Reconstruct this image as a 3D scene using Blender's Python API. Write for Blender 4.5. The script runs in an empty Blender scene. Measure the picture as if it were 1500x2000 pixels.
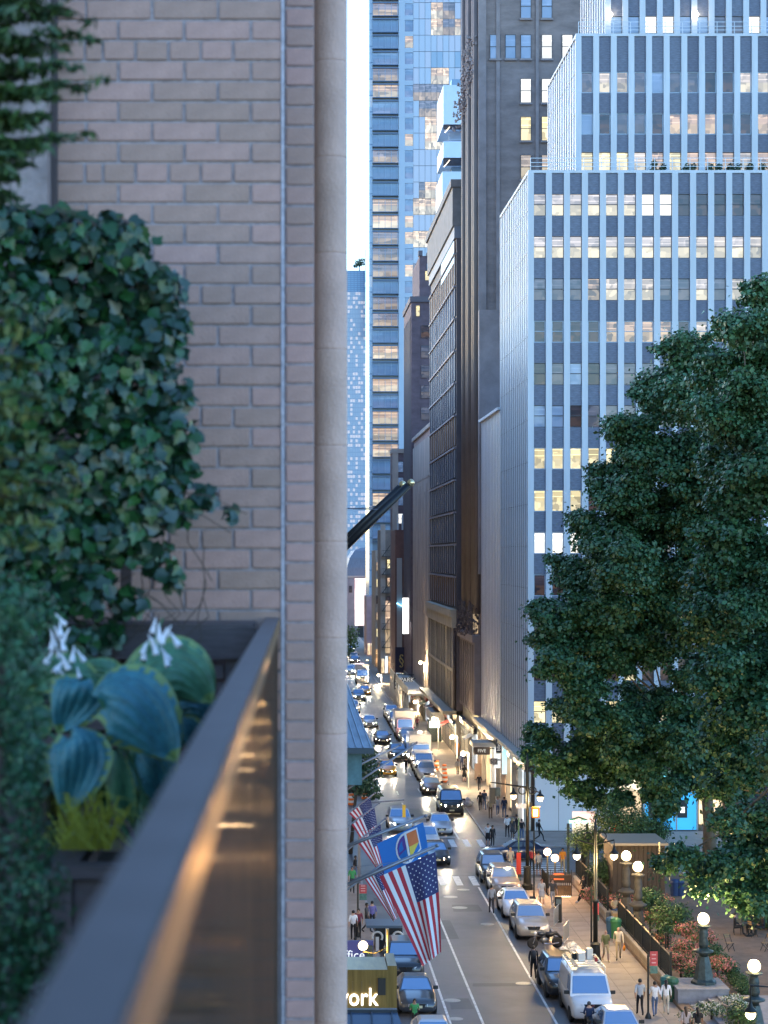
import bpy, bmesh, math, random
import numpy as np
from mathutils import Vector, Matrix
R = math.radians
SC = bpy.context.scene
COL = SC.collection
rnd = random.Random(7)

# ------------------------------------------------------------------ camera
CAMZ = 22.0; F = 4000.0; VX = 562.0; VY = 1082.0      # focal length in px of the 1500 px wide photo, vanishing point
cam = bpy.data.cameras.new('camera')
cam.sensor_fit = 'HORIZONTAL'; cam.sensor_width = 36.0; cam.lens = 36.0 * F / 1500.0
cam.shift_x = (750 - VX) / 1500.0; cam.shift_y = (VY - 1000) / 1500.0
cam.clip_start = 0.05; cam.clip_end = 6000
cam.dof.use_dof = True; cam.dof.focus_distance = 135.0; cam.dof.aperture_fstop = 8.0
co = bpy.data.objects.new('camera', cam); COL.objects.link(co)
co.location = (0, 0, CAMZ); co.rotation_euler = (R(90), 0, 0); SC.camera = co

# ------------------------------------------------------------------ sky, sun, exposure (blue hour, the sun just set behind the street)
W = bpy.data.worlds.new('World'); SC.world = W; W.use_nodes = True
nt = W.node_tree; bg = nt.nodes['Background']
sky = nt.nodes.new('ShaderNodeTexSky'); sky.sky_type = 'NISHITA'; sky.sun_disc = False
sky.sun_elevation = R(12); sky.sun_rotation = R(-45); sky.altitude = 50
sky.air_density = 1.0; sky.dust_density = 0.5; sky.ozone_density = 3.7
nt.links.new(sky.outputs[0], bg.inputs[0]); bg.inputs[1].default_value = 0.15
sun = bpy.data.lights.new('sun', 'SUN'); sun.energy = 0.05; sun.angle = R(20); sun.color = (1.0, 0.86, 0.74)
so = bpy.data.objects.new('sun', sun); COL.objects.link(so)
so.location = (-300, 300, 200); so.rotation_euler = (R(78), 0, R(-135))
SC.view_settings.view_transform = 'Standard'; SC.view_settings.look = 'None'
SC.view_settings.gamma = 1; SC.view_settings.exposure = 2.3
SC.cycles.use_denoising = True; SC.cycles.denoiser = 'OPENIMAGEDENOISE'
SC.cycles.max_bounces = 6; SC.cycles.diffuse_bounces = 3; SC.cycles.glossy_bounces = 3
SC.cycles.transparent_max_bounces = 6; SC.cycles.sample_clamp_indirect = 6.0
SC.cycles.caustics_reflective = False; SC.cycles.caustics_refractive = False
SC.cycles.use_light_tree = True

# ------------------------------------------------------------------ helpers
def gp(px, py):                      # a point on the street from its place in the photograph
    d = F * CAMZ / (py - VY)
    return Vector(((px - VX) / F * d, d, 0.0))
def at(px, py, d):                   # a point at a known depth
    return Vector(((px - VX) / F * d, d, CAMZ - (py - VY) / F * d))
def xof(px, d): return (px - VX) / F * d
def zof(py, d): return CAMZ - (py - VY) / F * d

MATS = {}
def mat(name, col=(.5, .5, .5), rough=.6, metal=0.0, var=0.0, scale=4.0, bump=0.0, bscale=40.0, emit=None, estr=0.0,
        spec=.5, stretch=(1, 1, 1), rand=0.0, trans=0.0, col2=None, coat=0.0):
    if name in MATS: return MATS[name]
    m = bpy.data.materials.new(name); MATS[name] = m; m.use_nodes = True
    n = m.node_tree; p = n.nodes['Principled BSDF']; L = n.links
    p.inputs['Base Color'].default_value = (*col, 1); p.inputs['Roughness'].default_value = rough
    p.inputs['Metallic'].default_value = metal; p.inputs['Specular IOR Level'].default_value = spec
    if coat: p.inputs['Coat Weight'].default_value = coat; p.inputs['Coat Roughness'].default_value = .04
    if trans: p.inputs['Transmission Weight'].default_value = trans
    if emit: p.inputs['Emission Color'].default_value = (*emit, 1); p.inputs['Emission Strength'].default_value = estr
    tc = None
    if var or bump:
        tc = n.nodes.new('ShaderNodeTexCoord'); mp = n.nodes.new('ShaderNodeMapping')
        mp.inputs['Scale'].default_value = stretch; L.new(tc.outputs['Object'], mp.inputs[0])
    if var or rand:
        src = None
        if var:
            nz = n.nodes.new('ShaderNodeTexNoise'); nz.inputs['Scale'].default_value = scale; nz.inputs['Detail'].default_value = 6
            nz.inputs['Roughness'].default_value = .65
            L.new(mp.outputs[0], nz.inputs[0])
            rr = n.nodes.new('ShaderNodeValToRGB'); rr.color_ramp.elements[0].position = .3; rr.color_ramp.elements[1].position = .7
            lo = tuple(max(0, c * (1 - var)) for c in col); hi = col2 or tuple(min(1, c * (1 + var)) for c in col)
            rr.color_ramp.elements[0].color = (*lo, 1); rr.color_ramp.elements[1].color = (*hi, 1)
            L.new(nz.outputs[0], rr.inputs[0]); src = rr.outputs[0]
        if rand:
            oi = n.nodes.new('ShaderNodeObjectInfo'); mr = n.nodes.new('ShaderNodeMapRange')
            mr.inputs[3].default_value = 1 - rand; mr.inputs[4].default_value = 1 + rand
            L.new(oi.outputs['Random'], mr.inputs[0])
            hs = n.nodes.new('ShaderNodeHueSaturation')
            if src: L.new(src, hs.inputs['Color'])
            else: hs.inputs['Color'].default_value = (*col, 1)
            L.new(mr.outputs[0], hs.inputs['Value'])
            mh = n.nodes.new('ShaderNodeMapRange'); mh.inputs[3].default_value = .5 + rand * .06; mh.inputs[4].default_value = .5 - rand * .06
            L.new(oi.outputs['Random'], mh.inputs[0]); L.new(mh.outputs[0], hs.inputs['Hue'])
            src = hs.outputs[0]
        L.new(src, p.inputs['Base Color'])
    if bump:
        nb = n.nodes.new('ShaderNodeTexNoise'); nb.inputs['Scale'].default_value = bscale; nb.inputs['Detail'].default_value = 4
        L.new(mp.outputs[0], nb.inputs[0]); bn = n.nodes.new('ShaderNodeBump')
        bn.inputs['Strength'].default_value = bump; bn.inputs['Distance'].default_value = .02
        L.new(nb.outputs[0], bn.inputs['Height']); L.new(bn.outputs[0], p.inputs['Normal'])
    return m

def mat_sheen(name, diff, gcol, fac, rough, var=0.0, scale=4.0, stretch=(1, 1, 1)):
    """dull body with a fixed share of mirror, for panels seen at a glancing angle"""
    if name in MATS: return MATS[name]
    m = bpy.data.materials.new(name); MATS[name] = m; m.use_nodes = True; n = m.node_tree; L = n.links
    n.nodes.remove(n.nodes['Principled BSDF']); out = n.nodes['Material Output']
    d = n.nodes.new('ShaderNodeBsdfDiffuse'); d.inputs[0].default_value = (*diff, 1); g = n.nodes.new('ShaderNodeBsdfGlossy'); g.inputs[0].default_value = (*gcol, 1); g.inputs['Roughness'].default_value = rough
    x = n.nodes.new('ShaderNodeMixShader'); x.inputs[0].default_value = fac; L.new(d.outputs[0], x.inputs[1]); L.new(g.outputs[0], x.inputs[2]); L.new(x.outputs[0], out.inputs[0])
    if var:
        tc = n.nodes.new('ShaderNodeTexCoord'); mp = n.nodes.new('ShaderNodeMapping'); mp.inputs['Scale'].default_value = stretch; L.new(tc.outputs['Object'], mp.inputs[0])
        nz = n.nodes.new('ShaderNodeTexNoise'); nz.inputs['Scale'].default_value = scale; nz.inputs['Detail'].default_value = 5; L.new(mp.outputs[0], nz.inputs[0])
        mr = n.nodes.new('ShaderNodeMapRange'); mr.inputs[1].default_value = .3; mr.inputs[2].default_value = .7; mr.inputs[3].default_value = fac * (1 - var); mr.inputs[4].default_value = fac * (1 + var)
        L.new(nz.outputs[0], mr.inputs[0]); L.new(mr.outputs[0], x.inputs[0])
    return m

def lit(name, col, strength):                        # something that gives off light
    return mat(name, (.8, .8, .8), .4, emit=col, estr=strength)

def mat_window(name, top, bottom, es, base=(.05, .07, .1), rough=.06, detail=.5, split=.5, spec=.6):
    """a pane with a lit room behind: ceiling half and desk half, furniture blotches, a different room for each window"""
    if name in MATS: return MATS[name]
    m = mat(name, base, rough, spec=spec); n = m.node_tree; p = n.nodes['Principled BSDF']; L = n.links
    tc = n.nodes.new('ShaderNodeTexCoord'); oi = n.nodes.new('ShaderNodeObjectInfo')
    sx = n.nodes.new('ShaderNodeSeparateXYZ'); L.new(tc.outputs['Generated'], sx.inputs[0])
    rp = n.nodes.new('ShaderNodeValToRGB'); e = rp.color_ramp.elements
    e[0].position = split - .03; e[0].color = (*bottom, 1); e[1].position = split + .03; e[1].color = (*top, 1)
    L.new(sx.outputs[2], rp.inputs[0])
    vm = n.nodes.new('ShaderNodeVectorMath'); vm.operation = 'MULTIPLY_ADD'
    vm.inputs[1].default_value = (1.3, .1, 2.4)
    cb = n.nodes.new('ShaderNodeCombineXYZ')
    mu = n.nodes.new('ShaderNodeMath'); mu.operation = 'MULTIPLY'; mu.inputs[1].default_value = 57.0
    L.new(oi.outputs['Random'], mu.inputs[0])
    for k in range(3): L.new(mu.outputs[0], cb.inputs[k])
    L.new(tc.outputs['Generated'], vm.inputs[0]); L.new(cb.outputs[0], vm.inputs[2])
    vo = n.nodes.new('ShaderNodeTexVoronoi'); vo.inputs['Scale'].default_value = 1.3; vo.distance = 'CHEBYCHEV'
    L.new(vm.outputs[0], vo.inputs[0])
    sv = n.nodes.new('ShaderNodeSeparateColor'); L.new(vo.outputs['Color'], sv.inputs[0])
    mr = n.nodes.new('ShaderNodeMapRange'); mr.inputs[3].default_value = 1 - detail; mr.inputs[4].default_value = 1.15
    L.new(sv.outputs[0], mr.inputs[0])
    m2 = n.nodes.new('ShaderNodeMath'); m2.operation = 'MULTIPLY'
    m3 = n.nodes.new('ShaderNodeMapRange'); m3.inputs[3].default_value = .7; m3.inputs[4].default_value = 1.2
    L.new(oi.outputs['Random'], m3.inputs[0]); L.new(mr.outputs[0], m2.inputs[0]); L.new(m3.outputs[0], m2.inputs[1])
    wv = n.nodes.new('ShaderNodeMath'); wv.operation = 'PINGPONG'; wv.inputs[1].default_value = .13      # ceiling light rows
    ad = n.nodes.new('ShaderNodeMath'); ad.operation = 'ADD'; L.new(sx.outputs[2], ad.inputs[0]); L.new(oi.outputs['Random'], ad.inputs[1]); L.new(ad.outputs[0], wv.inputs[0])
    lt = n.nodes.new('ShaderNodeMath'); lt.operation = 'LESS_THAN'; lt.inputs[1].default_value = .014; L.new(wv.outputs[0], lt.inputs[0])
    gt_ = n.nodes.new('ShaderNodeMath'); gt_.operation = 'GREATER_THAN'; gt_.inputs[1].default_value = split + .05; L.new(sx.outputs[2], gt_.inputs[0])
    lm = n.nodes.new('ShaderNodeMath'); lm.operation = 'MULTIPLY'; L.new(lt.outputs[0], lm.inputs[0]); L.new(gt_.outputs[0], lm.inputs[1])
    bo = n.nodes.new('ShaderNodeMath'); bo.operation = 'MULTIPLY_ADD'; bo.inputs[1].default_value = .9; L.new(lm.outputs[0], bo.inputs[0]); L.new(m2.outputs[0], bo.inputs[2])
    m4 = n.nodes.new('ShaderNodeMath'); m4.operation = 'MULTIPLY'; m4.inputs[1].default_value = es
    L.new(bo.outputs[0], m4.inputs[0])
    L.new(rp.outputs[0], p.inputs['Emission Color']); L.new(m4.outputs[0], p.inputs['Emission Strength'])
    return m

def mat_cells(name, base, cw, ch, prob, col, es, rough=.15, line=(.1, .13, .2), lw=.06, metal=0.0, axis='X'):
    """a far curtain wall: mullion lines and scattered lit rooms, too small to pick apart"""
    if name in MATS: return MATS[name]
    m = mat(name, base, rough, metal); n = m.node_tree; p = n.nodes['Principled BSDF']; L = n.links
    tc = n.nodes.new('ShaderNodeTexCoord'); sp = n.nodes.new('ShaderNodeSeparateXYZ'); L.new(tc.outputs['Object'], sp.inputs[0])
    def mth(op, a, b=None):
        k = n.nodes.new('ShaderNodeMath'); k.operation = op
        for i, s in enumerate((a, b)):
            if s is None: continue
            if isinstance(s, (int, float)): k.inputs[i].default_value = s
            else: L.new(s, k.inputs[i])
        return k.outputs[0]
    u = mth('DIVIDE', sp.outputs[axis], cw); v = mth('DIVIDE', sp.outputs['Z'], ch)
    cb = n.nodes.new('ShaderNodeCombineXYZ'); L.new(mth('FLOOR', u), cb.inputs[0]); L.new(mth('FLOOR', v), cb.inputs[1])
    wn = n.nodes.new('ShaderNodeTexWhiteNoise'); L.new(cb.outputs[0], wn.inputs[0])
    cl = n.nodes.new('ShaderNodeTexNoise'); cl.inputs['Scale'].default_value = .09; L.new(cb.outputs[0], cl.inputs[0])
    hot = mth('LESS_THAN', wn.outputs[0], mth('MULTIPLY', cl.outputs[0], prob * 2))
    fu = mth('FRACT', u); fv = mth('FRACT', v)
    ln = mth('MAXIMUM', mth('LESS_THAN', fu, lw), mth('LESS_THAN', fv, lw * 1.6))
    mx = n.nodes.new('ShaderNodeMix'); mx.data_type = 'RGBA'; L.new(ln, mx.inputs[0])
    mx.inputs[6].default_value = (*base, 1); mx.inputs[7].default_value = (*line, 1); L.new(mx.outputs[2], p.inputs['Base Color'])
    part = mth('MULTIPLY', mth('GREATER_THAN', fv, .35), mth('LESS_THAN', ln, .5))
    st = mth('MULTIPLY', mth('MULTIPLY', hot, part), es)
    p.inputs['Emission Color'].default_value = (*col, 1); L.new(st, p.inputs['Emission Strength'])
    return m

class MB:
    """collects shapes into one mesh"""
    def __init__(s): s.v = []; s.f = []; s.m = []
    def add(s, vs, fs, mi=0):
        o = len(s.v); s.v += [tuple(v) for v in vs]
        s.f += [tuple(i + o for i in f) for f in fs]; s.m += [mi] * len(fs); return s
    def box(s, x0, x1, y0, y1, z0, z1, mi=0):
        vs = [(x0, y0, z0), (x1, y0, z0), (x1, y1, z0), (x0, y1, z0), (x0, y0, z1), (x1, y0, z1), (x1, y1, z1), (x0, y1, z1)]
        return s.add(vs, [(0, 3, 2, 1), (4, 5, 6, 7), (0, 1, 5, 4), (1, 2, 6, 5), (2, 3, 7, 6), (3, 0, 4, 7)], mi)
    def bar(s, a, b, w, h=None, mi=0, up=(0, 0, 1)):      # square bar from a to b
        a, b = Vector(a), Vector(b); h = h or w; d = (b - a).normalized(); u = Vector(up)
        if abs(d.dot(u)) > .97: u = Vector((0, 1, 0))
        sx = d.cross(u).normalized() * w / 2; sz = sx.cross(d).normalized() * h / 2
        vs = [p + i * sx + j * sz for p in (a, b) for i, j in ((-1, -1), (1, -1), (1, 1), (-1, 1))]
        return s.add(vs, [(0, 1, 2, 3), (7, 6, 5, 4), (0, 4, 5, 1), (1, 5, 6, 2), (2, 6, 7, 3), (3, 7, 4, 0)], mi)
    def tube(s, pts, rs, n=8, mi=0, caps=True):
        pts = [Vector(p) for p in pts]
        if not hasattr(rs, '__len__'): rs = [rs] * len(pts)
        ref = None; rings = []
        for i, p in enumerate(pts):
            d = (pts[min(i + 1, len(pts) - 1)] - pts[max(i - 1, 0)]).normalized()
            if ref is None: ref = d.orthogonal().normalized()
            ref = (ref - d * ref.dot(d)); ref = ref.normalized() if ref.length > 1e-6 else d.orthogonal().normalized()
            b = d.cross(ref)
            rings.append([p + (ref * math.cos(t) + b * math.sin(t)) * rs[i] for t in (2 * math.pi * k / n for k in range(n))])
        vs = [v for r in rings for v in r]; fs = []
        for i in range(len(pts) - 1):
            for k in range(n):
                a = i * n + k; b = i * n + (k + 1) % n; fs.append((a, b, b + n, a + n))
        if caps: fs.append(tuple(range(n - 1, -1, -1))); fs.append(tuple((len(pts) - 1) * n + k for k in range(n)))
        return s.add(vs, fs, mi)
    def cyl(s, a, b, r, r2=None, n=10, mi=0): return s.tube([a, b], [r, r if r2 is None else r2], n, mi)
    def lathe(s, prof, c=(0, 0, 0), n=14, mi=0):
        vs = []; fs = []
        for r, z in prof:
            for k in range(n):
                t = 2 * math.pi * k / n; vs.append((c[0] + r * math.cos(t), c[1] + r * math.sin(t), c[2] + z))
        for i in range(len(prof) - 1):
            for k in range(n):
                a = i * n + k; b = i * n + (k + 1) % n; fs.append((a, b, b + n, a + n))
        fs.append(tuple(range(n - 1, -1, -1))); fs.append(tuple((len(prof) - 1) * n + k for k in range(n)))
        return s.add(vs, fs, mi)
    def ball(s, c, r, n=12, m=8, mi=0, sq=(1, 1, 1)):
        vs = []; fs = []
        for i in range(m + 1):
            ph = math.pi * i / m
            for k in range(n):
                t = 2 * math.pi * k / n
                vs.append((c[0] + r * sq[0] * math.sin(ph) * math.cos(t), c[1] + r * sq[1] * math.sin(ph) * math.sin(t), c[2] + r * sq[2] * math.cos(ph)))
        for i in range(m):
            for k in range(n):
                a = i * n + k; b = i * n + (k + 1) % n; fs.append((a, a + n, b + n, b))
        return s.add(vs, fs, mi)
    def poly(s, pts, mi=0): return s.add(pts, [tuple(range(len(pts)))], mi)
    def slab(s, pts, off, mi=0):                          # a flat outline given thickness
        n = len(pts); off = Vector(off); P = [Vector(p) for p in pts]
        vs = P + [p + off for p in P]
        fs = [tuple(range(n - 1, -1, -1)), tuple(range(n, 2 * n))] + [(i, (i + 1) % n, n + (i + 1) % n, n + i) for i in range(n)]
        return s.add(vs, fs, mi)
    def grid(s, fn, nu, nv, mi=0):
        vs = [fn(i / nu, j / nv) for j in range(nv + 1) for i in range(nu + 1)]
        fs = [(j * (nu + 1) + i, j * (nu + 1) + i + 1, (j + 1) * (nu + 1) + i + 1, (j + 1) * (nu + 1) + i) for j in range(nv) for i in range(nu)]
        return s.add(vs, fs, mi)
    def mesh(s, name, mats, off=None, smooth=False, bevel=0.0):
        me = bpy.data.meshes.new(name)
        v = s.v if off is None else [(a - off[0], b - off[1], c - off[2]) for a, b, c in s.v]
        me.from_pydata(v, [], s.f)
        for m in (mats if isinstance(mats, (list, tuple)) else [mats]): me.materials.append(m)
        me.polygons.foreach_set('material_index', s.m)
        if bevel:
            bm = bmesh.new(); bm.from_mesh(me); bmesh.ops.bevel(bm, geom=list(bm.edges), offset=bevel, segments=1, affect='EDGES', clamp_overlap=True)
            bm.to_mesh(me); bm.free()
        if smooth:
            me.polygons.foreach_set('use_smooth', [True] * len(me.polygons))
        me.update(); return me
    def build(s, name, mats, parent=None, smooth=False, bevel=0.0, world=True):
        """world=True: the numbers are world coordinates; the mesh is stored about its parent's base"""
        off = WLOC.get(parent.name) if (parent is not None and world) else None
        return link(name, s.mesh(name, mats, off, smooth, bevel), parent)

WLOC = {}
TMP = bpy.data.scenes.new('workbench')          # scratch scene for evaluating text and skin modifiers quickly
def evaluated(o):
    TMP.collection.objects.link(o); vl = TMP.view_layers[0]; vl.update(); me = bpy.data.meshes.new_from_object(o.evaluated_get(vl.depsgraph)); bpy.data.objects.remove(o); return me
def link(name, me, parent=None):
    o = bpy.data.objects.new(name, me); COL.objects.link(o)
    if parent is not None:
        o.parent = parent; WLOC[o.name] = WLOC.get(parent.name, Vector((0, 0, 0)))
    return o
def thing(name, label, cat, loc=(0, 0, 0), rz=0.0, group=None):
    o = bpy.data.objects.new(name, None); COL.objects.link(o); o.empty_display_size = .2
    o.location = loc; o.rotation_euler = (0, 0, rz); o['label'] = label; o['category'] = cat
    if group: o['group'] = group
    WLOC[o.name] = Vector(loc); return o
def tag(o, label=None, cat=None, group=None, kind=None):
    if label: o['label'] = label
    if cat: o['category'] = cat
    if group: o['group'] = group
    if kind: o['kind'] = kind
    return o
def copy_tree(o, parent=None):
    c = o.copy(); COL.objects.link(c); c.parent = parent
    for ch in o.children: copy_tree(ch, c)
    return c
def inst(root, label, loc, rz=0.0, group=None, sc=None):
    c = copy_tree(root); c['label'] = label; c.location = loc; c.rotation_euler = (0, 0, rz)
    if sc: c.scale = (sc, sc, sc)
    if group: c['group'] = group
    WLOC[c.name] = Vector(loc); return c
def omat(o, m, slot=0):
    o.material_slots[slot].link = 'OBJECT'; o.material_slots[slot].material = m
def text(name, s, size, loc, rot, m, parent=None, ext=.01, align='CENTER', sx=1.0):
    c = bpy.data.curves.new(name, 'FONT'); c.body = s; c.size = size; c.extrude = ext; c.align_x = align; c.align_y = 'CENTER'
    c.resolution_u = 3; c.materials.append(m); me = evaluated(bpy.data.objects.new(name, c)); o = bpy.data.objects.new(name, me); COL.objects.link(o)
    loc = Vector(loc)
    if parent is not None: o.parent = parent; loc = loc - WLOC.get(parent.name, Vector((0, 0, 0)))
    o.location = loc; o.rotation_euler = rot; o.scale = (sx, 1, 1); return o
def point_light(name, loc, col, watts, r, parent=None):
    l = bpy.data.lights.new(name, 'POINT'); l.color = col; l.energy = watts; l.shadow_soft_size = r
    o = bpy.data.objects.new(name, l); COL.objects.link(o); loc = Vector(loc)
    if parent is not None: o.parent = parent; loc = loc - WLOC.get(parent.name, Vector((0, 0, 0)))
    o.location = loc; return o

def leaf_mesh(name, C, N, S, mats, seed=1, mi=None, wide=.62, fold=.25, shape=0):
    """many leaves in one mesh: centres C, facing N, lengths S (numpy)"""
    r = np.random.default_rng(seed); n = len(C)
    N = N / (np.linalg.norm(N, axis=1, keepdims=True) + 1e-9)
    T = r.normal(size=(n, 3)); T -= N * (T * N).sum(1, keepdims=True); T /= np.linalg.norm(T, axis=1, keepdims=True) + 1e-9
    B = np.cross(N, T); S = S[:, None]
    if shape == 0:      # a folded diamond: 4 corners, two faces
        V = np.stack([C - T * S * .5, C + B * S * wide * .5 + N * S * fold * .3 + T * S * .05, C + T * S * .55, C - B * S * wide * .5 + N * S * fold * .3 + T * S * .05], 1)
        fa = np.array([[0, 1, 2], [0, 2, 3]]); k = 4
    else:               # five lobes, plane-tree or ivy leaf
        a = [(-.5, 0), (-.28, .36), (.02, .46), (.12, .24), (.56, 0), (.12, -.24), (.02, -.46), (-.28, -.36)]
        V = np.stack([C + T * S * p + B * S * q * wide * 1.5 + N * S * fold * abs(q) * .8 for p, q in a], 1)
        fa = np.array([[0, 1, 2], [0, 2, 3], [0, 3, 4], [0, 4, 5], [0, 5, 6], [0, 6, 7]]); k = 8
    V = V.reshape(-1, 3); Fc = (np.arange(n)[:, None, None] * k + fa[None]).reshape(-1, 3)
    me = bpy.data.meshes.new(name); me.vertices.add(len(V)); me.vertices.foreach_set('co', V.astype(np.float32).ravel())
    me.loops.add(len(Fc) * 3); me.loops.foreach_set('vertex_index', Fc.astype(np.int32).ravel())
    me.polygons.add(len(Fc)); me.polygons.foreach_set('loop_start', np.arange(0, len(Fc) * 3, 3, dtype=np.int32))
    me.polygons.foreach_set('loop_total', np.full(len(Fc), 3, dtype=np.int32))
    for m in mats: me.materials.append(m)
    if len(mats) > 1:
        q = r.integers(0, len(mats), n) if mi is None else mi
        me.polygons.foreach_set('material_index', np.repeat(q, len(fa)).astype(np.int32))
    me.update(); return me
def blob_leaves(blobs, per_area, size, seed=1, shell=.35, up=.35, flat=1.0):
    """leaf centres and facings over the skins of ellipsoids (x, y, z, r) with noise; returns C, N, S"""
    r = np.random.default_rng(seed); Cs = []; Ns = []
    for b in blobs:
        x, y, z, rad = b[:4]; sq = np.array(b[4] if len(b) > 4 else (1, 1, flat))
        n = max(6, int(per_area * 4 * math.pi * rad * rad))
        d = r.normal(size=(n, 3)); d /= np.linalg.norm(d, axis=1, keepdims=True)
        rr = rad * (1 - shell * r.random(n) ** 1.5) * (1 + .12 * r.normal(size=n))
        Cs.append(np.array([x, y, z]) + d * rr[:, None] * sq)
        nn = d + np.array([0, 0, up]) + r.normal(size=(n, 3)) * .55; Ns.append(nn)
    C = np.concatenate(Cs); N = np.concatenate(Ns)
    S = size * (0.7 + .6 * r.random(len(C))); return C, N, S
# ================================================================== THE SETTING: ground, street, avenue, pavements
M_asph = mat('asphalt', (.088, .088, .097), .44, var=.3, scale=.35, bump=.25, bscale=30, spec=.6)
M_asph2 = mat('asphalt_avenue', (.095, .096, .105), .45, var=.3, scale=.3, bump=.2, bscale=30)
M_walk = mat('pavement_concrete', (.30, .255, .22), .75, var=.18, scale=.8, bump=.1, bscale=25, rand=.07)
M_joint = mat('pavement_joint', (.13, .12, .11), .9)
M_kerb = mat('granite_kerb', (.3, .3, .31), .7, var=.2, scale=3)
M_paint = mat('road_paint', (.72, .72, .7), .6, var=.35, scale=2.5)
M_earth = mat('park_gravel', (.2, .135, .09), .9, var=.25, scale=1.5, bump=.3, bscale=60)
M_ground = mat('city_ground', (.12, .12, .12), .9, var=.2, scale=.05)
def structure(o, label=None): return tag(o, label, kind='structure')
structure(MB().box(-900, 900, -60, 1600, -.6, -.06).build('ground', M_ground))
CL, CR, BR = 5.0, 15.3, 19.0          # kerbs and the building line on the far side of the street
A0, A1 = 140.0, 153.5                 # kerbs of the avenue
structure(MB().box(CL, CR, 14, 900, -.05, 0).build('street', M_asph))
structure(MB().box(-160, 220, A0, A1, -.05, .004).build('avenue', M_asph2))
def sidewalk(name, x0, x1, y0, y1, z=.13, m=None):
    o = structure(MB().box(x0, x1, y0, y1, -.05, z).build(name, m or M_joint)); return o
for nm, x0, x1, y0, y1 in (('pavement', -1.0, CL - .15, 14, A0 - .3), ('pavement', -1.0, CL - .15, A1 + .3, 800)):
    sidewalk(nm, x0, x1, y0, y1, m=M_walk)
pv = sidewalk('pavement', CR + .15, 18.75, 60, A0 - .3)
slab_me = MB().box(0, 1.14, 0, 1.49, .131, .142).mesh('paving_slab', M_walk)
y = 84.0
while y < A0 - 2:
    for k in range(3):
        o = link('paving_slab', slab_me, pv); o.location = (CR + .17 + k * 1.155, y, 0)
    y += 1.51
pv2 = sidewalk('pavement', CR + .15, BR - .02, A1 + .3, 800, m=M_walk)
pv3 = sidewalk('pavement', BR + .01, 200, A1 + .3, 161.5, m=M_walk)
for x0, x1, y0, y1 in ((CL - .15, CL, 14, A0), (CL - .15, CL, A1, 800), (CR, CR + .15, 60, A0), (CR, CR + .15, A1, 800), (CR + .15, 200, A0 - .3, A0), (CR + .15, 200, A1, A1 + .3)):
    structure(MB().box(x0, x1, y0, y1, -.05, .136).build('kerb', M_kerb))
structure(MB().box(18.78, 200, 40, A0 - .31, -.05, .3).build('park_path', M_earth))
# painted lines
def stripe(name, pts): return tag(MB().slab(pts, (0, 0, .0035)).build(name, M_paint), kind='structure')
def line(x, y0, y1, w=.12, z=.0045): return stripe('lane_line', [(x - w / 2, y0, z), (x + w / 2, y0, z), (x + w / 2, y1, z), (x - w / 2, y1, z)])
line(7.62, 60, 135.2); line(9.15, 60, 135.2); line(12.6, 60, 135.2)
line(13.2, 157.9, 225, .14)
for k in range(26): line(10.1, 160 + k * 9, 163 + k * 9, .13)
for k in range(6): line(12.2, 175 + k * 14, 178 + k * 14, .13)
for yy, n in ((135.9, 7), (153.8, 8)):
    for k in range(n):
        x = 6.9 + k * 1.08; stripe('crosswalk_bar', [(x, yy, .009), (x + .45, yy, .009), (x + .45, yy + 3.9, .009), (x, yy + 3.9, .009)])
for k in range(13):
    yy = A0 + .5 + k * 1.0; stripe('crosswalk_bar', [(15.6, yy, .009), (19.4, yy, .009), (19.4, yy + .45, .009), (15.6, yy + .45, .009)])
stripe('stop_line', [(7.7, 158.9, .006), (13, 158.9, .006), (13, 159.3, .006), (7.7, 159.3, .006)])
M_patch = mat('asphalt_patch', (.07, .072, .078), .5, var=.2, scale=1.2)
for x0, x1, y0, y1 in ((7.9, 9.0, 99, 101.4), (9.4, 12.4, 104.2, 105.0), (8.2, 9.8, 117, 123), (10.2, 12.0, 126, 128.5), (13.0, 14.8, 108, 112.5), (5.4, 7.4, 128, 131), (9.6, 11.4, 171, 177), (6.2, 8.0, 182, 190), (11, 12.8, 228, 236)):
    structure(MB().slab([(x0, y0, .0005), (x1, y0 + .1, .0005), (x1 - .05, y1, .0005), (x0 + .08, y1 - .06, .0005)], (0, 0, .002)).build('road_patch', M_patch))
M_cast = mat('manhole_iron', (.38, .38, .37), .35, .5, var=.2, scale=8)
for i, (px, py, r, lb) in enumerate(((883, 1954, .36, 'pale round manhole cover beside the left lane line, nearer the parked cars'), (890, 1990, .3, 'small manhole cover at the bottom edge of the picture'),
        (1023, 1921, .36, 'manhole cover touching the right lane line beside the person in black'), (952, 1805, .36, 'manhole cover by the right lane line next to the white sedan'),
        (898, 1773, .42, 'manhole cover in mid lane just below the near crosswalk'), (880, 1752, .4, 'manhole cover in the left lane near the big flag'), (905, 1738, .36, 'manhole cover closest to the near crosswalk bars'))):
    p = gp(px, py); o = MB().lathe([(r + .06, .001), (r + .06, .006), (r, .008), (r, .012), (r * .5, .013), (.01, .013)], (0, 0, 0), 20).build('manhole_cover', M_cast)
    o.location = p; tag(o, lb, 'manhole cover', 'manhole covers in the street')

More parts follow.
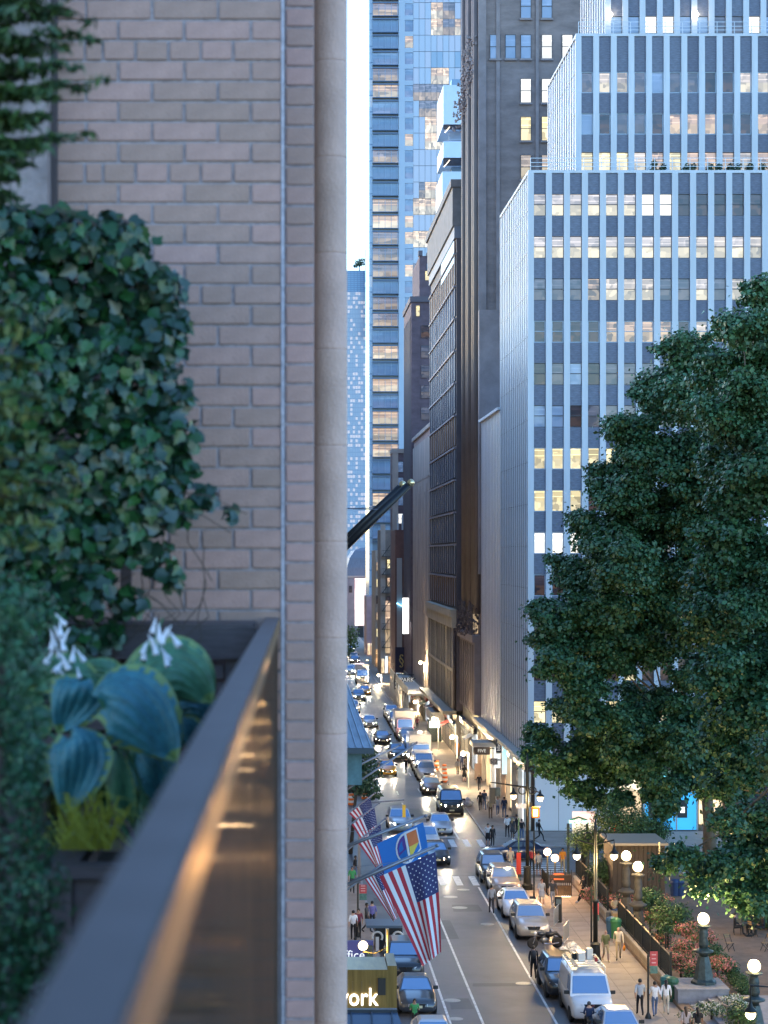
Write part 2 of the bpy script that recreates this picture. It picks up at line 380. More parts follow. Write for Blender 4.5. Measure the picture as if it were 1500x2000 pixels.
# ================================================================== THE TERRACE in front: wall, column, railing, planters
M_brick = mat('tan_brick', (.44, .275, .235), .85, var=.12, scale=12, bump=.22, bscale=90, rand=.11)
M_mortar = mat('mortar', (.36, .31, .33), .95, var=.25, scale=30, bump=.3, bscale=80)
DW = 6.65; K = F / DW
hotel = tag(MB().box(-16, .05, 7.12, 46, 0, 60).build('hotel_building', mat('hotel_stone', (.35, .29, .25), .9, var=.1, scale=1)), 'tan brick hotel block that the terrace wall belongs to', 'building')
M_hw = mat('hotel_pane', (.06, .08, .11), .1); hpane = MB().box(0, .02, 0, 1.1, 0, 1.9).mesh('window', M_hw); hsill = MB().box(0, .06, -.08, 1.18, -.14, -.005).mesh('sill', M_kerb)
for i in range(9):
    for j in range(13):
        o = link('window', hpane, hotel); o.location = (.051, 13 + i * 3.6, 4 + j * 3.5); q = link('sill', hsill, o)
wall = thing('brick_wall', 'tan brick terrace wall laid in long courses with header rows', 'wall', (-.35, 6.7, 20.6))
MB().box(xof(96, DW), xof(552, DW), DW + .0075, 7.1, 20.2, 24.6).build('mortar_bed', M_mortar, wall)
bmesh_cache = {}
def brick(x0, x1, y, z, h=.0575, parent=wall, deep=.08):
    key = (round(x1 - x0, 3), deep)
    if key not in bmesh_cache:
        w = key[0]; bmesh_cache[key] = MB().box(0, w, 0, deep, 0, h).mesh('brick', M_brick, bevel=.0022)
    o = link('brick', bmesh_cache[key], parent); b = WLOC[parent.name]
    o.location = (x0 - b.x + rnd.uniform(-.0008, .0008), y - b.y + rnd.uniform(-.0015, .0015), z - b.z + rnd.uniform(-.0012, .0012))
    o.rotation_euler = (0, rnd.uniform(-.004, .004), 0)
CP = 39.75 / K; xr = xof(549, DW); xl = xof(105, DW)
z_ref = zof(116, DW)                   # foot of a header course
for k in range(-33, 4):
    z = z_ref + k * CP
    if k % 6 == 0: js = [455, 392, 329, 264.6, 200.6, 165.6]
    elif k % 2: js = [490, 360, 231]
    else: js = [425.6, 297, 168]
    xs = [xr] + [xof(j, DW) for j in js] + [xl]
    for a, b in zip(xs[1:], xs[:-1]):
        if b - a > .03: brick(a + .005, b - .005 if b != xr else b, DW, z)
strip = thing('brick_pier', 'narrow brick pier end one brick wide beside the pink column', 'pier', (.03, 6.9, 19.9))
D2 = 6.85
MB().box(xof(556, D2), xof(613, D2), D2 + .007, 7.11, 19.6, 24.4).build('mortar_bed', M_mortar, strip)
for k in range(-58, 3):
    brick(xof(559, D2), xof(612, D2), D2, zof(50, D2) + k * 38.75 / F * D2, parent=strip, deep=.1)
MB().box(xof(549.5, DW), xof(555, DW), DW - .004, 6.9, 20.2, 24.6).build('sealant_joint', mat('sealant', (.5, .46, .52), .7, var=.25, scale=40, bump=.4, bscale=60), strip)
M_stone = mat('stained_stone', (.27, .22, .22), .9, var=.45, scale=6, bump=.4, bscale=30)
pier = thing('stone_pier', 'stained grey stone pier behind the maple branches', 'pier', (-.9, 6.6, 20.6))
MB().box(xof(-90, 6.5), xof(92, 6.5), 6.5, 7.1, 20.2, 24.6).build('shaft', M_stone, pier)
MB().box(xof(92.5, 6.5), xof(103, 6.5), 6.6, 7.1, 20.2, 24.6).build('gap_shade_strip', mat('gap_shade', (.08, .065, .07), .9), pier)  # solid strip, the gap's shade put into its dark colour
# terracotta corner column
colm = thing('corner_column', 'smooth pink terracotta corner column of stacked blocks', 'column', (.21, 10, 19))
M_terra = mat('terracotta', (.62, .41, .35), .75, var=.14, scale=5, bump=.35, bscale=70, rand=.04)
h = 187 / F * 10; blk = MB().lathe([(.0768, 0), (.0785, .002), (.0785, .012), (.0785, h - .012), (.0785, h - .002), (.0768, h - .0003)], (0, 0, 0), 40).mesh('block', M_terra, smooth=True)
z = zof(497, 10)
for k in range(-13, 5):
    o = link('block', blk, colm); o.location = (.2115 - .21, 0, z + k * h - 19)
MB().box(xof(600, 10), .2115, 10.0, 11, 17, 25.6).build('corner_return', M_terra, colm)

# railing of bronze, seen along its length from the street side
M_cap = mat('bronze_cap', (.14, .125, .135), .5, .5, var=.15, scale=8)
M_edge = mat_sheen('bronze_edge', (.12, .09, .075), (.9, .65, .45), .3, .25)
M_panel = mat_sheen('bronze_panel', (.05, .036, .03), (.85, .62, .42), .19, .09, .8, 9, (1, 9, .02))
rail = thing('terrace_railing', 'dark bronze parapet railing running toward the camera with polished panel', 'railing', (-.1, 3, 20.7))
def rx(off, d): return off + .00775 * d
def rail_bar(o0, o1, z0, z1, d0=.25, d1=6.64):
    vs = [(rx(o, d), d, z) for d in (d0, d1) for o, z in ((o0, z0), (o1, z0), (o1, z1), (o0, z1))]
    return MB().add(vs, [(0, 1, 2, 3), (7, 6, 5, 4), (0, 4, 5, 1), (1, 5, 6, 2), (2, 6, 7, 3), (3, 7, 4, 0)])
rail_bar(-.1257, -.0785, 21.756, 21.794).build('cap', M_cap, rail, bevel=.003)
rail_bar(-.0784, -.0765, 21.752, 21.795).build('cap_edge', M_edge, rail)
rail_bar(-.098, -.083, 20.3, 21.7555).build('panel', M_panel, rail)
structure(MB().box(-6, -.11, -1.5, 6.6, 20.4, 20.7).build('terrace_floor', mat('terrace_paver', (.2, .17, .16), .8, var=.2, scale=3)))
hotel2 = MB().box(-6, -.3, -1.5, 7.1, 0, 20.39).build('lower_storeys', MATS['hotel_stone'], hotel)

# planters
M_wood = mat('dark_wood', (.075, .055, .06), .6, var=.3, scale=10, stretch=(1, 1, 8), bump=.2, bscale=30)
def box_planter(label, x0, x1, y0, y1, z0, z1, nb=4):
    t = thing('wooden_planter', label, 'planter', ((x0 + x1) / 2, (y0 + y1) / 2, z0), group='wooden planters on the terrace')
    for x in (x0, x1 - .05):
        for y in (y0, y1 - .05): MB().box(x, x + .05, y, y + .05, z0, z1 - .0301).build('post', M_wood, t)
    hh = (z1 - z0 - .03) / nb
    for k in range(nb):
        MB().box(x0 + .052, x1 - .052, y0 + .01, y0 + .03, z0 + k * hh + .006, z0 + (k + 1) * hh - .006).build('board', M_wood, t)
        MB().box(x1 - .03, x1 - .01, y0 + .052, y1 - .052, z0 + k * hh + .006, z0 + (k + 1) * hh - .006).build('board', M_wood, t)
    m = MB()
    for a in ((x0 - .01, x1 + .01, y0 - .012, y0 + .06), (x0 - .01, x1 + .01, y1 - .06, y1 + .012), (x0 - .01, x0 + .06, y0 + .061, y1 - .061), (x1 - .06, x1 + .01, y0 + .061, y1 - .061)): m.box(*a, z1 - .03, z1)
    m.build('rim', M_wood, t)
    MB().box(x0 + .061, x1 - .061, y0 + .061, y1 - .061, z1 - .12, z1 - .06).build('soil', mat('soil', (.035, .026, .02), .95, bump=.6, bscale=60), t)
    return t
box_planter('dark wooden planter box holding the hosta beside the railing', -.545, -.15, 4.7, 5.4, 20.7, 21.285, 3)
t = thing('wooden_planter', 'dark wooden planter with wide top board against the brick wall', 'planter', (-.7, 6.3, 20.7), group='wooden planters on the terrace')
zt = zof(1219, 6.2)
MB().box(-1.4, xof(497, 6.2), 6.2, 6.55, zt - .012, zt).build('lid', M_wood, t)
MB().box(-1.4, xof(499, 6.2), 6.19, 6.22, zt - .105, zt - .0125).build('board', M_wood, t)
for k in range(7):
    MB().box(-1.4, xof(436, 6.2), 6.215, 6.235, zt - .165 - k * .052, zt - .125 - k * .052).build('slat', M_wood, t)
for px in (498, 300, 40): MB().box(xof(px, 6.2) - .09, xof(px, 6.2) - .002, 6.221, 6.29, 20.7, zt - .106).build('post', M_wood, t)

# ivy on the wall
M_ivy = [mat('ivy_leaf_a', (.011, .05, .016), .32, var=.4, scale=30, rand=.35, spec=.5), mat('ivy_leaf_b', (.026, .09, .022), .32, var=.35, scale=30, rand=.35, spec=.5), mat('ivy_leaf_c', (.022, .058, .036), .3, rand=.3, spec=.6)]
ivy = thing('ivy', 'dense dark ivy climbing over the brick wall above the planters', 'ivy', (-.6, 6.2, 20.9))
DI = 6.0
outl = [(60, 470, .11), (150, 475, .10), (240, 490, .10), (300, 560, .09), (60, 600, .15), (200, 600, .14), (310, 660, .08), (300, 760, .10), (330, 850, .085), (200, 740, .16), (60, 760, .16),
        (350, 920, .06), (400, 975, .045), (440, 1005, .025), (250, 900, .13), (120, 920, .16), (10, 900, .12), (330, 990, .075), (240, 1040, .10), (120, 1060, .13), (20, 1080, .12), (300, 1090, .06), (180, 1150, .08), (90, 1170, .09),
        (250, 1180, .055), (210, 1240, .05), (20, 1200, .1), (150, 1250, .06), (330, 1130, .03), (60, 1000, .14), (170, 1000, .12), (280, 980, .1), (60, 1120, .11), (160, 1100, .1), (280, 860, .1), (110, 440, .07), (200, 450, .07), (10, 450, .1), (340, 780, .05), (320, 560, .04), (345, 640, .045)]
blobs = [(xof(px, DI), DI + rnd.uniform(-.03, .12), zof(py, DI), r, (1, .9, 1.0)) for px, py, r in outl]
C, N, S = blob_leaves(blobs, 1250, .047, 3, shell=.6, up=.15)
N = N * 1.0 + np.array([.15, -.9, .35]); ok = C[:, 1] < 6.55; C, N, S = C[ok], N[ok], S[ok]
order = np.argsort(C[:, 1]); big = order[:300]; rest = order[300:]
leafs = []
a = [(-.42, 0), (-.5, .24), (-.2, .46), (-.02, .30), (.16, .34), (.2, .16), (.56, 0), (.2, -.16), (.16, -.34), (-.02, -.30), (-.2, -.46), (-.5, -.24)]
for q in range(3):
    mb = MB().add([(0, 0, 0)] + [(p, w, abs(w) * .22 - max(0, p) * .18) for p, w in a], [(0, 1 + i, 1 + (i + 1) % 12) for i in range(12)])
    leafs.append(mb.mesh('leaf', M_ivy[q]))
def orient(o, n, size, roll):
    q = Vector(n).to_track_quat('Z', 'Y'); o.rotation_mode = 'QUATERNION'
    o.rotation_quaternion = q @ Matrix.Rotation(roll, 3, 'Z').to_quaternion(); o.scale = (size, size, size)
for i in big:
    o = link('leaf', leafs[rnd.choice((0, 0, 1, 1, 2))], ivy); o.location = Vector(C[i]) - WLOC[ivy.name]; orient(o, N[i], S[i], -math.pi / 2 + rnd.uniform(-.8, .8))
me = leaf_mesh('foliage', C[rest] - np.array(WLOC[ivy.name]), N[rest], S[rest], M_ivy, 5, shape=1, wide=.66); tag(link('foliage', me, ivy), kind='stuff')
m = MB()
for k in range(26):
    x = rnd.uniform(60, 400); y0 = rnd.uniform(980, 1200); pts = [at(x, y0 + i * 38, 6.15) + Vector((rnd.uniform(-.02, .02) * i, 0, 0)) for i in range(5)]; m.tube(pts, .0022, 4)
for px, py, qx, qy in ((330, 960, 482, 1004), (340, 1000, 450, 1040), (260, 1150, 360, 1230)): m.tube([at(px, py, 5.98), at((px + qx) / 2, (py + qy) / 2 - 14, 5.95), at(qx, qy, 5.95)], .002, 4)
tag(m.build('stem', mat('ivy_stem', (.06, .04, .03), .8), ivy), kind='stuff')
# dark slatted trellis behind the ivy
trel = thing('trellis', 'dark slatted trellis behind the ivy', 'trellis', (-.8, 6.4, 20.8))
for k in range(6): MB().box(xof(-40 + k * 55, 6.4), xof(-18 + k * 55, 6.4), 6.4, 6.42, 21.0, zof(430, 6.4)).build('slat', M_wood, trel)

# hosta
M_hb = mat('hosta_blue', (.035, .16, .19), .42, var=.3, scale=35, bump=.25, bscale=120, spec=.5)
M_hg = mat('hosta_green', (.06, .17, .09), .45, var=.35, scale=35, bump=.2, bscale=100)
M_hy = mat('hosta_margin', (.17, .25, .09), .5, var=.2, scale=30)
hosta = thing('hosta', 'big blue-green hosta with yellow leaf margins and white flowers', 'plant', (-.33, 5.05, 21.2))
def hosta_leaf(b, mid, tip, w, d, m, droop=.05):
    B, Mi, T = at(*b, d), at(*mid, d - .05), at(*tip, d + .02); sc = d / F
    def fn(u, v):
        p = B * (1 - u) ** 2 + Mi * 2 * u * (1 - u) + T * u * u
        t = (2 * (1 - u) * (Mi - B) + 2 * u * (T - Mi)).normalized()
        nrm = Vector((0, -1, .35)); s = t.cross(nrm).normalized(); nrm = s.cross(t).normalized()
        s = s * (-1)
        ww = w * sc * .5 * (math.sin(math.pi * min(1, u * .93 + .07)) ** .62) * (1 if u > .12 else .75 + u * 2)
        vv = (v - .5) * 2
        back = t * (-.16 * w * sc * abs(vv) ** 1.6 * max(0, 1 - u * 3.2))
        rib = .003 * math.cos(vv * 25) * math.sin(math.pi * u)
        return p + s * ww * vv + back + nrm * (-(vv * vv) * ww * .42 + .012 * math.sin(5 * u + vv * 4) + rib)
    mb = MB(); nu, nv = 20, 40; mb.grid(lambda i, j: fn(i, j), nu, nv)
    k = 0
    for j in range(nv):
        for i in range(nu):
            e = (j < 1 or j >= nv - 1) or (i >= nu - 1) or ((j < 4 or j >= nv - 4) and (i * 7) % 5 < 3); mb.m[k] = 1 if e else 0; k += 1
    lf = mb.build('leaf', [m, M_hy], hosta, smooth=True)
    base = Vector((-.33 + rnd.uniform(-.06, .06), 5.08, 21.2)); mm = (base + B) / 2 + Vector((0, 0, .05)); MB().tube([base, mm, B], .005, 6).build('stalk', M_hg, hosta)
hosta_leaf((250, 1395), (330, 1235), (412, 1372), 165, 5.16, M_hg)
hosta_leaf((250, 1345), (200, 1295), (150, 1315), 74, 5.25, M_hg)
hosta_leaf((165, 1330), (150, 1340), (115, 1428), 128, 5.02, M_hb)
hosta_leaf((195, 1365), (250, 1330), (345, 1484), 180, 4.9, M_hb)
hosta_leaf((60, 1440), (55, 1470), (60, 1560), 90, 5.1, M_hg)
hosta_leaf((60, 1400), (80, 1380), (30, 1470), 80, 5.15, M_hg)
hosta_leaf((240, 1520), (260, 1540), (330, 1600), 80, 5.12, M_hg)
hosta_leaf((140, 1432), (160, 1460), (128, 1585), 140, 4.86, M_hb)
hosta_leaf((175, 1320), (110, 1290), (62, 1345), 90, 5.12, M_hg)
hosta_leaf((222, 1470), (225, 1520), (258, 1606), 60, 4.95, M_hg)
hosta_leaf((262, 1470), (300, 1490), (325, 1570), 110, 5.05, M_hb)
hosta_leaf((345, 1395), (390, 1360), (428, 1425), 90, 5.3, M_hb)
hosta_leaf((330, 1420), (370, 1410), (395, 1470), 70, 5.25, M_hb)
hosta_leaf((195, 1440), (190, 1500), (205, 1590), 60, 5.05, M_hg)
hosta_leaf((90, 1330), (60, 1320), (20, 1390), 80, 5.2, M_hg)
hosta_leaf((285, 1540), (300, 1575), (290, 1640), 70, 5.1, M_hb)
M_fl = mat('hosta_flower', (.74, .72, .78), .6)
bell = MB().lathe([(.0015, .0), (.0035, -.012), (.005, -.026), (.0085, -.038), (.0095, -.047), (.011, -.053), (.006, -.05), (.001, -.04)], n=8).mesh('flower', M_fl, smooth=True)
for sx, sy, ex, ey, n in ((170, 1420, 112, 1205, 15), (250, 1400, 318, 1208, 11)):
    A, Bp = at(sx, sy, 5.1), at(ex, ey, 5.0); MB().tube([A, (A + Bp) / 2 + Vector((0, 0, .02)), Bp], .003, 5).build('flower_stem', M_hg, hosta)
    for k in range(n):
        p = Bp + (A - Bp) * (k * .032) + Vector((rnd.uniform(-.03, .03), rnd.uniform(-.02, .02), rnd.uniform(-.01, .01)))
        o = link('flower', bell, hosta); o.location = p - WLOC[hosta.name]; o.rotation_euler = (rnd.uniform(-.5, .5), rnd.uniform(-.7, .7), 0); s = rnd.uniform(.6, .9); o.scale = (s, s, s)
m = MB()
for k in range(110):
    b = at(170 + rnd.uniform(-50, 45), 1660, 4.75 + rnd.uniform(0, .2)); dx, dz = rnd.uniform(-.13, .14), rnd.uniform(-.02, .13)
    e = b + Vector((dx, rnd.uniform(-.08, .02), dz)); mid = b + Vector((dx * .45, 0, abs(dz) * .8 + .035)); w = Vector((.002, .001, 0))
    m.add([b - w, b + w, mid + w, e, mid - w], [(0, 1, 2, 4), (4, 2, 3)])
tag(m.build('ornamental_grass', mat('golden_grass', (.30, .30, .03), .6, var=.3, scale=20)), 'golden ornamental grass tuft at the foot of the hosta', 'grass', kind='thing')

# box shrub and maple at the left edge
def leafy(name, label, cat, blobs, dens, size, mats, base, seed, shell=.5, up=.4, stems=(), wide=.62, shape=0, ndir=None, group=None, part='crown', sm=None, stem='trunk'):
    t = thing(name, label, cat, base, group=group); C, N, S = blob_leaves(blobs, dens, size, seed, shell, up)
    if ndir is not None: N = N * .7 + np.array(ndir)
    tag(link(part, leaf_mesh(part, C - np.array(base), N, S, mats, seed, wide=wide, shape=shape), t), kind='stuff')
    if stems:
        m = MB()
        for pts, rs in stems: m.tube(pts, rs, 6)
        m.build(stem, sm or mat('bark_twig', (.06, .045, .035), .85), t, smooth=True)
    return t
M_box = [mat('box_leaf_a', (.02, .085, .032), .45, var=.3, scale=40), mat('box_leaf_b', (.03, .125, .05), .42, var=.3, scale=40), mat('box_leaf_c', (.012, .05, .02), .5)]
DB = 3.7
bl = [(xof(px, DB), DB + rnd.uniform(-.03, .1), zof(py, DB), r) for px, py, r in ((10, 1200, .07), (40, 1300, .045), (-20, 1320, .1), (30, 1420, .05), (-10, 1500, .09), (50, 1540, .05), (40, 1650, .07), (90, 1720, .045), (20, 1780, .1), (90, 1820, .04), (60, 1880, .07), (-30, 1900, .12), (0, 1990, .09))]
leafy('box_shrub', 'dense small-leaved box shrub at the lower left edge', 'shrub', bl, 8500, .013, M_box, (-.5, 3.7, 20.7), 11, stems=[([(-.55, 3.75, 20.7), (-.53, 3.72, 21.2), (-.52, 3.72, 21.8)], [.015, .012, .006])])
bl = [(xof(px, 5.4), 5.4, zof(py, 5.4), r) for px, py, r in ((30, 1160, .07), (90, 1200, .06), (40, 1260, .08), (10, 1330, .09), (60, 1370, .06), (20, 1440, .09))]
leafy('box_shrub', 'paler small-leaved shrub tucked behind the hosta leaves', 'shrub', bl, 4200, .02, M_box, (-.7, 5.4, 20.7), 12, stems=[([(-.7, 5.42, 20.7), (-.69, 5.42, 21.3), (-.69, 5.42, 21.8)], [.012, .01, .005])])
M_map = [mat('maple_leaf_a', (.06, .12, .03), .5, var=.3, scale=30), mat('maple_leaf_b', (.13, .15, .035), .5, var=.3, scale=30), mat('maple_leaf_c', (.04, .09, .035), .5)]
def sprays(lst, d):
    bl = []
    for px, py, qx, qy in lst:
        for k in range(7):
            u = k / 6; bl.append((xof(px + (qx - px) * u, d), d + rnd.uniform(-.06, .06), zof(py + (qy - py) * u + 14 * u * u, d), .04 * (1.15 - .75 * u), (1.3, 1, .34)))
    return bl
DM = 4.4
s1 = [(-80, 60, 110, 10), (-60, 100, 175, 52), (-70, 20, 120, -30), (-70, 150, 60, 120), (-60, 190, 200, 155), (-60, 240, 85, 215), (-60, 290, 170, 258), (-60, 350, 30, 330), (-60, 390, 20, 365), (-70, -10, 170, 25), (-60, 80, 130, 90), (-60, 130, 150, 128), (-60, 170, 110, 185), (-60, 215, 60, 240), (-60, 270, 90, 285), (-60, 320, 60, 300)]
leafy('maple_tree', 'feathery dark maple branch reaching in at the top left corner', 'tree', sprays(s1, DM), 3800, .034, [M_map[0], M_map[2]], (-1.1, 4.4, 20.7), 13, wide=.3, up=.9,
      stems=[([(-1.0, 4.4, 20.7), (-.8, 4.42, 22.2), (-.72, 4.4, 23.2)], [.03, .025, .012])] + [([at(a, b, DM), at((a + c) / 2, (b + d_) / 2 - 5, DM), at(c, d_ + 8, DM)], [.005, .003, .001]) for a, b, c, d_ in s1])
s2 = [(-90, 600, 40, 600), (-90, 650, 55, 640), (-80, 700, 75, 700), (-80, 750, 110, 770), (-80, 800, 95, 800), (-80, 840, 130, 850), (-80, 880, 130, 900), (-80, 920, 150, 940), (-80, 960, 150, 975), (-80, 1000, 90, 1010), (-80, 1040, 60, 1050)]
leafy('maple_tree', 'yellow-green maple branches in front of the ivy at the left edge', 'tree', sprays(s2, 4.2), 2400, .034, M_map, (-1.0, 4.2, 20.7), 14, wide=.32, up=.9,
      stems=[([(-.9, 4.2, 20.7), (-.75, 4.2, 21.6), (-.7, 4.2, 22.5)], [.028, .02, .01])] + [([at(a, b, 4.2), at(c, d_ + 8, 4.2)], [.004, .001]) for a, b, c, d_ in s2])
# ================================================================== BUILDINGS
def box(x0, x1, y0, y1, z0, z1): return MB().box(x0, x1, y0, y1, z0, z1)
WARM = (1, .78, .45); CREAM = (1, .9, .68)
P_white = mat_window('room_white_light', (.68, .60, .56), (1, .86, .58), .19, detail=.4)
P_cream = mat_window('room_cream_light', (.85, .72, .6), (1, .86, .6), .16, detail=.5)
P_yel = mat_window('room_yellow_light', (1, .83, .42), (1, .86, .5), .26, detail=.5)
P_hot = mat_window('room_bright', (1, .97, .88), (1, .97, .88), .26, detail=.05)
P_dim = mat_window('room_dim', (.35, .36, .48), (.5, .42, .36), .05, base=(.09, .1, .13), detail=.8)
P_dark = mat_window('room_dark', (.22, .17, .2), (.5, .28, .14), .035, base=(.03, .035, .05), detail=.9)
P_blue = mat_window('pane_sky_glow', (.35, .5, .8), (.3, .4, .6), .05, base=(.2, .28, .4), detail=.5)  # sky reflection put into the pane as a faint blue glow
P_amber = mat_window('room_amber', (.9, .62, .42), (1, .72, .42), .15, detail=.75)

# ---- 1: white-ribbed office block with setbacks
M_rib = mat('white_rib', (.62, .65, .69), .6, var=.10, scale=1.2, stretch=(1, 1, .12))
M_spand = mat('blue_grey_brick', (.165, .185, .245), .7, var=.28, scale=2.5, stretch=(1, 1, 5), bump=.3, bscale=18, rand=.12)
M_frame = mat('window_frame_pale', (.38, .48, .58), .5)
M_clad = mat('ribbed_metal', (.26, .26, .32), .25, .6, var=.12, scale=.4, stretch=(1, 1, .05))
M_dark = mat('dark_metal', (.03, .03, .035), .5)
M_core = mat('white_block_core', (.09, .1, .14), .8)
tower = thing('office_tower', 'white-ribbed office block with stepped setbacks across the avenue', 'building', (19, 161.7, 0))
BAY, FL, WW = 1.423, 3.34, .94
meshes = {}
def win_mesh(w, h, framed, sash):
    k = (round(w, 3), round(h, 3), framed, sash)
    if k not in meshes:
        m = MB(); t = .07 if framed else .035
        m.box(0, t, -.06, .05, 0, h).box(w - t, w, -.06, .05, 0, h).box(t, w - t, -.06, .05, 0, t).box(t, w - t, -.06, .05, h - t, h)
        if sash: m.box(t, w - t, -.05, .04, h * sash - .03, h * sash + .03)
        meshes[k] = (m.mesh('window', M_frame if framed else mat('window_frame_dark', (.07, .075, .09), .5)), {})
    return meshes[k]
def window(parent, x, y, z, w, h, pm, framed=False, sash=0.0, name='window'):
    me, panes = win_mesh(w, h, framed, sash); b = WLOC[parent.name]
    o = link(name, me, parent); o.location = (x - b.x, y - b.y, z - b.z)
    if pm.name not in panes:
        panes[pm.name] = MB().box(.03, w - .03, 0, .02, .03, h - .03).mesh('pane', pm)
    p = link('pane', panes[pm.name], o); return o
def tier(x0, d, z0, z1, nb, rows, x_end, d_end, side_n, top_spand=1.75):
    # rows: list of (z of the sill, height, [pane material per bay], framed, sash)
    xe = x0 + .43 + nb * BAY
    box(x0 + .25, x_end, d + .3, d_end, z0, z1 - .3).build('core', M_core, tower)
    MB().box(x0 + .001, x_end + .1, d + .02, d + .3, z1 - .22, z1).box(x0 + .001, x0 + .25, d + .301, d_end, z1 - .22, z1).build('coping', M_rib, tower)
    pier = MB().box(0, .47, 0, .34, z0, z1 - .225).mesh('pier', M_rib)
    for k in range(nb + 1):
        o = link('pier', pier, tower); o.location = (x0 - .04 + k * BAY - 19, d - .06 - 161.7, 0)
    zs = sorted(rows, key=lambda r: r[0])
    for i, (zb, h, ms, framed, sash) in enumerate(zs):
        zt = zs[i + 1][0] if i + 1 < len(zs) else z1 - .23
        sp = MB().box(.001, BAY - .472, 0, .16, 0, zt - zb - h - .02).mesh('spandrel', M_spand)
        for k in range(nb):
            x = x0 + .43 + k * BAY; pm = ms[k % len(ms)]
            window(tower, x + .004, d + .24, zb + .005, WW, h, pm, framed, sash)
            o = link('spandrel', sp, tower); o.location = (x - 19, d + .12 - 161.7, zb + h + .01)
    # street side: slim fins over metal cladding
    box(x0 + .12, x0 + .245, d + .31, d_end, z0, z1 - .23).build('cladding', M_clad, tower)
    L_ = d_end - d - .6; fin = MB().box(.242, .2995, 0, .46, z0, z1 - .225).mesh('fin', M_rib)
    for k in range(side_n):
        o = link('fin', fin, tower); o.location = (x0 - .18 - 19, d + .5 + L_ * k / (side_n - 1) - 161.7, 0)
    m = MB(); z = z1 - FL * .9
    while z > z0: m.box(x0 + .1, x0 + .12, d + .35, d_end, z, z + .07); z -= FL
    tag(m.build('floor_joint', M_dark, tower), kind='stuff')
def pick(s): return [dict(w=P_white, c=P_cream, y=P_yel, h=P_hot, d=P_dim, k=P_dark, b=P_blue, a=P_amber)[ch] for ch in s]
Z1 = zof(332, 161.7); r1 = []
pat = ['wwwwwwhhkkkkkkkkk', 'wwwwwwwwwccwchhww', 'dddacccddwdcccddd', 'kkkkaaaakcacacaac', 'kdbkddddkdddbkkdd', 'bbkdddddddbdddddd', 'yyyyyacacyyyyyyyy', 'yyykyyyayyyyyyyyy', 'hhhddhdddhhhddhhh', 'kkkkdkdkdkkkdkkkd', 'dkkkkdkddkdkdkkdd', 'kkkykykkkykkkykkk', 'yyyyyyyyyyyyyyyyy', 'bdbdbbddbdbdbdbdd']
for i, s in enumerate(pat):
    fr = i in (3, 6, 7, 8, 9, 13); r1.append((zof(421, 161.7) - i * FL, 1.72, pick(s), fr, 0 if fr and i != 3 else .52))
tier(19.0, 161.7, 5.9, Z1, 17, r1, 48, 183.6, 16)
Zb = zof(65, 165.3); r2 = []
for (yb, s, fr) in ((181, 'dccdbddkkcckdcdc', True), (262, 'bkddkaaakkaakdka', True), (338, 'yyycayaaacacyyaa', False)):
    r2.append((zof(yb, 165.3), 1.7, pick(s), fr, 0))
tier(23.27, 165.3, Z1, Zb, 16, r2, 48, 183.5, 13)
r3 = [(zof(64, 168.8), 1.4, pick('bbhhbbddhbdbbdbh'), False, 0), (zof(-40, 168.8), 1.7, pick('dccdbddkkcck'), True, 0)]
tier(26.2, 168.8, Zb, zof(-120, 168.8), 14, r3, 48, 183.4, 11)
# roof railings, roof shrubs, wall lamps
M_rail = mat('pale_rail', (.55, .6, .66), .4, .4)
for x0, x1, d, z in ((19.2, 46, 162.0, Z1), (23.5, 46, 165.6, Zb)):
    t = thing('roof_railing', 'thin pale railing along the %s roof terrace of the white office block' % ('lower' if z == Z1 else 'upper'), 'railing', (x0, d, z), group='roof railings')
    m = MB()
    for k in range(int((x1 - x0) / 1.4)): m.box(x0 + k * 1.4, x0 + k * 1.4 + .04, d, d + .04, z, z + 1.0)
    m.build('post_row', M_rail, t); m = MB()
    for q in (.35, .65, 1.0): m.box(x0, x1, d + .005, d + .035, z + q - .02, z + q + .02)
    m.build('rail', M_rail, t)
M_shrub = [mat('roof_shrub_a', (.03, .06, .035), .7), mat('roof_shrub_b', (.05, .09, .04), .7)]
for i, px in enumerate((1275, 1293, 1340, 1352, 1385, 1402, 1425, 1440, 1462, 1488)):
    b = (xof(px, 163.3), 163.3, Z1); hgt = .55 if i else .8
    leafy('roof_shrub', 'small dark shrub on the lower roof terrace, number %s from the terrace corner' % ('one two three four five six seven eight nine ten'.split()[i]), 'shrub', [(b[0], b[1], b[2] + .3, .33), (b[0] + .1, b[1], b[2] + hgt, .3)], 60, .2, M_shrub, b, 40 + i, group='shrubs on the lower roof terrace', part='foliage')
M_bulb = lit('wall_lamp_glow', (1, .8, .5), 6)
for px, lb in ((1192, 'small warm wall lamp left on the upper white storey'), (1360, 'small warm wall lamp right on the upper white storey')):
    p = at(px, 28, 168.6); t = thing('wall_lamp', lb, 'lamp', p, group='wall lamps on the upper storey')
    MB().ball((p.x, p.y, p.z), .2, 10, 6).build('globe', M_bulb, t); MB().box(p.x - .05, p.x + .05, p.y + .15, p.y + .4, p.z - .05, p.z + .2).build('bracket', M_dark, t)
    point_light('wall_lamp_light', p + Vector((0, -.5, 0)), (1, .75, .42), 5, .2, t)
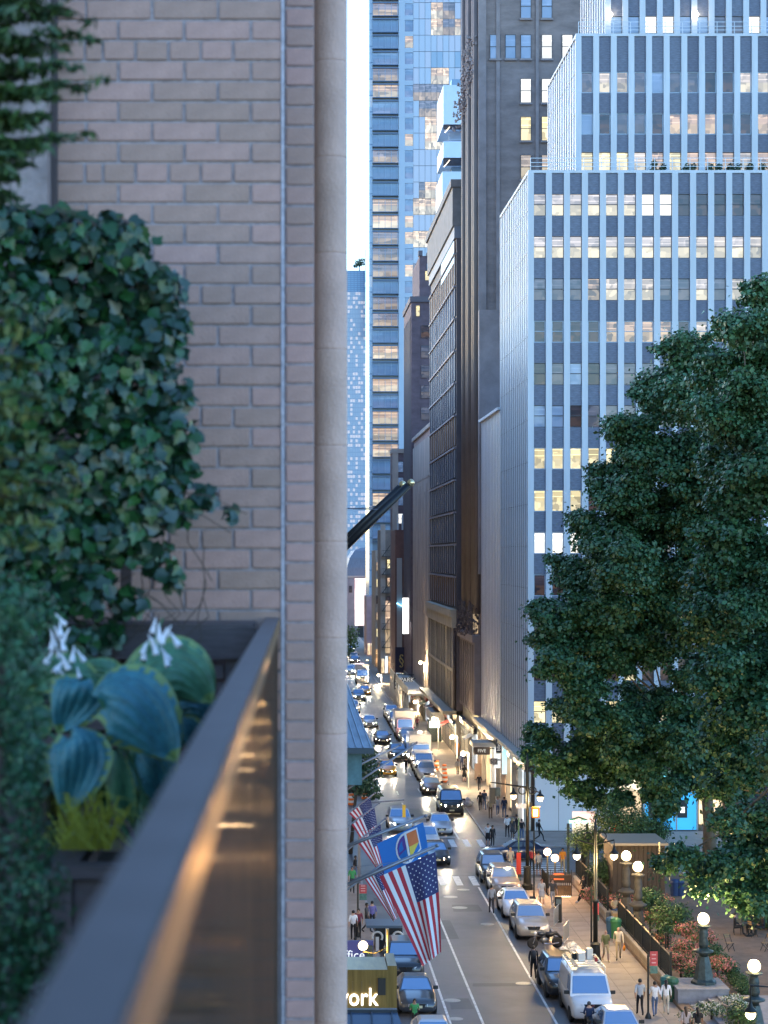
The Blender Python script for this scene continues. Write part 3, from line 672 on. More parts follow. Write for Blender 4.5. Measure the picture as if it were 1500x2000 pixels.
# lower wing along the street
ZW = zof(826, 202)
box(19.12, 44, 183.61, 202, 5.9, ZW - .05).build('low_wing', M_clad, tower)
fin = MB().box(.235, .289, 0, .62, 5.9, ZW).mesh('fin', mat('steel_fin', (.80, .76, .82), .3, .35))
for k in range(13):
    o = link('fin', fin, tower); o.location = (18.83 - 19, 184.0 + k * 1.42 - 161.7, 0)
box(18.8, 44.1, 183.63, 202.1, ZW, ZW + .25).build('coping', M_rib, tower)
box(23.9, 30, 187, 196, ZW + .26, zof(700, 190)).build('service_core', M_spand, tower)
box(23.8, 30, 186.9, 196.1, zof(700, 190) + .005, zof(632, 190)).build('service_core', mat('pale_panel', (.5, .6, .72), .6), tower)
# street level of the block
M_ledge = mat('ledge_stone', (.62, .56, .48), .6, var=.1, scale=1)
M_shopglow = mat_window('shop_glow', (1, .86, .6), (1, .74, .44), .36, base=(.1, .08, .06), detail=.6, split=.7)
M_shopcool = mat_window('shop_cool', (.75, .9, 1), (.9, .95, 1), .4, base=(.1, .1, .1), detail=.6, split=.7)
M_shops = [M_shopglow, M_shopcool, mat_window('shop_amber', (1, .62, .3), (1, .55, .25), .3, base=(.1, .06, .04), detail=.8, split=.6), mat_window('shop_dim', (.5, .4, .3), (.8, .6, .4), .1, base=(.08, .07, .06), detail=.8, split=.6), mat_window('shop_red', (1, .3, .2), (1, .7, .5), .22, base=(.1, .05, .04), detail=.8, split=.8), M_shopglow]
SHOPSIGN = [mat('sign_board_%d' % i, c, .5) for i, c in enumerate(((.03, .03, .035), (.25, .04, .04), (.05, .1, .2), (.4, .36, .3), (.06, .14, .1)))]
def shops(parent, x, y0, n, pitch, w, z0, z1, seed):
    q = random.Random(seed)
    for k in range(n):
        y = y0 + k * pitch; box(x, x + .18, y, y + w, z0, z1).build('shop_window', M_shops[q.randrange(6)], parent)
        m = MB()
        for j in range(4): m.box(x - .06, x - .001, y + w * j / 3 - .05, y + w * j / 3 + .05, z0, z1)
        m.box(x - .06, x - .001, y, y + w, z0 + (z1 - z0) * .72, z0 + (z1 - z0) * .72 + .09); m.build('shop_frame', M_dark, parent)
        box(x - .25, x + .1, y - .1, y + w + .1, z1 + .02, z1 + .02 + q.uniform(.3, .75)).build('shop_sign', SHOPSIGN[q.randrange(5)], parent)
        if q.random() < .4: MB().add([(x - 1.1, y, z1 - .5), (x - 1.1, y + w, z1 - .5), (x - .02, y + w, z1 + .015), (x - .02, y, z1 + .015)], [(0, 1, 2, 3)]).build('shop_awning', SHOPSIGN[q.randrange(5)], parent)
box(18.3, 19.1, 161.8, 202.3, 5.55, 5.88).build('ledge', M_ledge, tower)
box(18.75, 18.95, 162.1, 202.2, 4.75, 5.54).build('sign_band', mat('bronze_louver', (.09, .08, .075), .35, .7), tower)
box(19.3, 48, 162.5, 202, 0, 5.85).build('street_core', mat('street_core', (.14, .12, .11), .8), tower)
pil = MB().box(0, .5, 0, .55, .13, 4.745).mesh('pilaster', M_ledge)
kinds = [M_shops[i] for i in (1, 3, 0, 2, 3, 1, 0, 3, 2)]
for k in range(10):
    o = link('pilaster', pil, tower); o.location = (18.72 - 19, 162.0 + k * 4.4 - 161.7, 0)
    if k < 9: box(19.05, 19.29, 162.56 + k * 4.4, 166.38 + k * 4.4, .35, 4.5).build('shop_window', kinds[k], tower); box(19.0, 19.29, 162.56 + k * 4.4, 166.38 + k * 4.4, .13, .345).build('stall_riser', M_dark, tower)
MB().box(19.55, 25.9, 161.9, 162.3, .13, 5.4).build('hoarding', mat('white_hoarding', (.78, .78, .8), .5), tower)
for x in (21.4, 23.3): box(x, x + .03, 161.893, 161.9, .14, 5.39).build('hoarding_joint', M_dark, tower)
for k, (x0, x1, mm) in enumerate(((26.1, 28.0, M_shopglow), (32.6, 34.4, M_shopglow), (34.6, 37.5, P_dark), (37.7, 41, P_dark))): box(x0, x1, 162.2, 162.4, .6, 4.4).build('shop_window', mm, tower)
M_bank = mat('bank_blue_glow', (.05, .4, .85), .5, emit=(.05, .5, 1), estr=.16)  # the bank's blue interior light put in as a glowing wall
box(28.2, 32.4, 162.41, 162.48, .13, 4.6).build('bank_wall', M_bank, tower)
box(28.3, 32.3, 161.9, 162.0, 3.6, 4.5).build('bank_sign', lit('bank_sign_glow', (.12, .75, 1), .6), tower)
for x in (28.6, 29.7, 30.9): box(x, x + .75, 162.25, 162.4, 1.1, 2.5).build('cash_machine', M_dark, tower); box(x + .2, x + .55, 162.24, 162.249, 1.5, 1.95).build('screen', lit('atm_screen', (1, .97, .9), .5), tower)
for x in (28.15, 29.5, 30.7, 32.35): box(x, x + .12, 162.02, 162.1, .13, 4.6).build('mullion', mat('steel_mullion', (.35, .37, .4), .4, .7), tower)
box(26.0, 48, 161.6, 162.45, 4.7, 5.88).build('fascia', M_ledge, tower)

# ---- 2: dark brown masonry tower with shafts and gargoyles
M_brown = mat('brown_brick', (.27, .215, .205), .85, var=.3, scale=.35, stretch=(1, 1, 2.5), bump=.2, bscale=5)
M_stn = mat('brown_stone', (.30, .25, .25), .8, var=.2, scale=.6)
M_shaft = mat('dark_shaft', (.14, .11, .105), .6, var=.3, scale=1, stretch=(1, 1, .2))
bt = thing('masonry_tower', 'tall dark brown masonry tower with carved shafts behind the white block', 'building', (18.9, 204, 0))
box(19.2, 52, 204, 221, 6, 92).build('wall', M_brown, bt)
for a, b, y in ((934, 949, 203.7), (969, 976, 203.86), (1046, 1052, 203.86)): box(xof(a, 204), xof(b, 204), y, 203.999, 20, 92).build('pilaster', M_stn, bt)
box(xof(934, 203.6), xof(979, 203.6), 202.6, 203.69, 20, zof(606, 203)).build('buttress', M_stn, bt)
sh = MB().tube([(0, 0, 16), (0, 0, 92)], .42, 8).mesh('shaft', M_shaft, smooth=True)
for k in range(8): o = link('shaft', sh, bt); o.location = (19.15 - 18.9 - (.25 if k % 3 == 0 else 0), .6 + k * 2.25, 0)
mm = MB()
def carve(m, c, r, n):
    for k in range(n):
        p = c + Vector((rnd.uniform(-.7, .4) * r, rnd.uniform(-1, 1) * r * 1.2, rnd.uniform(-1, 1) * r * 1.5)); s = rnd.uniform(.06, .17) * r
        m.tube([p, p + Vector((rnd.uniform(-.5, 0), rnd.uniform(-.3, .3), rnd.uniform(.4, 1.3))) * s * 2], [s, s * .3], 5)
for k in range(6):
    c = Vector((18.7, 205.5 + k * 2.8, zof(110 + k * 10, 205 + k * 3) - k * .8)); m = MB(); carve(m, c, 1.2, 50); tag(m.build('carving', M_stn, bt), kind='stuff')
for k in range(6):
    c = Vector((18.8, 205.2 + k * 2.9, 15.2)); m = MB(); carve(m, c, 1.1, 60); tag(m.build('carving', M_shaft, bt), kind='stuff')
cmt = MB().box(0, .07, 0, .5, 5.99, 13.2).mesh('stone_pier', M_stn)
box(18.55, 19.19, 203.2, 221.2, 5.991, 13.2).build('base_wall', M_stn, bt); box(18.3, 19.19, 203.1, 221.2, 13.21, 13.9).build('belt_course', M_stn, bt)
for k in range(8):
    o = link('stone_pier', cmt, bt); o.location = (18.46 - 18.9, -.6 + k * 2.15, 0)
    box(18.535, 18.549, 203.95 + k * 2.15, 205.5 + k * 2.15, 6.3, 12.9).build('tall_window', mat_sheen('base_glass', (.09, .075, .065), (.8, .7, .6), .15, .2, .5, .3), bt)
box(18.9, 19.18, 206.5, 209, 14, 18).build('lit_bay', P_amber, bt)
for (cx, cy, pm) in ((967, 91, P_blue), (997, 91, P_blue), (1027, 91, P_blue), (1068, 91, P_hot), (1108, 91, P_hot), (1027, 12, P_blue), (1068, 12, P_blue), (1027, 177, P_hot), (1068, 177, P_hot), (1027, 251, P_yel), (1068, 251, P_yel), (1027, 326, P_cream), (1068, 326, P_cream), (1108, 177, P_hot)):
    window(bt, xof(cx, 204) - .52, 203.95, zof(cy + 24, 204), 1.04, 2.4, pm, False, .5)
    box(xof(cx, 204) - .62, xof(cx, 204) + .62, 203.75, 203.99, zof(cy + 24, 204) - .2, zof(cy + 24, 204) - .005).build('sill', M_stn, bt)
box(18.9, 45, 203, 221.3, 0, 5.99).build('street_storey', mat('street_stone', (.42, .38, .32), .7, var=.15, scale=.8), bt)
shops(bt, 18.71, 204, 4, 4.3, 3.4, .3, 4.0, 1)

# ---- 3: dark gridded office block
M_grid = mat('bronze_grid', (.30, .28, .32), .5, .2); M_gl = mat_sheen('dark_glass', (.05, .05, .075), (.6, .65, .8), .10, .2, .5, .3)
M_cream = mat('cream_stone', (.47, .42, .34), .75, var=.15, scale=.6)
gb = thing('gridded_office', 'dark office block with gridded windows above a cream stone base', 'building', (18, 221.5, 0))
box(18.25, 50, 221.4, 261, 5, zof(420, 221)).build('wall', mat('dark_wall', (.10, .085, .10), .7, var=.2, scale=.4), gb)
zc = zof(350, 221)
MB().box(17.6, 50, 221.0, 261.5, zc - .8, zc).box(17.8, 50, 221.2, 261.3, zc - 5, zc - .801).build('cornice', mat('cornice_stone', (.19, .175, .18), .75, var=.25, scale=.8, bump=.5, bscale=3), gb)
box(18.0, 50, 221.3, 261.2, zc - 6.3, zc - 5.001).build('frieze', mat('pale_frieze', (.19, .2, .25), .6), gb)
z = 16.3; i = 0
while z < zc - 9:
    t = MB().box(18.13, 18.24, 222, 260.6, z, z + 3.1).build('window_band', M_gl if i % 5 else mat_sheen('brown_glass', (.10, .065, .055), (.8, .6, .5), .12, .2, .5, .3), gb)
    m = MB()
    for k in range(13): m.box(18.07, 18.128, 222 + k * 3.2, 222.3 + k * 3.2, z, z + 3.1)
    m.build('mullion_row', M_grid, t)
    box(17.95, 18.248, 221.8, 260.9, z + 3.101, z + 3.3).build('ledge', mat('ledge_pale', (.24, .22, .26), .7), gb); z += 3.5; i += 1
box(18.05, 18.14, 222.5, 241, zc - 8.8, zc - 6.4).build('attic_window', mat_window('attic', (.75, .4, .2), (.8, .45, .25), .05, detail=.8), gb)
MB().box(17.5, 18.24, 221.3, 261.2, 15.2, 16.0).box(17.7, 18.24, 221.4, 261.2, 14.0, 15.199).build('belt_course', M_cream, gb)
cm = MB().box(.16, .229, 0, .45, 5.0, 13.99).mesh('stone_pier', M_cream)
for k in range(19):
    o = link('stone_pier', cm, gb); o.location = (17.7 - 18, .4 + k * 2.12, 0)
    if k < 18: box(17.93, 18.2, 222.4 + k * 2.12, 223.98 + k * 2.12, 5.2, 13.9).build('tall_window', M_gl if k % 4 else P_dark, gb)
box(17.84, 17.928, 221.9, 260, 9.2, 9.5).build('transom', M_cream, gb)
MB().box(16.8, 18.24, 221.6, 261, 4.6, 4.99).build('marquee_ledge', mat('marquee', (.28, .25, .2), .5, var=.2, scale=1), gb)
box(18.3, 50, 221.5, 261, 0, 4.59).build('street_storey', MATS['street_stone'], gb)
shops(gb, 18.1, 222.4, 9, 4.2, 3.4, .3, 3.5, 2)

# ---- 4: pinkish brick loft, 5: dark brick tower, 6 and 7: small fronts
M_pink = mat('pink_brick', (.42, .28, .25), .85, var=.18, scale=.8, stretch=(1, 1, 2)); M_beige = mat('beige_wall', (.42, .35, .32), .85, var=.3, scale=.4, stretch=(1, 1, .3))
lb = thing('brick_loft', 'narrow pinkish brick loft with a beige side next to the gridded block', 'building', (18.3, 262, 0))
zt = zof(833, 262)
box(18.42, 34, 262, 299, 4, zt).build('wall', M_pink, lb); box(18.25, 18.415, 264, 299, 4, zt - 1).build('side_wall', M_beige, lb)
for k in range(9): box(18.2, 18.3, 264.5 + k * 4, 266 + k * 4, 14, zt - 6 - (k % 3)).build('recessed_panel', M_beige, lb)
MB().box(18.1, 34, 261.7, 299.2, zt, zt + .5).box(18.2, 34, 261.8, 299.2, zt - 6.3, zt - 5.9).build('cornice', M_beige, lb)
z = zt - 4.2; i = 0
while z > 5:
    window(lb, 18.62, 261.9, z, .62, 1.9, (P_dark, P_yel, P_dark, P_amber, P_dark)[i % 5], False, .5); box(18.5, 19.4, 261.75, 261.99, z - .25, z - .005).build('sill', M_beige, lb); z -= 2.85; i += 1
box(18.2, 34, 262.2, 299, 0, 3.99).build('street_storey', MATS['street_stone'], lb)
shops(lb, 18.0, 263.4, 7, 5, 3.6, .3, 3.0, 3)
M_dbr = mat('dark_red_brick', (.15, .105, .125), .85, var=.3, scale=.6, stretch=(1, 1, 2))
db = thing('brick_tower', 'slim dark brick tower with stepped top and paired windows', 'building', (18, 300, 0))
zt = zof(590, 300)
box(18.1, 40, 300, 319, 4, zt).build('wall', M_dbr, db); box(xof(820, 300), 40, 301, 318, zt + .01, zof(498, 300)).build('upper_tier', M_dbr, db)
MB().box(17.9, 22, 299.7, 319.2, zt, zt + .8).box(xof(818, 300), xof(826, 300), 300.6, 302, zof(498, 300), zof(488, 300)).box(xof(834, 300), xof(842, 300), 300.6, 302, zof(498, 300), zof(492, 300)).build('parapet', mat('parapet_stone', (.14, .12, .14), .8), db)
for cy in (687, 726, 766, 808, 648): window(db, xof(822, 300), 299.95, zof(cy + 12, 300), 1.3, 1.85, P_dim if cy != 648 else P_dark, False, .5); window(db, xof(847, 300), 299.95, zof(cy + 12, 300), 1.3, 1.85, P_dim, False, .5)
window(db, xof(812, 300), 299.95, zof(618, 300), .6, 1.6, P_yel); window(db, xof(830, 300.9), 300.95, zof(548, 301), .6, 1.4, P_yel); window(db, xof(833, 300.9), 300.95, zof(528, 301), .8, 1.0, P_blue)
for k in range(6): box(17.98, 18.09, 301 + k * 3, 302.2 + k * 3, 12, zt - 2).build('pilaster', MATS['parapet_stone'], db)
shops(db, 17.8, 301, 4, 4.4, 3.6, .3, 3.2, 4)
box(18.0, 40, 300.2, 319, 0, 3.99).build('street_storey', MATS['street_stone'], db)
box(17.0, 17.9, 303, 303.2, 10.2, 15.5).build('lit_sign', lit('white_sign_glow', (1, .97, .92), .6), db)
sb = thing('brick_walkup', 'small brown brick building with white-framed windows and roof vents', 'building', (17.5, 340, 0))
zt = zof(885, 340); x6 = xof(766, 340)
box(x6, 36, 340, 346, 0, zt).build('wall', M_dbr, sb); box(x6 + .02, x6 + 1.0, 339.8, 339.99, 4, zt + .6).build('quoin', M_beige, sb); box(x6 - .1, 36, 339.7, 346.1, zt + .01, zt + .7).build('cornice', M_beige, sb)
for cy, pm in ((912, P_blue), (943, P_blue), (977, P_blue), (1013, P_hot)):
    for cx in (776, 795): window(sb, xof(cx, 340), 339.9, zof(cy + 10, 340), .95, 1.7, pm, True, .5)
fb = thing('glass_walkup', 'low building with a rusty brick gable and a tall teal window strip', 'building', (17.8, 326, 0))
zt = zof(1035, 326)
box(xof(772, 326), 34, 326, 338, 0, zt).build('wall', mat('rust_brick', (.2, .10, .085), .85, var=.2, scale=1), fb)
box(xof(775, 326), xof(785, 326), 325.8, 325.99, 1, zof(1090, 326)).build('render_panel', mat('render', (.45, .42, .4), .8), fb)
for k in range(5): box(xof(786, 326), xof(800, 326), 325.8, 325.99, 16.2 + k * 1.15 - 7, 17.25 + k * 1.15 - 7).build('pane', mat('teal_glass', (.12, .28, .3), .15, emit=(.3, .7, .75), estr=.025), fb)
for k in range(3): box(xof(776 + k * 9, 326), xof(779 + k * 9, 326), 326.5, 327, zt + .01, zt + 2.4).build('roof_vent', M_rib, fb)
MB().tube([at(775, 1178, 325.5), at(785, 1184, 325.5), at(789, 1172, 325.5), at(795, 1182, 325.5), at(800, 1176, 325.5)], .12, 6).build('neon_sign', lit('neon_blue', (.2, .6, 1), 1.2), fb)
for k in range(4): box(xof(774 + k * 7, 326), xof(779 + k * 7, 326), 325.8, 325.99, .4, 4.0).build('shop_window', M_shopglow if k % 2 else M_shopcool, fb)
fe = thing('fire_escape_building', 'narrow dark building fronted by black fire escapes and a lit stair', 'building', (17.3, 372, 0))
xa, xb = xof(743, 372), xof(775, 372); zt = zof(1035, 372)
box(xa, 30, 372, 384, 0, zt).build('wall', mat('soot_brick', (.24, .19, .17), .85, var=.25, scale=.8), fe); box(xa + .02, xa + .9, 371.7, 371.99, 3, zt + 1).build('quoin', M_beige, fe)
box(xof(752, 372), xof(762, 372), 371.8, 371.99, 4, 13.5).build('lit_stair', P_amber, fe)
for k in range(6):
    z = 5 + k * 3.3; m = MB().box(xof(745, 372), xof(773, 372), 370.5, 371.7, z, z + .08)
    for q in range(9): xx = xof(745, 372) + q * .32; m.box(xx, xx + .04, 370.5, 370.54, z + .08, z + 1.1)
    m.box(xof(745, 372), xof(773, 372), 370.49, 370.55, z + 1.1, z + 1.16); m.bar((xof(746, 372), 371, z), (xof(770, 372), 371, z + 3.2), .12); m.build('fire_escape', M_dark, fe)
for k in range(4):
    for px in (756, 764): window(fe, xof(px, 372), 371.9, 9.5 + k * 3.3, .55, 1.6, (P_yel, P_dark, P_amber)[(k + px) % 3], False, .5)
for k in range(3): box(xof(745 + k * 7, 372), xof(750 + k * 7, 372), 371.8, 371.99, .4, 3.4).build('shop_window', M_shops[k], fe)
cw2 = thing('corner_walkup', 'pale tan corner building between the fire escapes and the glass tower', 'building', (17, 395, 0))
box(xof(733, 395), 32, 395, 412, 0, zof(1075, 395)).build('wall', mat('tan_render', (.46, .37, .31), .85, var=.15, scale=.6), cw2)
for k in range(5): window(cw2, xof(735, 395), 394.9, 6 + k * 3.2, .6, 1.6, (P_yel, P_amber, P_dark)[k % 3], False, .5)
box(xof(734, 395), xof(742, 395), 394.8, 394.99, .4, 3.6).build('shop_window', M_shops[2], cw2)
# cantilevered white boxes with lit soffits
wb = thing('terraced_tower', 'white tower of jutting boxes with dark lit soffits beside the brown tower', 'building', (25, 330, 0))
M_wbox = mat('white_panel', (.66, .76, .86), .5, var=.05, scale=.5); M_soff = mat('dark_soffit', (.06, .045, .05), .6)
for a, t0, t1, dp in ((866, 166, 243, 4), (866, 276, 308, 4), (864, 335, 400, 0)):
    d = 324 + dp; xa = xof(a, d); xb = xof(912, d)
    box(xa, xb, d, d + 14, zof(t1, d), zof(t0, d)).build('box_storey', M_wbox, wb)
    MB().add([at(a - 6 + 6, t1 + 2, d), at(912, t1 + 2, d), at(912, t1 + 22, d + 10), at(a, t1 + 22, d + 10)], [(0, 1, 2, 3)]).build('soffit', M_soff, wb)
    for q in range(7): box(xa + 1.0 - q * .06, xa + 1.12 - q * .06, d + 1 + q, d + 1.3 + q, zof(t1 + 3 + q * 2, d + q), zof(t1 + 2.4 + q * 2, d + q)).build('downlight', lit('soffit_light', (1, .8, .55), 1.2), wb)
box(xof(880, 338), xof(930, 338), 336, 345, 20, zof(160, 338)).build('core', mat('core_glass', (.2, .3, .42), .2), wb)
box(xof(877, 334), xof(912, 334), 333.5, 335.9, zof(275, 334), zof(185, 334)).build('balcony_glass', P_blue, wb)

# ---- 8: blue glass tower
gt = thing('glass_tower', 'tall blue glass tower with framed bays and some lit floors', 'building', (19, 455, 0))
M_bl = mat('blue_steel', (.22, .32, .46), .35, .3); M_blp = mat('pale_blue_strip', (.42, .51, .62), .4)  # strip colour paled to stand in for distance haze
x0, x1, x2, x3, x4 = (xof(p, 455) for p in (725, 778, 791, 807, 912))
ZT = zof(-60, 455)
box(x0 + .3, x4, 455.6, 476, 0, ZT).build('core', mat('tower_core', (.16, .22, .3), .4), gt)
box(19.0 - .9, x0 + .29, 455.3, 476, 0, ZT).build('side_wall', mat_cells('side_cells', (.36, .46, .58), 1.2, 3.64, .1, CREAM, .03, axis='Y', line=(.2, .28, .4)), gt)
box(x1 + .05, x2, 455.0, 455.59, 0, ZT).build('blue_pier', M_blp, gt)
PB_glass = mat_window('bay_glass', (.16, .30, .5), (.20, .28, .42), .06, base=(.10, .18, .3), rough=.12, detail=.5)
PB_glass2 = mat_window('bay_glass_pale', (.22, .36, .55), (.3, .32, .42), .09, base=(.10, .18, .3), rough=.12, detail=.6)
PB_lit = mat_window('bay_lit', (1, .72, .5), (1, .86, .62), .17, detail=.55); PB_part = mat_window('bay_half', (.45, .42, .5), (1, .76, .5), .12, detail=.6)
litrows = {5: PB_lit, 12: PB_lit, 13: PB_lit, 14: PB_part, 15: PB_part, 16: PB_part, 21: PB_lit, 23: PB_lit, 25: PB_lit, 26: PB_lit, 27: PB_lit, -1: PB_lit, 0: PB_part, 4: PB_part, 9: PB_part, 18: PB_part, 19: PB_part, 30: PB_lit}
bay_me = {}; bm_beam = MB().box(0, x1 - x0 - .3, -.35, .25, -.28, .0).box(0, x1 - x0 - .3, -.35, .25, .45, .62).mesh('beam', mat('beam_steel', (.10, .145, .23), .4, .4))
mul = MB()
for q in range(5): mul.box(q * 1.37, q * 1.37 + .09, -.22, -.1, .63, 3.35)
mul = mul.mesh('mullion_row', M_bl)
litstrip = {2: 1, 8: 1, 13: 1, 14: 1, 16: 1, 19: 1, 20: 1, 21: 1, 23: 1, 25: 1, 27: 1}
for i in range(-2, 33):
    z = zof(10 + 31.9 * i + 26, 455); pm = litrows.get(i, PB_glass if (i * 7) % 3 else PB_glass2)
    if pm.name not in bay_me: bay_me[pm.name] = MB().box(0, x1 - x0 - .35, 0, .2, .63, 3.34).mesh('glass_bay', pm)
    o = link('glass_bay', bay_me[pm.name], gt); o.location = (x0 + .3 - 19, 455.2 - 455, z); q = link('mullion_row', mul, o); q.location = (0, 0, 0)
    o = link('beam', bm_beam, gt); o.location = (x0 + .3 - 19, 0, z)
    pm2 = PB_lit if litstrip.get(i) else PB_glass2
    k = 's' + pm2.name
    if k not in bay_me: bay_me[k] = MB().box(0, x3 - x2 - .1, 0, .2, .8, 3.3).mesh('glass_strip', pm2)
    o = link('glass_strip', bay_me[k], gt); o.location = (x2 + .05 - 19, .25, z); box(x2, x3, 455.1, 455.59, z - .28, z + .75).build('spandrel', M_blp, gt)
cwp = {}; nx = 9; cw = (x4 - x3) / nx
PC = [mat('curtain_a', (.43, .49, .58), .18, spec=.7, emit=(.3, .42, .7), estr=.018), mat('curtain_b', (.48, .5, .58), .2, spec=.7, emit=(.4, .42, .62), estr=.02), mat('curtain_c', (.30, .4, .52), .15, spec=.8), mat_window('curtain_lit', (1, .74, .5), (1, .88, .66), .2, detail=.6), mat_window('curtain_half', (.4, .45, .62), (1, .78, .55), .1, detail=.6)]  # unlit panes paled, distance haze put into their colour
r2_ = random.Random(4)
for i in range(-2, 23):
    z = zof(10 + 31.9 * i + 26, 455); hot = {0: (3, 7), 1: (3, 8), 7: (2, 4), 8: (2, 5), 11: (1, 5), 12: (0, 5), 14: (0, 3), 16: (0, 1), 4: (3, 6), 5: (0, 8), 6: (1, 4)}.get(i)
    for k in range(nx):
        if hot and hot[0] <= k < hot[1]: q = 3 if r2_.random() < .75 and i not in (5, 6) else 4
        else: q = 1 if (i in (9, 10, 13) or r2_.random() < .3) else (2 if (i in (2, 3) and r2_.random() < .4) else 0)
        if q not in cwp: cwp[q] = MB().box(.04, cw - .04, 0, .1, .05, 3.58).mesh('pane', PC[q])
        o = link('pane', cwp[q], gt); o.location = (x3 + k * cw - 19, .35, z)
# ---- 9: far towers and billboard
ft = thing('far_tower', 'distant hazy glass tower speckled with tiny lit windows and roof tree', 'building', (18, 620, 0))
zt = zof(528, 620); M_far = mat_cells('speckled_glass', (.44, .50, .58), 0.8, 1.35, .34, (1, .74, .5), .075, line=(.36, .43, .53), lw=.12)  # haze of distance put into the paler glass and line colours
box(xof(640, 620), xof(726, 620), 620, 650, 0, zof(570, 620)).build('wall', M_far, ft)
box(xof(640, 620), xof(726, 620), 620.2, 650, zof(570, 620) + .01, zt).build('crown_louvre', mat_cells('louvre', (.26, .40, .55), 1.0, .6, 0, (1, 1, 1), 0, line=(.2, .3, .44), lw=.2), ft)
box(xof(713, 618), xof(726, 618), 618, 625, zt - 20, zof(487, 618)).build('corner_shaft', mat_cells('shaft_cells', (.34, .5, .66), .8, 1.6, .1, CREAM, .05, line=(.28, .4, .55)), ft)
leafy('roof_tree', 'small tree standing on the roof of the distant tower', 'tree', [(xof(699, 622), 622, zof(515, 622), 1.3), (xof(706, 622), 622, zof(512, 622), 1.5), (xof(694, 622), 622, zof(519, 622), .8)], 14, .4, M_shrub, (xof(702, 622), 622, zt), 61, stems=[([(xof(702, 622), 622, zt), (xof(702, 622), 622, zof(512, 622))], [.2, .1])])
mb_ = thing('mansard_building', 'grey stone building with a curved mansard roof far down the street', 'building', (18.5, 545, 0))
xa, xb = xof(676, 545), xof(726, 545)
box(xa, xb, 545, 575, 0, zof(1128, 545)).build('wall', mat('grey_stone', (.28, .25, .27), .8, var=.2, scale=.4), mb_)
m = MB(); zr = zof(1128, 545)
prof = [(0, 0), (.25, 2.6), (1.0, 5.2), (2.4, 7.2), (4.2, 8.0)]
for i in range(4):
    (a, b), (c, d) = prof[i], prof[i + 1]; m.add([(xa + a, 545 + a, zr + b), (xb, 545 + a, zr + b), (xb, 545 + c, zr + d), (xa + c, 545 + c, zr + d)], [(0, 1, 2, 3)]); m.add([(xa + a, 545 + a, zr + b), (xa + c, 545 + c, zr + d), (xa + c, 575, zr + d), (xa + a, 575, zr + b)], [(0, 1, 2, 3)])
m.build('mansard_roof', mat('slate', (.20, .21, .26), .6, var=.2, scale=2, stretch=(6, 1, .5)), mb_)
box(xa, xb, 544.7, 545, zr, zr + .5).build('cornice', M_beige, mb_)
for k in range(3): window(mb_, xa + .8 + k * 2, 544.9, zr - 4, .8, 1.8, P_dark)
bb = thing('billboard', 'tall glowing pink and white video billboard far down the street', 'billboard', (19, 540, 6))
box(xof(693, 540), xof(716, 540), 540, 540.6, zof(1222, 540), zof(1130, 540)).build('screen', mat_window('screen_glow', (1, .62, .6), (1, .8, .78), .5, detail=.35, split=.75), bb)
box(xof(699, 540), xof(710, 540), 540.61, 541, 0, zof(1222, 540) + 1).build('support', M_dark, bb)
pkb = thing('poster_building', 'narrow front with tall pink posters beside the fire escapes', 'building', (19, 470, 0))
box(xof(716, 440), xof(741, 440), 440, 454, 0, zof(1165, 440)).build('wall', mat('poster_pink', (.5, .3, .3), .7, var=.2, scale=.3), pkb)
box(xof(729, 440), xof(740, 440), 439.8, 439.99, 3, 11).build('poster', mat('poster_red', (.5, .08, .09), .6, var=.3, scale=.4), pkb)
for k in range(3): box(xof(718 + k * 7, 440), xof(723 + k * 7, 440), 439.8, 439.99, .4, 2.8).build('shop_window', M_shopglow, pkb)
# left-hand street wall (mostly hidden by the column)
M_lw = mat_cells('left_cells', (.2, .17, .16), 2.2, 3.6, .3, WARM, .08, rough=.6, line=(.3, .26, .23), lw=.3, axis='Y')
for lbl, y0, y1, z1 in (('left-hand stone building carrying the flag poles behind the column', 47, 138, 34), ('left-hand building past the avenue behind the pink column', 158, 300, 42), ('far left-hand building down the street behind the pink column', 302, 520, 50)):
    t = thing('street_building', lbl, 'building', (-8, y0, 0)); box(-20, .6, y0, y1, 0, z1).build('wall', M_lw, t)
    for k in range(int((y1 - y0) / 7)): box(.601, .7, y0 + 1 + k * 7, y0 + 6 + k * 7, .4, 4.2).build('shop_window', M_shopglow, t)
# ================================================================== VEHICLES (front of each prototype points to -Y, toward the camera)
M_glass = mat('car_glass', (.25, .39, .58), .04, .6, spec=.8)  # blue of the reflected sky put into the glass colour
M_tyre = mat('tyre', (.018, .018, .02), .85); M_rim = mat('wheel_rim', (.45, .45, .47), .3, .9)
M_trim = mat('black_trim', (.015, .015, .017), .4); M_chrome = mat('chrome', (.6, .6, .62), .15, 1.0)
M_lens = mat('lamp_lens', (.7, .72, .75), .08, spec=.8); M_lampon = lit('headlight_on', (1, .86, .62), 26.0); M_tail = mat('tail_lens', (.35, .02, .02), .2)
M_plate = mat('number_plate', (.65, .6, .4), .5)
PAINT = {}
def paint(n, c, metal=.35, rough=.28):
    if n not in PAINT: PAINT[n] = mat('paint_' + n, c, rough, metal, coat=.8, var=.03, scale=2)
    return PAINT[n]
paint('white', (.74, .74, .75), .0); paint('silver', (.5, .51, .54)); paint('beige', (.46, .42, .38)); paint('black', (.02, .021, .025), .2); paint('charcoal', (.06, .065, .075))
paint('blue', (.03, .07, .18)); paint('navy', (.025, .04, .09)); paint('taxi', (.75, .36, .03), .0); paint('brown', (.16, .1, .07)); paint('red', (.35, .03, .03)); paint('bronze', (.3, .27, .25)); paint('pink', (.75, .4, .5), 0); paint('grey', (.25, .26, .28))
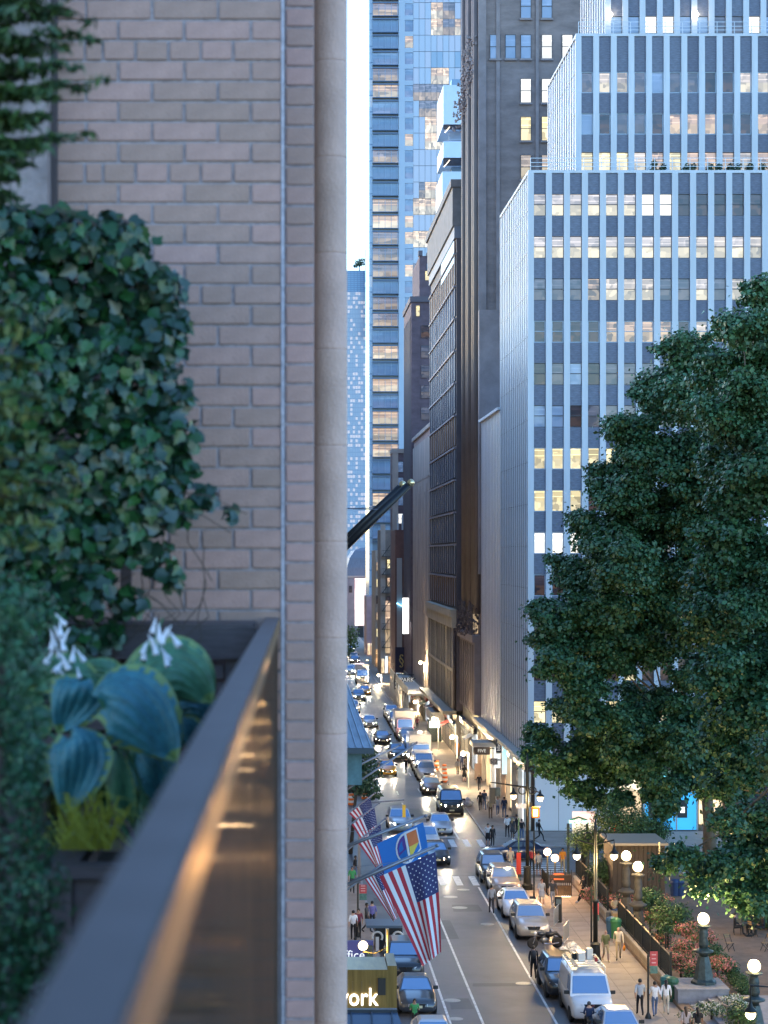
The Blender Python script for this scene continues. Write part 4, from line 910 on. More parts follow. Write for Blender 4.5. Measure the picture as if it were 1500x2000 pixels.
def wheel_parts(r, w):
    t = MB().lathe([(r * .62, -w / 2), (r * .93, -w / 2), (r, -w * .32), (r, w * .32), (r * .93, w / 2), (r * .62, w / 2), (r * .60, w * .3), (r * .60, -w * .3)], n=20)
    d = MB().lathe([(.02, -w * .40), (r * .2, -w * .42), (r * .25, -w * .3), (r * .58, -w * .36), (r * .61, -w * .44), (r * .61, w * .44), (r * .58, w * .36), (r * .25, w * .3), (r * .2, w * .42), (.02, w * .40)], n=20)
    for k in range(5):
        a = 2 * math.pi * k / 5
        for s in (-1, 1): d.bar((.06 * math.cos(a), .06 * math.sin(a), s * w * .42), (r * .58 * math.cos(a), r * .58 * math.sin(a), s * w * .42), .05, .02)
    for m in (t, d): m.v = [(z, x, y) for x, y, z in m.v]
    return t.mesh('wheel', M_tyre, smooth=False), d.mesh('rim', M_rim)
def loft(rings, close=True):
    n = len(rings[0]); vs = [p for r in rings for p in r]; fs = []
    for i in range(len(rings) - 1):
        for k in range(n): a = i * n + k; b = i * n + (k + 1) % n; fs.append((a, b, b + n, a + n))
    fs += [tuple(range(n - 1, -1, -1)), tuple((len(rings) - 1) * n + k for k in range(n))]
    return MB().add(vs, fs)
def car_proto(kind):
    S = dict(
        sedan=dict(st=[(-2.4, .32, .60, .70), (-2.32, .22, .70, .82), (-1.95, .19, .80, .90), (-1.3, .18, .90, .92), (-.8, .18, .97, .92), (.3, .18, .99, .925), (1.4, .18, 1.01, .92), (1.85, .2, 1.03, .90), (2.25, .25, 1.0, .85), (2.4, .34, .88, .76)],
                   cab=(-.98, 1.95, .84, -.12, 1.1, .62, 1.45), wy=(-1.42, 1.38), r=.33),
        suv=dict(st=[(-2.38, .34, .74, .74), (-2.3, .25, .9, .86), (-1.95, .22, 1.0, .94), (-1.3, .2, 1.08, .96), (-.85, .2, 1.13, .96), (.3, .2, 1.14, .965), (1.5, .2, 1.16, .96), (2.1, .22, 1.16, .93), (2.38, .32, 1.05, .84)],
                 cab=(-1.0, 2.25, .88, -.2, 1.85, .70, 1.72), wy=(-1.45, 1.42), r=.38),
        van=dict(st=[(-2.48, .36, .86, .82), (-2.42, .28, 1.05, .92), (-2.1, .25, 1.16, .98), (-1.7, .24, 1.24, 1.0), (-1.2, .24, 1.26, 1.0), (0, .24, 1.26, 1.0), (2.2, .24, 1.26, 1.0), (2.48, .3, 1.26, .97)],
                 cab=(-1.78, 2.46, .97, -1.1, 2.4, .84, 2.12), wy=(-1.6, 1.5), r=.37),
        truck=dict(st=[(-3.2, .4, 1.0, .9), (-3.12, .34, 1.3, 1.0), (-2.7, .32, 1.4, 1.04), (-2.0, .32, 1.42, 1.05), (-1.35, .32, 1.42, 1.05), (3.1, .5, .9, 1.0)], cab=(-3.0, -1.35, 1.0, -2.5, -1.4, .9, 2.5), wy=(-2.3, 1.9), r=.45))[kind]
    t = thing('car' if kind in ('sedan', 'suv') else kind, 'x', 'car')
    rings = []
    for y, zb, zt, hw in S['st']:
        h = [(hw * .86, zb), (hw * .97, zb + .1), (hw, (zb + zt) * .5), (hw * .985, zt - .14), (hw * .9, zt - .03), (hw * .5, zt + .02)]
        rings.append([(x, y, z) for x, z in h] + [(-x, y, z) for x, z in reversed(h)])
    body = loft(rings).build('body', paint('grey', ()) if False else PAINT['grey'], t, smooth=True)
    yf, yr, hb, rf, rr, hr, zr = S['cab']; st = S['st']
    def zbelt(y):
        for a, b in zip(st[:-1], st[1:]):
            if a[0] <= y <= b[0]: return a[2] + (b[2] - a[2]) * (y - a[0]) / (b[0] - a[0])
        return st[-1][2]
    zf, zb_ = zbelt(yf) - .04, zbelt(yr) - .05
    b4 = [(-hb, yf, zf), (hb, yf, zf), (hb, yr, zb_), (-hb, yr, zb_)]; r4 = [(-hr, rf, zr - .05), (hr, rf, zr - .05), (hr, rr, zr - .07), (-hr, rr, zr - .07)]
    c4 = [(-hr * .8, rf + .16, zr), (hr * .8, rf + .16, zr), (hr * .8, rr - .16, zr), (-hr * .8, rr - .16, zr)]
    q = [(0, 1, 5, 4), (1, 2, 6, 5), (2, 3, 7, 6), (3, 0, 4, 7), (4, 5, 9, 8), (5, 6, 10, 9), (6, 7, 11, 10), (7, 4, 8, 11), (8, 9, 10, 11)]
    MB().add(b4 + r4 + c4, q).build('cabin', PAINT['grey'], t, smooth=False, world=False)
    def pane(name, quad, u0, u1, v0, v1, off=.012):
        A, B, Cc, Dd = (Vector(p) for p in quad)     # A,B bottom; Cc,Dd top (B->Cc, A->Dd)
        f = lambda u, v: (A * (1 - u) + B * u) * (1 - v) + (Dd * (1 - u) + Cc * u) * v
        n = (B - A).cross(Dd - A).normalized() * off
        P = [f(u0, v0) + n, f(u1, v0) + n, f(u1, v1) + n, f(u0, v1) + n]
        MB().slab(P, n * .3).build(name, M_glass, t, world=False)
    F0 = (b4[0], b4[1], r4[1], r4[0]); Rr = (b4[2], b4[3], r4[3], r4[2]); SR = (b4[1], b4[2], r4[2], r4[1]); SL = (b4[3], b4[0], r4[0], r4[3])
    pane('windshield', F0, .05, .95, .14, .95)
    if kind != 'truck': pane('rear_window', Rr, .08, .92, .25, .9)
    sp = [(.16, .47), (.51, .84)] if kind != 'van' else [(.08, .26)]
    if kind == 'truck': sp = [(.2, .8)]
    for a, b in sp:
        pane('side_window', SR, a, b, .2, .88); pane('side_window', SL, 1 - b, 1 - a, .2, .88)
    y0 = st[0][0]; zn = st[1][2]; w0 = st[1][3]
    MB().slab([(-w0 * .45, y0 - .012, zn - .08), (w0 * .45, y0 - .012, zn - .08), (w0 * .36, y0 - .012, zn - .27), (-w0 * .36, y0 - .012, zn - .27)], (0, .06, 0)).build('grille', M_trim, t, world=False)
    MB().box(-w0 * .8, w0 * .8, y0 + .02, y0 + .12, st[0][1] + .0, st[0][1] + .13).build('bumper', M_trim, t, bevel=.02, world=False)
    MB().box(-.2, .2, y0 - .03, y0 - .013, st[0][1] + .1, st[0][1] + .22).build('number_plate', M_plate, t, world=False)
    MB().box(-.06, .06, y0 - .03, y0 - .014, zn - .17, zn - .09).build('badge', M_chrome, t, world=False)
    for s in (-1, 1):
        x = s * w0
        P = [(x * .52, y0 - .005, zn - .09), (x * .97, y0 + .14, zn - .03), (x * .98, y0 + .16, zn - .17), (x * .55, y0 - .005, zn - .22)]
        MB().slab(P, (0, .07, 0)).build('headlight', M_lens, t, world=False)
        MB().box(min(s * hb, s * (hb + .24)), max(s * hb, s * (hb + .24)), yf + .32, yf + .42, zf + .05, zf + .22).build('mirror', M_trim, t, bevel=.02, world=False)
        yb = st[-1][0]; MB().box(min(x * .6, x * .9), max(x * .6, x * .9), yb - .02, yb + .02, zn - .05, zn + .1).build('tail_light', M_tail, t, world=False)
    tm, rm = wheel_parts(S['r'], .22)
    for s in (-1, 1):
        for y in S['wy']:
            x = s * (max(q[3] for q in st) - .09); o = link('wheel', tm, t); o.location = (x, y, S['r']); p = link('rim', rm, o)
            MB().tube([(x - s * .06, y, S['r'] + .01), (x + s * .085, y, S['r'] + .01)], S['r'] * 1.17, 18).build('wheel_arch', M_trim, t, world=False)
    if kind == 'truck':
        MB().box(-1.15, 1.15, -1.2, 3.2, .75, 3.3).build('cargo_box', PAINT['white'], t, bevel=.03, world=False)
    return t
PROTO = {k: car_proto(k) for k in ('sedan', 'suv', 'van', 'truck')}
used = {}
def place_car(kind, label, x, yfront, color, lights=False, rz=0.0, group=None, cat='car', centre=False):
    p = PROTO[kind]; Lh = {'sedan': 2.4, 'suv': 2.38, 'van': 2.48, 'truck': 3.2}[kind]
    c = copy_tree(p); c['label'] = label; c['category'] = cat; c['group'] = group or 'cars on the street'
    c.location = (x, yfront + (0 if centre else Lh), 0.002); c.rotation_euler = (0, 0, rz)
    for ch in c.children:
        b = ch.name.split('.')[0]
        if b == 'body' or b == 'cabin': omat(ch, PAINT[color])
        if b == 'headlight' and lights: omat(ch, M_lampon)
    if lights:
        for s in (-1, 1):
            l = bpy.data.lights.new('headlight_beam', 'SPOT'); l.energy = 80; l.color = (1, .84, .6); l.spot_size = R(75); l.spot_blend = 1; l.shadow_soft_size = .12
            o = bpy.data.objects.new('headlight_beam', l); COL.objects.link(o); o.parent = c; o.location = (s * .6, -Lh - .3, .7); o.rotation_euler = (R(70), 0, R(180))
    WLOC[c.name] = Vector(c.location); return c
def onroad(px, py): d = F * CAMZ / (py - VY); return xof(px, d), d
PK = 'parked cars along the park side'; TR = 'traffic coming up the street'; LP = 'parked cars on the hotel side'; FP = 'parked cars in the next block'
van = place_car('van', 'white cargo van with a loaded roof rack parked nearest at the park kerb', 14.25, 95.6, 'white', cat='van', group=PK)
place_car('suv', 'black crossover parked tight behind the white cargo van', 13.75, 100.9, 'black', group=PK)
place_car('sedan', 'silver car roof at the bottom edge in front of the white van', 14.9, 90.0, 'silver', group=PK)
place_car('suv', 'silver-beige crossover with big grille behind the motorcycle', 14.0, 116.4, 'beige', group=PK)
place_car('sedan', 'white sedan parked between the two beige crossovers', 13.9, 123.1, 'white', group=PK)
place_car('suv', 'bronze crossover parked third from the crossing beside the man in grey', 14.0, 130.7, 'bronze', group=PK)
place_car('suv', 'black jeep-like car parked at the crosswalk behind the bronze crossover', 13.85, 136.3, 'black', group=PK)
place_car('sedan', 'dark blue sedan turning across the avenue past the crosswalk', 16.4, 147.5, 'navy', lights=False, rz=R(-90), group=TR, centre=True)
place_car('sedan', 'black sedan with yellow plate leading the traffic at the avenue', 10.55, 144, 'black', True, group=TR)
place_car('suv', 'white crossover following the black sedan beside the blue flag', 10.3, 150.6, 'white', True, group=TR)
place_car('sedan', 'pale silver coupe waiting beside the white crossover at the far crosswalk', 12.0, 159.7, 'silver', False, group=TR)
place_car('van', 'black van with bright headlights just past the avenue', 13.75, 171.5, 'black', True, cat='van', group=TR)
place_car('suv', 'silver crossover in the left lane behind the small flags', 8.9, 161, 'silver', True, group=TR)
place_car('sedan', 'small brown car with amber lights behind the black van', 13.2, 186.5, 'brown', True, group=TR)
place_car('suv', 'silver sports crossover parked before the white delivery van', 13.5, 198.0, 'silver', False, group=FP)
place_car('van', 'white delivery van parked under the white canopy roof', 13.6, 203.6, 'white', False, cat='van', group=FP)
place_car('truck', 'white box truck with a pale roof behind the delivery van', 13.7, 210.0, 'white', False, cat='truck', group=FP)
place_car('sedan', 'yellow taxi with bright headlights in the left lane', 9.85, 202, 'taxi', True, cat='taxi', group=TR)
place_car('suv', 'charcoal crossover with lights between the taxi and the box truck', 11.75, 217, 'charcoal', True, group=TR)
seq = [('sedan', 'blue', 'blue parked sedan just beyond the box truck'), ('suv', 'grey', 'grey crossover second beyond the box truck'), ('truck', 'pink', 'pink and white food truck in the parked row'), ('sedan', 'navy', 'navy sedan first behind the pink food truck'), ('sedan', 'silver', 'silver sedan second behind the pink food truck'), ('suv', 'blue', 'blue crossover third behind the pink food truck'), ('sedan', 'charcoal', 'charcoal sedan fourth behind the pink food truck'), ('suv', 'silver', 'silver crossover farthest of the parked row')]
y = 230.0
for k, c, lbl in seq:
    place_car(k, lbl, 13.9, y, c, group=FP, cat='truck' if k == 'truck' else 'car'); y += 7.2 if k == 'truck' else 6.0
place_car('sedan', 'white car with lights driving alone in the second block', 10.4, 259, 'white', True, group=TR)
place_car('suv', 'grey crossover with lights far down the left lane', 10.6, 305, 'grey', True, group=TR)
place_car('sedan', 'yellow taxi far down the street near the white truck', 12.0, 318, 'taxi', True, cat='taxi', group=TR)
place_car('truck', 'white truck with lights far down the middle of the street', 12.6, 345, 'white', True, cat='truck', group=TR)
place_car('sedan', 'silver car with lights beyond the far white truck', 12.0, 380, 'silver', True, group=TR)
place_car('suv', 'dark car with lights farthest down the street', 13.4, 408, 'charcoal', True, group=TR)
place_car('suv', 'black crossover parked beside the gold entrance lamp', 6.05, 105.0, 'black', group=LP)
place_car('sedan', 'black sedan with blue windscreen parked by the gold sign', 6.2, 97.3, 'charcoal', group=LP)
place_car('sedan', 'white-roofed car at the bottom edge on the hotel side', 6.4, 88.0, 'silver', group=LP)
place_car('suv', 'black car parked under the street tree left past the avenue', 6.6, 187, 'black', group=LP)
for i, (k, x, yy, c) in enumerate((('sedan', 11.0, 236, 'black'), ('suv', 9.0, 282, 'white'), ('sedan', 13.0, 362, 'grey'), ('suv', 11.2, 372, 'white'), ('sedan', 13.8, 425, 'silver'), ('suv', 12.4, 440, 'black'), ('sedan', 14.2, 462, 'white'), ('suv', 13.2, 485, 'silver'))):
    place_car(k, 'lit ' + c + (' sedan' if k == 'sedan' else ' crossover') + ' in the far traffic, ' + ('between taxi and food truck', 'beside the pink food truck', 'just past the far white truck', 'left of the car past the far white truck', 'near the far tree', 'beyond the far tree', 'close to the vanishing street end', 'last before the billboard')[i], x, yy, c, True, group='far traffic')
# the van's roof load
rk = thing('roof_rack', 'pale metal ladder rack with boxes and pipes on the white van roof', 'roof rack', (14.25, 98.1, 2.13))
M_alu = mat('aluminium', (.6, .6, .6), .35, .8)
for s in (-1, 1):
    MB().box(14.25 + s * .8 - .03, 14.25 + s * .8 + .03, 97.1, 100.3, 2.34, 2.40).build('side_rail', M_alu, rk)
    for yy in (97.2, 98.6, 100.1): MB().box(14.25 + s * .8 - .02, 14.25 + s * .8 + .02, yy, yy + .05, 2.08, 2.34).build('leg', M_alu, rk)
for k in range(6): MB().box(13.45, 15.05, 97.15 + k * .6, 97.2 + k * .6, 2.401, 2.44).build('crossbar', M_alu, rk)
for k, (x, yy, a, b, h, mm) in enumerate(((14.1, 98.2, .35, .5, .42, M_alu), (14.55, 98.6, .3, .4, .55, M_alu), (13.85, 98.7, .25, .3, .3, M_trim), (14.8, 98.2, .14, .5, .2, PAINT['red']), (14.3, 99.3, .5, .35, .3, M_chrome))):
    o = MB().box(x - a / 2, x + a / 2, yy, yy + b, 2.445, 2.445 + h).build('tool_box', mm, bevel=.02); tag(o, ('bright metal tool case strapped on the van rack in the middle', 'tall metal case on the van rack next to the red one', 'black tool case at the left of the van rack', 'small red case at the right side of the van rack', 'shiny low case at the back of the van rack')[k], 'tool box', 'cases on the van rack')
m = MB()
for k in range(3): m.cyl((13.6 + k * .07, 97.0, 2.48), (13.6 + k * .07, 100.4, 2.48), .03, n=8)
tag(m.build('pipe_bundle', mat('brass_pipe', (.5, .36, .2), .35, .6)), 'bundle of brassy pipes along the left of the van rack', 'pipes')
# motorcycle, bicycle
def two_wheeler(name, label, x, y, rz, motor=True):
    t = thing(name, label, name, (x, y, 0), rz)
    r = .31 if motor else .33; wb = .72 if motor else .52; w = .11 if motor else .035
    for s in (-1, 1):
        tm = MB().lathe([(r * .75, -w / 2), (r, -w * .25), (r, w * .25), (r * .75, w / 2)], n=20); tm.v = [(z, s * wb + x_, y_ + r) for x_, y_, z in tm.v]; wh = tm.build('wheel', M_tyre, t, world=False)
        sp = MB()
        for k in range(8): a = k * math.pi / 4; sp.bar((0, s * wb, r), (0, s * wb + math.cos(a) * r * .78, r + math.sin(a) * r * .78), .015)
        sp.build('spokes', M_chrome, wh, world=False)
    if motor:
        MB().ball((0, -.05, .45), .26, 10, 6, sq=(.6, .95, .8)).build('engine', mat('engine_metal', (.2, .2, .2), .35, .8), t, smooth=True, world=False)
        MB().ball((0, -.18, .82), .26, 12, 8, sq=(.55, 1.1, .5)).build('tank', PAINT['black'], t, smooth=True, world=False)
        MB().tube([(0, .05, .78), (0, .35, .76), (0, .72, .86)], [.12, .15, .08], 8).build('seat', M_trim, t, smooth=True, world=False)
        for s in (-1, 1): MB().tube([(s * .09, -wb, r), (s * .09, -.45, .95)], .028, 6).build('fork', M_chrome, t, world=False)
        MB().tube([(-.38, -.28, 1.06), (-.12, -.42, 1.0), (.12, -.42, 1.0), (.38, -.28, 1.06)], .018, 6).build('handlebar', M_trim, t, world=False)
        MB().ball((0, -.56, .86), .1, 10, 6).build('headlight', M_lens, t, smooth=True, world=False)
        MB().tube([(.16, -.1, .3), (.2, .3, .26), (.2, .75, .32)], [.03, .045, .05], 8).build('exhaust', M_chrome, t, world=False)
        MB().tube([(0, .4, .8), (0, .75, .75), (0, .98, .55)], [.06, .08, .05], 6).build('rear_fender', PAINT['black'], t, world=False)
        MB().box(-.1, .1, 1.0, 1.01, .5, .62).build('number_plate', mat('orange_plate', (.8, .4, .05), .5), t, world=False)
    else:
        fr = MB()
        for a, b in (((0, -.38, .85), (0, .05, .3)), ((0, .05, .3), (0, .2, .85)), ((0, -.36, .78), (0, .18, .72)), ((0, .05, .3), (0, .52, .33)), ((0, .52, .33), (0, .18, .7)), ((0, -.38, .9), (0, -.52, .33))): fr.cyl(a, b, .018, n=6)
        fr.build('frame', M_trim, t, world=False); MB().tube([(-.28, -.42, 1.02), (0, -.4, .98), (.28, -.42, 1.02)], .014, 6).build('handlebar', M_trim, t, world=False)
        MB().ball((0, .22, .9), .12, 8, 5, sq=(.6, 1.1, .35)).build('saddle', M_trim, t, world=False)
    return t
two_wheeler('motorcycle', 'black motorcycle parked crosswise in front of the beige crossover', 14.35, 114.3, R(-78))
two_wheeler('bicycle', 'black bicycle standing by the white rubbish bags on the pavement', 15.75, 107.6, R(15), False)
two_wheeler('motorcycle', 'dark scooter ridden past the front of the white van', 13.75, 93.3, R(180))
for p in PROTO.values():
    for ch in list(p.children):
        for g in list(ch.children): bpy.data.objects.remove(g)
        bpy.data.objects.remove(ch)
    bpy.data.objects.remove(p)
# ================================================================== PEOPLE
SKIN = [mat('skin_light', (.50, .30, .22), .6), mat('skin_tan', (.36, .2, .13), .6), mat('skin_dark', (.13, .07, .045), .6)]
CLO = {n: mat('cloth_' + n, c, .85, var=.12, scale=12) for n, c in dict(black=(.015, .015, .018), white=(.72, .72, .74), grey=(.3, .31, .34), navy=(.03, .045, .1), denim=(.09, .15, .27), olive=(.17, .17, .06), tan=(.44, .34, .2), cream=(.62, .54, .42), red=(.5, .05, .05), maroon=(.18, .03, .05), purple=(.16, .14, .36), green=(.06, .3, .1), brown=(.14, .09, .06), charcoal=(.06, .06, .065), orange=(.85, .3, .03), blue=(.12, .25, .5), palegrey=(.45, .46, .48), stripe=(.45, .36, .33)).items()}
HAIR = {n: mat('hair_' + n, c, .6) for n, c in dict(black=(.01, .009, .009), brown=(.05, .03, .018), red=(.22, .07, .03), blond=(.4, .28, .13)).items()}
EYE = mat('eye_dark', (.01, .01, .012), .2)
def skeleton(pose, ph, H):
    s = H / 1.75
    J = dict(pel=(0, 0, .95), spi=(0, 0, 1.14), che=(0, 0, 1.36), nec=(0, 0, 1.49), hea=(0, -.025, 1.60), top=(0, -.01, 1.70))
    for n, k in (('l', 1), ('r', -1)):
        J['sh' + n] = (k * .18, 0, 1.42); J['hi' + n] = (k * .09, 0, .9)
        a = ph * k
        if pose in ('walk', 'run'):
            g = 1.0 if pose == 'walk' else 1.7
            if a > 0: J['kn' + n] = (k * .09, -.17 * g, .52); J['an' + n] = (k * .09, -.22 * g, .10)
            else: J['kn' + n] = (k * .09, -.02, .49); J['an' + n] = (k * .09, .27 * g, .17)
            J['to' + n] = (k * .1, J['an' + n][1] - .15, .05 if a > 0 else .07)
            J['el' + n] = (k * .235, .12 * a, 1.15); J['wr' + n] = (k * .24, -.05 + .2 * a, .93); J['ha' + n] = (k * .235, -.08 + .22 * a, .83)
        elif pose == 'sit':
            J['kn' + n] = (k * .11, -.42, .97); J['an' + n] = (k * .11, -.44, .56); J['to' + n] = (k * .12, -.6, .51)
            J['el' + n] = (k * .24, -.04, 1.17); J['wr' + n] = (k * .14, -.25, 1.08); J['ha' + n] = (k * .09, -.32, 1.06)
        elif pose == 'lean':
            J['kn' + n] = (k * .1, -.2, .5); J['an' + n] = (k * .1 - .05, -.42 - .06 * k, .1); J['to' + n] = (k * .1, -.58, .06)
            J['el' + n] = (k * .23, -.08, 1.15); J['wr' + n] = (k * .12, -.3, 1.1); J['ha' + n] = (k * .06, -.36, 1.14)
        else:
            J['kn' + n] = (k * .1, -.02, .5); J['an' + n] = (k * .1, .02, .10); J['to' + n] = (k * .12, -.14, .05)
            J['el' + n] = (k * .235, .04, 1.15); J['wr' + n] = (k * .23, -.05 if pose == 'stand' else -.22, .93 if pose == 'stand' else 1.18); J['ha' + n] = (k * .22, -.08 if pose == 'stand' else -.3, .83 if pose == 'stand' else 1.24)
    return {k: (x * s, y * s, z * s) for k, (x, y, z) in J.items()}, s
RAD = dict(pel=(.145, .11), spi=(.13, .095), che=(.165, .11), nec=(.05, .055), hea=(.078, .095), top=(.055, .065), sh=(.062, .062), el=(.044, .044), wr=(.030, .026), ha=(.04, .018), hi=(.09, .09), kn=(.06, .06), an=(.043, .045), to=(.045, .03))
EDG = [('pel', 'spi'), ('spi', 'che'), ('che', 'nec'), ('nec', 'hea'), ('hea', 'top')] + [(a + n if a != 'pel' and a != 'che' else a, b + n) for n in 'lr' for a, b in (('che', 'sh'), ('sh', 'el'), ('el', 'wr'), ('wr', 'ha'), ('pel', 'hi'), ('hi', 'kn'), ('kn', 'an'), ('an', 'to'))]
def seg_d(p, a, b):
    ab = b - a; t = max(0, min(1, (p - a).dot(ab) / max(1e-9, ab.length_squared))); return (p - a - ab * t).length
def body_mesh(pose, ph, H, style):
    J, s = skeleton(pose, ph, H); names = list(J); bm = bmesh.new(); V = {}; lay = bm.verts.layers.skin.verify()
    for n in names: V[n] = bm.verts.new(J[n])
    for a, b in EDG: bm.edges.new((V[a], V[b]))
    for n in names:
        k = n if n in RAD else n[:-1]; r = RAD[k]; V[n][lay].radius = (r[0] * s, r[1] * s); V[n][lay].use_root = (n == 'pel')
    me = bpy.data.meshes.new('skeleton'); bm.to_mesh(me); bm.free()
    o = bpy.data.objects.new('skeleton_tmp', me)
    o.modifiers.new('skin', 'SKIN'); sd = o.modifiers.new('sub', 'SUBSURF'); sd.levels = 1
    res = evaluated(o)
    # fingers, joined to the same surface at the hands
    bm = bmesh.new(); bm.from_mesh(res); bpy.data.meshes.remove(res)
    for n, k in (('l', 1), ('r', -1)):
        h = Vector(J['ha' + n]); d = (h - Vector(J['wr' + n])).normalized(); sd_ = d.cross(Vector((1, 0, 0))).normalized() if abs(d.x) < .9 else Vector((0, 1, 0))
        for q in range(5):
            off = sd_ * (q - 1.5) * .018 * s; ln = (.07, .085, .08, .06, .055)[q] * s; b = h + off + d * .02
            dd = d if q < 4 else (d + sd_ * 1.2).normalized()
            if q == 4: b = h + sd_ * .03 * s - d * .03
            e = b + dd * ln * .6; f = e + (dd + Vector((-k * .5, 0, 0))).normalized() * ln * .5; r = .008 * s; ring = []
            for p in (b, e, f):
                u = dd.orthogonal().normalized(); w = dd.cross(u); ring.append([bm.verts.new(p + u * r * cx + w * r * cy) for cx, cy in ((1, 0), (0, 1), (-1, 0), (0, -1))])
            for i in range(2):
                for c in range(4): bm.faces.new((ring[i][c], ring[i][(c + 1) % 4], ring[i + 1][(c + 1) % 4], ring[i + 1][c]))
            bm.faces.new(ring[2])
    me = bpy.data.meshes.new('body'); bm.to_mesh(me); bm.free()
    segs = [(a, b, Vector(J[a]), Vector(J[b])) for a, b in EDG]; idx = []
    for f in me.polygons:
        c = f.center; a, b = min(((seg_d(c, p, q) / (RAD.get(x, RAD.get(x[:-1]))[0] + RAD.get(y, RAD.get(y[:-1]))[0]), x, y) for x, y, p, q in segs))[1:]
        key = b if b in ('spi', 'che', 'nec', 'hea', 'top') else b[:-1]
        if key in ('hea', 'top'): i = 0
        elif key == 'nec': i = 1 if c.z < J['nec'][2] - .04 else 0
        elif key in ('spi', 'che', 'sh'): i = 1 if not (key == 'spi' and c.z < J['pel'][2] + .03) else 2
        elif key == 'el': i = 1 if style['sleeve'] or (c - Vector(J['el' + b[-1]])).length > .1 else 0
        elif key == 'wr': i = 1 if style['sleeve'] == 2 else 0
        elif key == 'ha': i = 0
        elif key in ('hi', 'kn'): i = 2
        elif key == 'an': i = 0 if style['shorts'] else 2
        else: i = 3
        idx.append(i)
    me.polygons.foreach_set('material_index', idx); me.polygons.foreach_set('use_smooth', [True] * len(me.polygons)); return me, J, s
FACE = {}
def person(label, px, py, pose='walk', rz=0.0, shirt='grey', pants='black', skin=0, hair='black', H=1.74, shoes='black', sleeve=1, shorts=False, skirt=None, long=False, bald=False, ph=1, group='pedestrians', hat=None, loc=None, z=.142):
    p = gp(px, py) if loc is None else Vector(loc)
    if loc is None: p.z = z
    t = thing('person', label, 'person', p, rz, group)
    me, J, s = body_mesh(pose, ph, H, dict(sleeve=sleeve, shorts=shorts or bool(skirt)))
    for m in (SKIN[skin], CLO[shirt], CLO[pants if not skirt else skirt], CLO[shoes]): me.materials.append(m)
    link('body', me, t); h = Vector(J['hea'])
    fc = MB()
    for k in (-1, 1): fc.ball((k * .032 * s, h.y - .092 * s, h.z + .012 * s), .011 * s, 6, 4, 1); fc.ball((k * .083 * s, h.y + .01, h.z), .022 * s, 6, 4, 0, (.4, 1, 1.3))
    fc.tube([(0, h.y - .088 * s, h.z + .012 * s), (0, h.y - .115 * s, h.z - .022 * s), (0, h.y - .09 * s, h.z - .03 * s)], [.009 * s, .014 * s, .008 * s], 6, 0); fc.ball((0, h.y - .088 * s, h.z - .052 * s), .02 * s, 6, 4, 2, (1.2, .4, .35))
    fc.build('face', [SKIN[skin], EYE, mat('lips', (.3, .1, .09), .5)], t, world=False)
    if not bald or hat:
        hb = MB(); c = (0, h.y + .014 * s, h.z + .04 * s)
        hb.ball(c, .104 * s, 12, 8, 0, (.9, 1.06, 1.0)); hb.v = [(x, y + (.05 * s if y < h.y - .045 * s and z < h.z + .055 * s else 0), max(z, h.z - (.03 if not long else .02) * s)) for x, y, z in hb.v]
        if long: hb.tube([(0, h.y + .06 * s, h.z + .06 * s), (0, h.y + .1 * s, h.z - .1 * s), (0, h.y + .1 * s, h.z - .32 * s)], [.075 * s, .07 * s, .03 * s], 8)
        hb.build('hat' if hat else 'hair', CLO[hat] if hat else HAIR[hair], t, smooth=True, world=False)
    if skirt:
        z0, z1 = .95 * s, .60 * s
        MB().lathe([(.135 * s, z0 + .1 * s), (.165 * s, z0), (.2 * s, z1 + .1 * s), (.23 * s, z1), (.2 * s, z1 + .01), (.1 * s, z0)], n=14).build('skirt', CLO[skirt], t, smooth=True, world=False)
    return t
AW, TO = R(180), 0.0
def bag(name, label, per, off, size, c, strap=True):
    b = per.location + Vector((math.cos(per.rotation_euler.z) * off[0] - math.sin(per.rotation_euler.z) * off[1], math.sin(per.rotation_euler.z) * off[0] + math.cos(per.rotation_euler.z) * off[1], off[2]))
    t = thing(name, label, name.replace('_', ' '), b, per.rotation_euler.z); w, d, h = size
    MB().ball((0, 0, h / 2), .5, 10, 8, sq=(w, d, h)).build('pouch', CLO[c], t, smooth=True, world=False)
    m = MB()
    for k in (-1, 1): m.tube([(k * w * .3, 0, h * .9), (k * w * .3, -d * .7, h * 1.05), (k * w * .3, -d * 1.2, h * .6)], .015, 5) if name == 'backpack' else m.tube([(-w * .3, k * .03, h * .85), (0, k * .03, h * 1.35), (w * .3, k * .03, h * .85)], .012, 5)
    m.build('strap', CLO[c], t, world=False); return t
p1 = person('person in black with backpack walking away in the parking lane', 1042, 1912, 'walk', AW, 'black', 'black', 0, 'brown', sleeve=2, z=.002)
bag('backpack', 'black backpack on the person walking in the parking lane', p1, (0, .17, 1.08), (.3, .18, .45), 'charcoal'); bag('hand_bag', 'black bag hanging from the hand of the person in the parking lane', p1, (-.3, .0, .4), (.34, .16, .4), 'black')
person('bald man in olive T-shirt and tan shorts walking toward us', 1183, 1884, 'walk', R(8), 'olive', 'tan', 0, bald=True, shorts=True, shoes='tan')
p2 = person('man in cream sweater and khaki trousers beside the bald man', 1208, 1880, 'walk', R(-8), 'cream', 'tan', 0, bald=True, sleeve=2, ph=-1, H=1.82)
bag('backpack', 'dark backpack worn by the man in cream sweater', p2, (0, .17, 1.12), (.28, .16, .42), 'charcoal'); bag('hand_bag', 'orange bag carried by the man in cream sweater', p2, (.3, 0, .5), (.16, .26, .3), 'orange')
WK = 'trio walking away by the signpost'
person('man in grey T-shirt and black trousers, left of the trio by the signpost', 1250, 1990, 'walk', AW, 'palegrey', 'black', 1, group=WK, H=1.78)
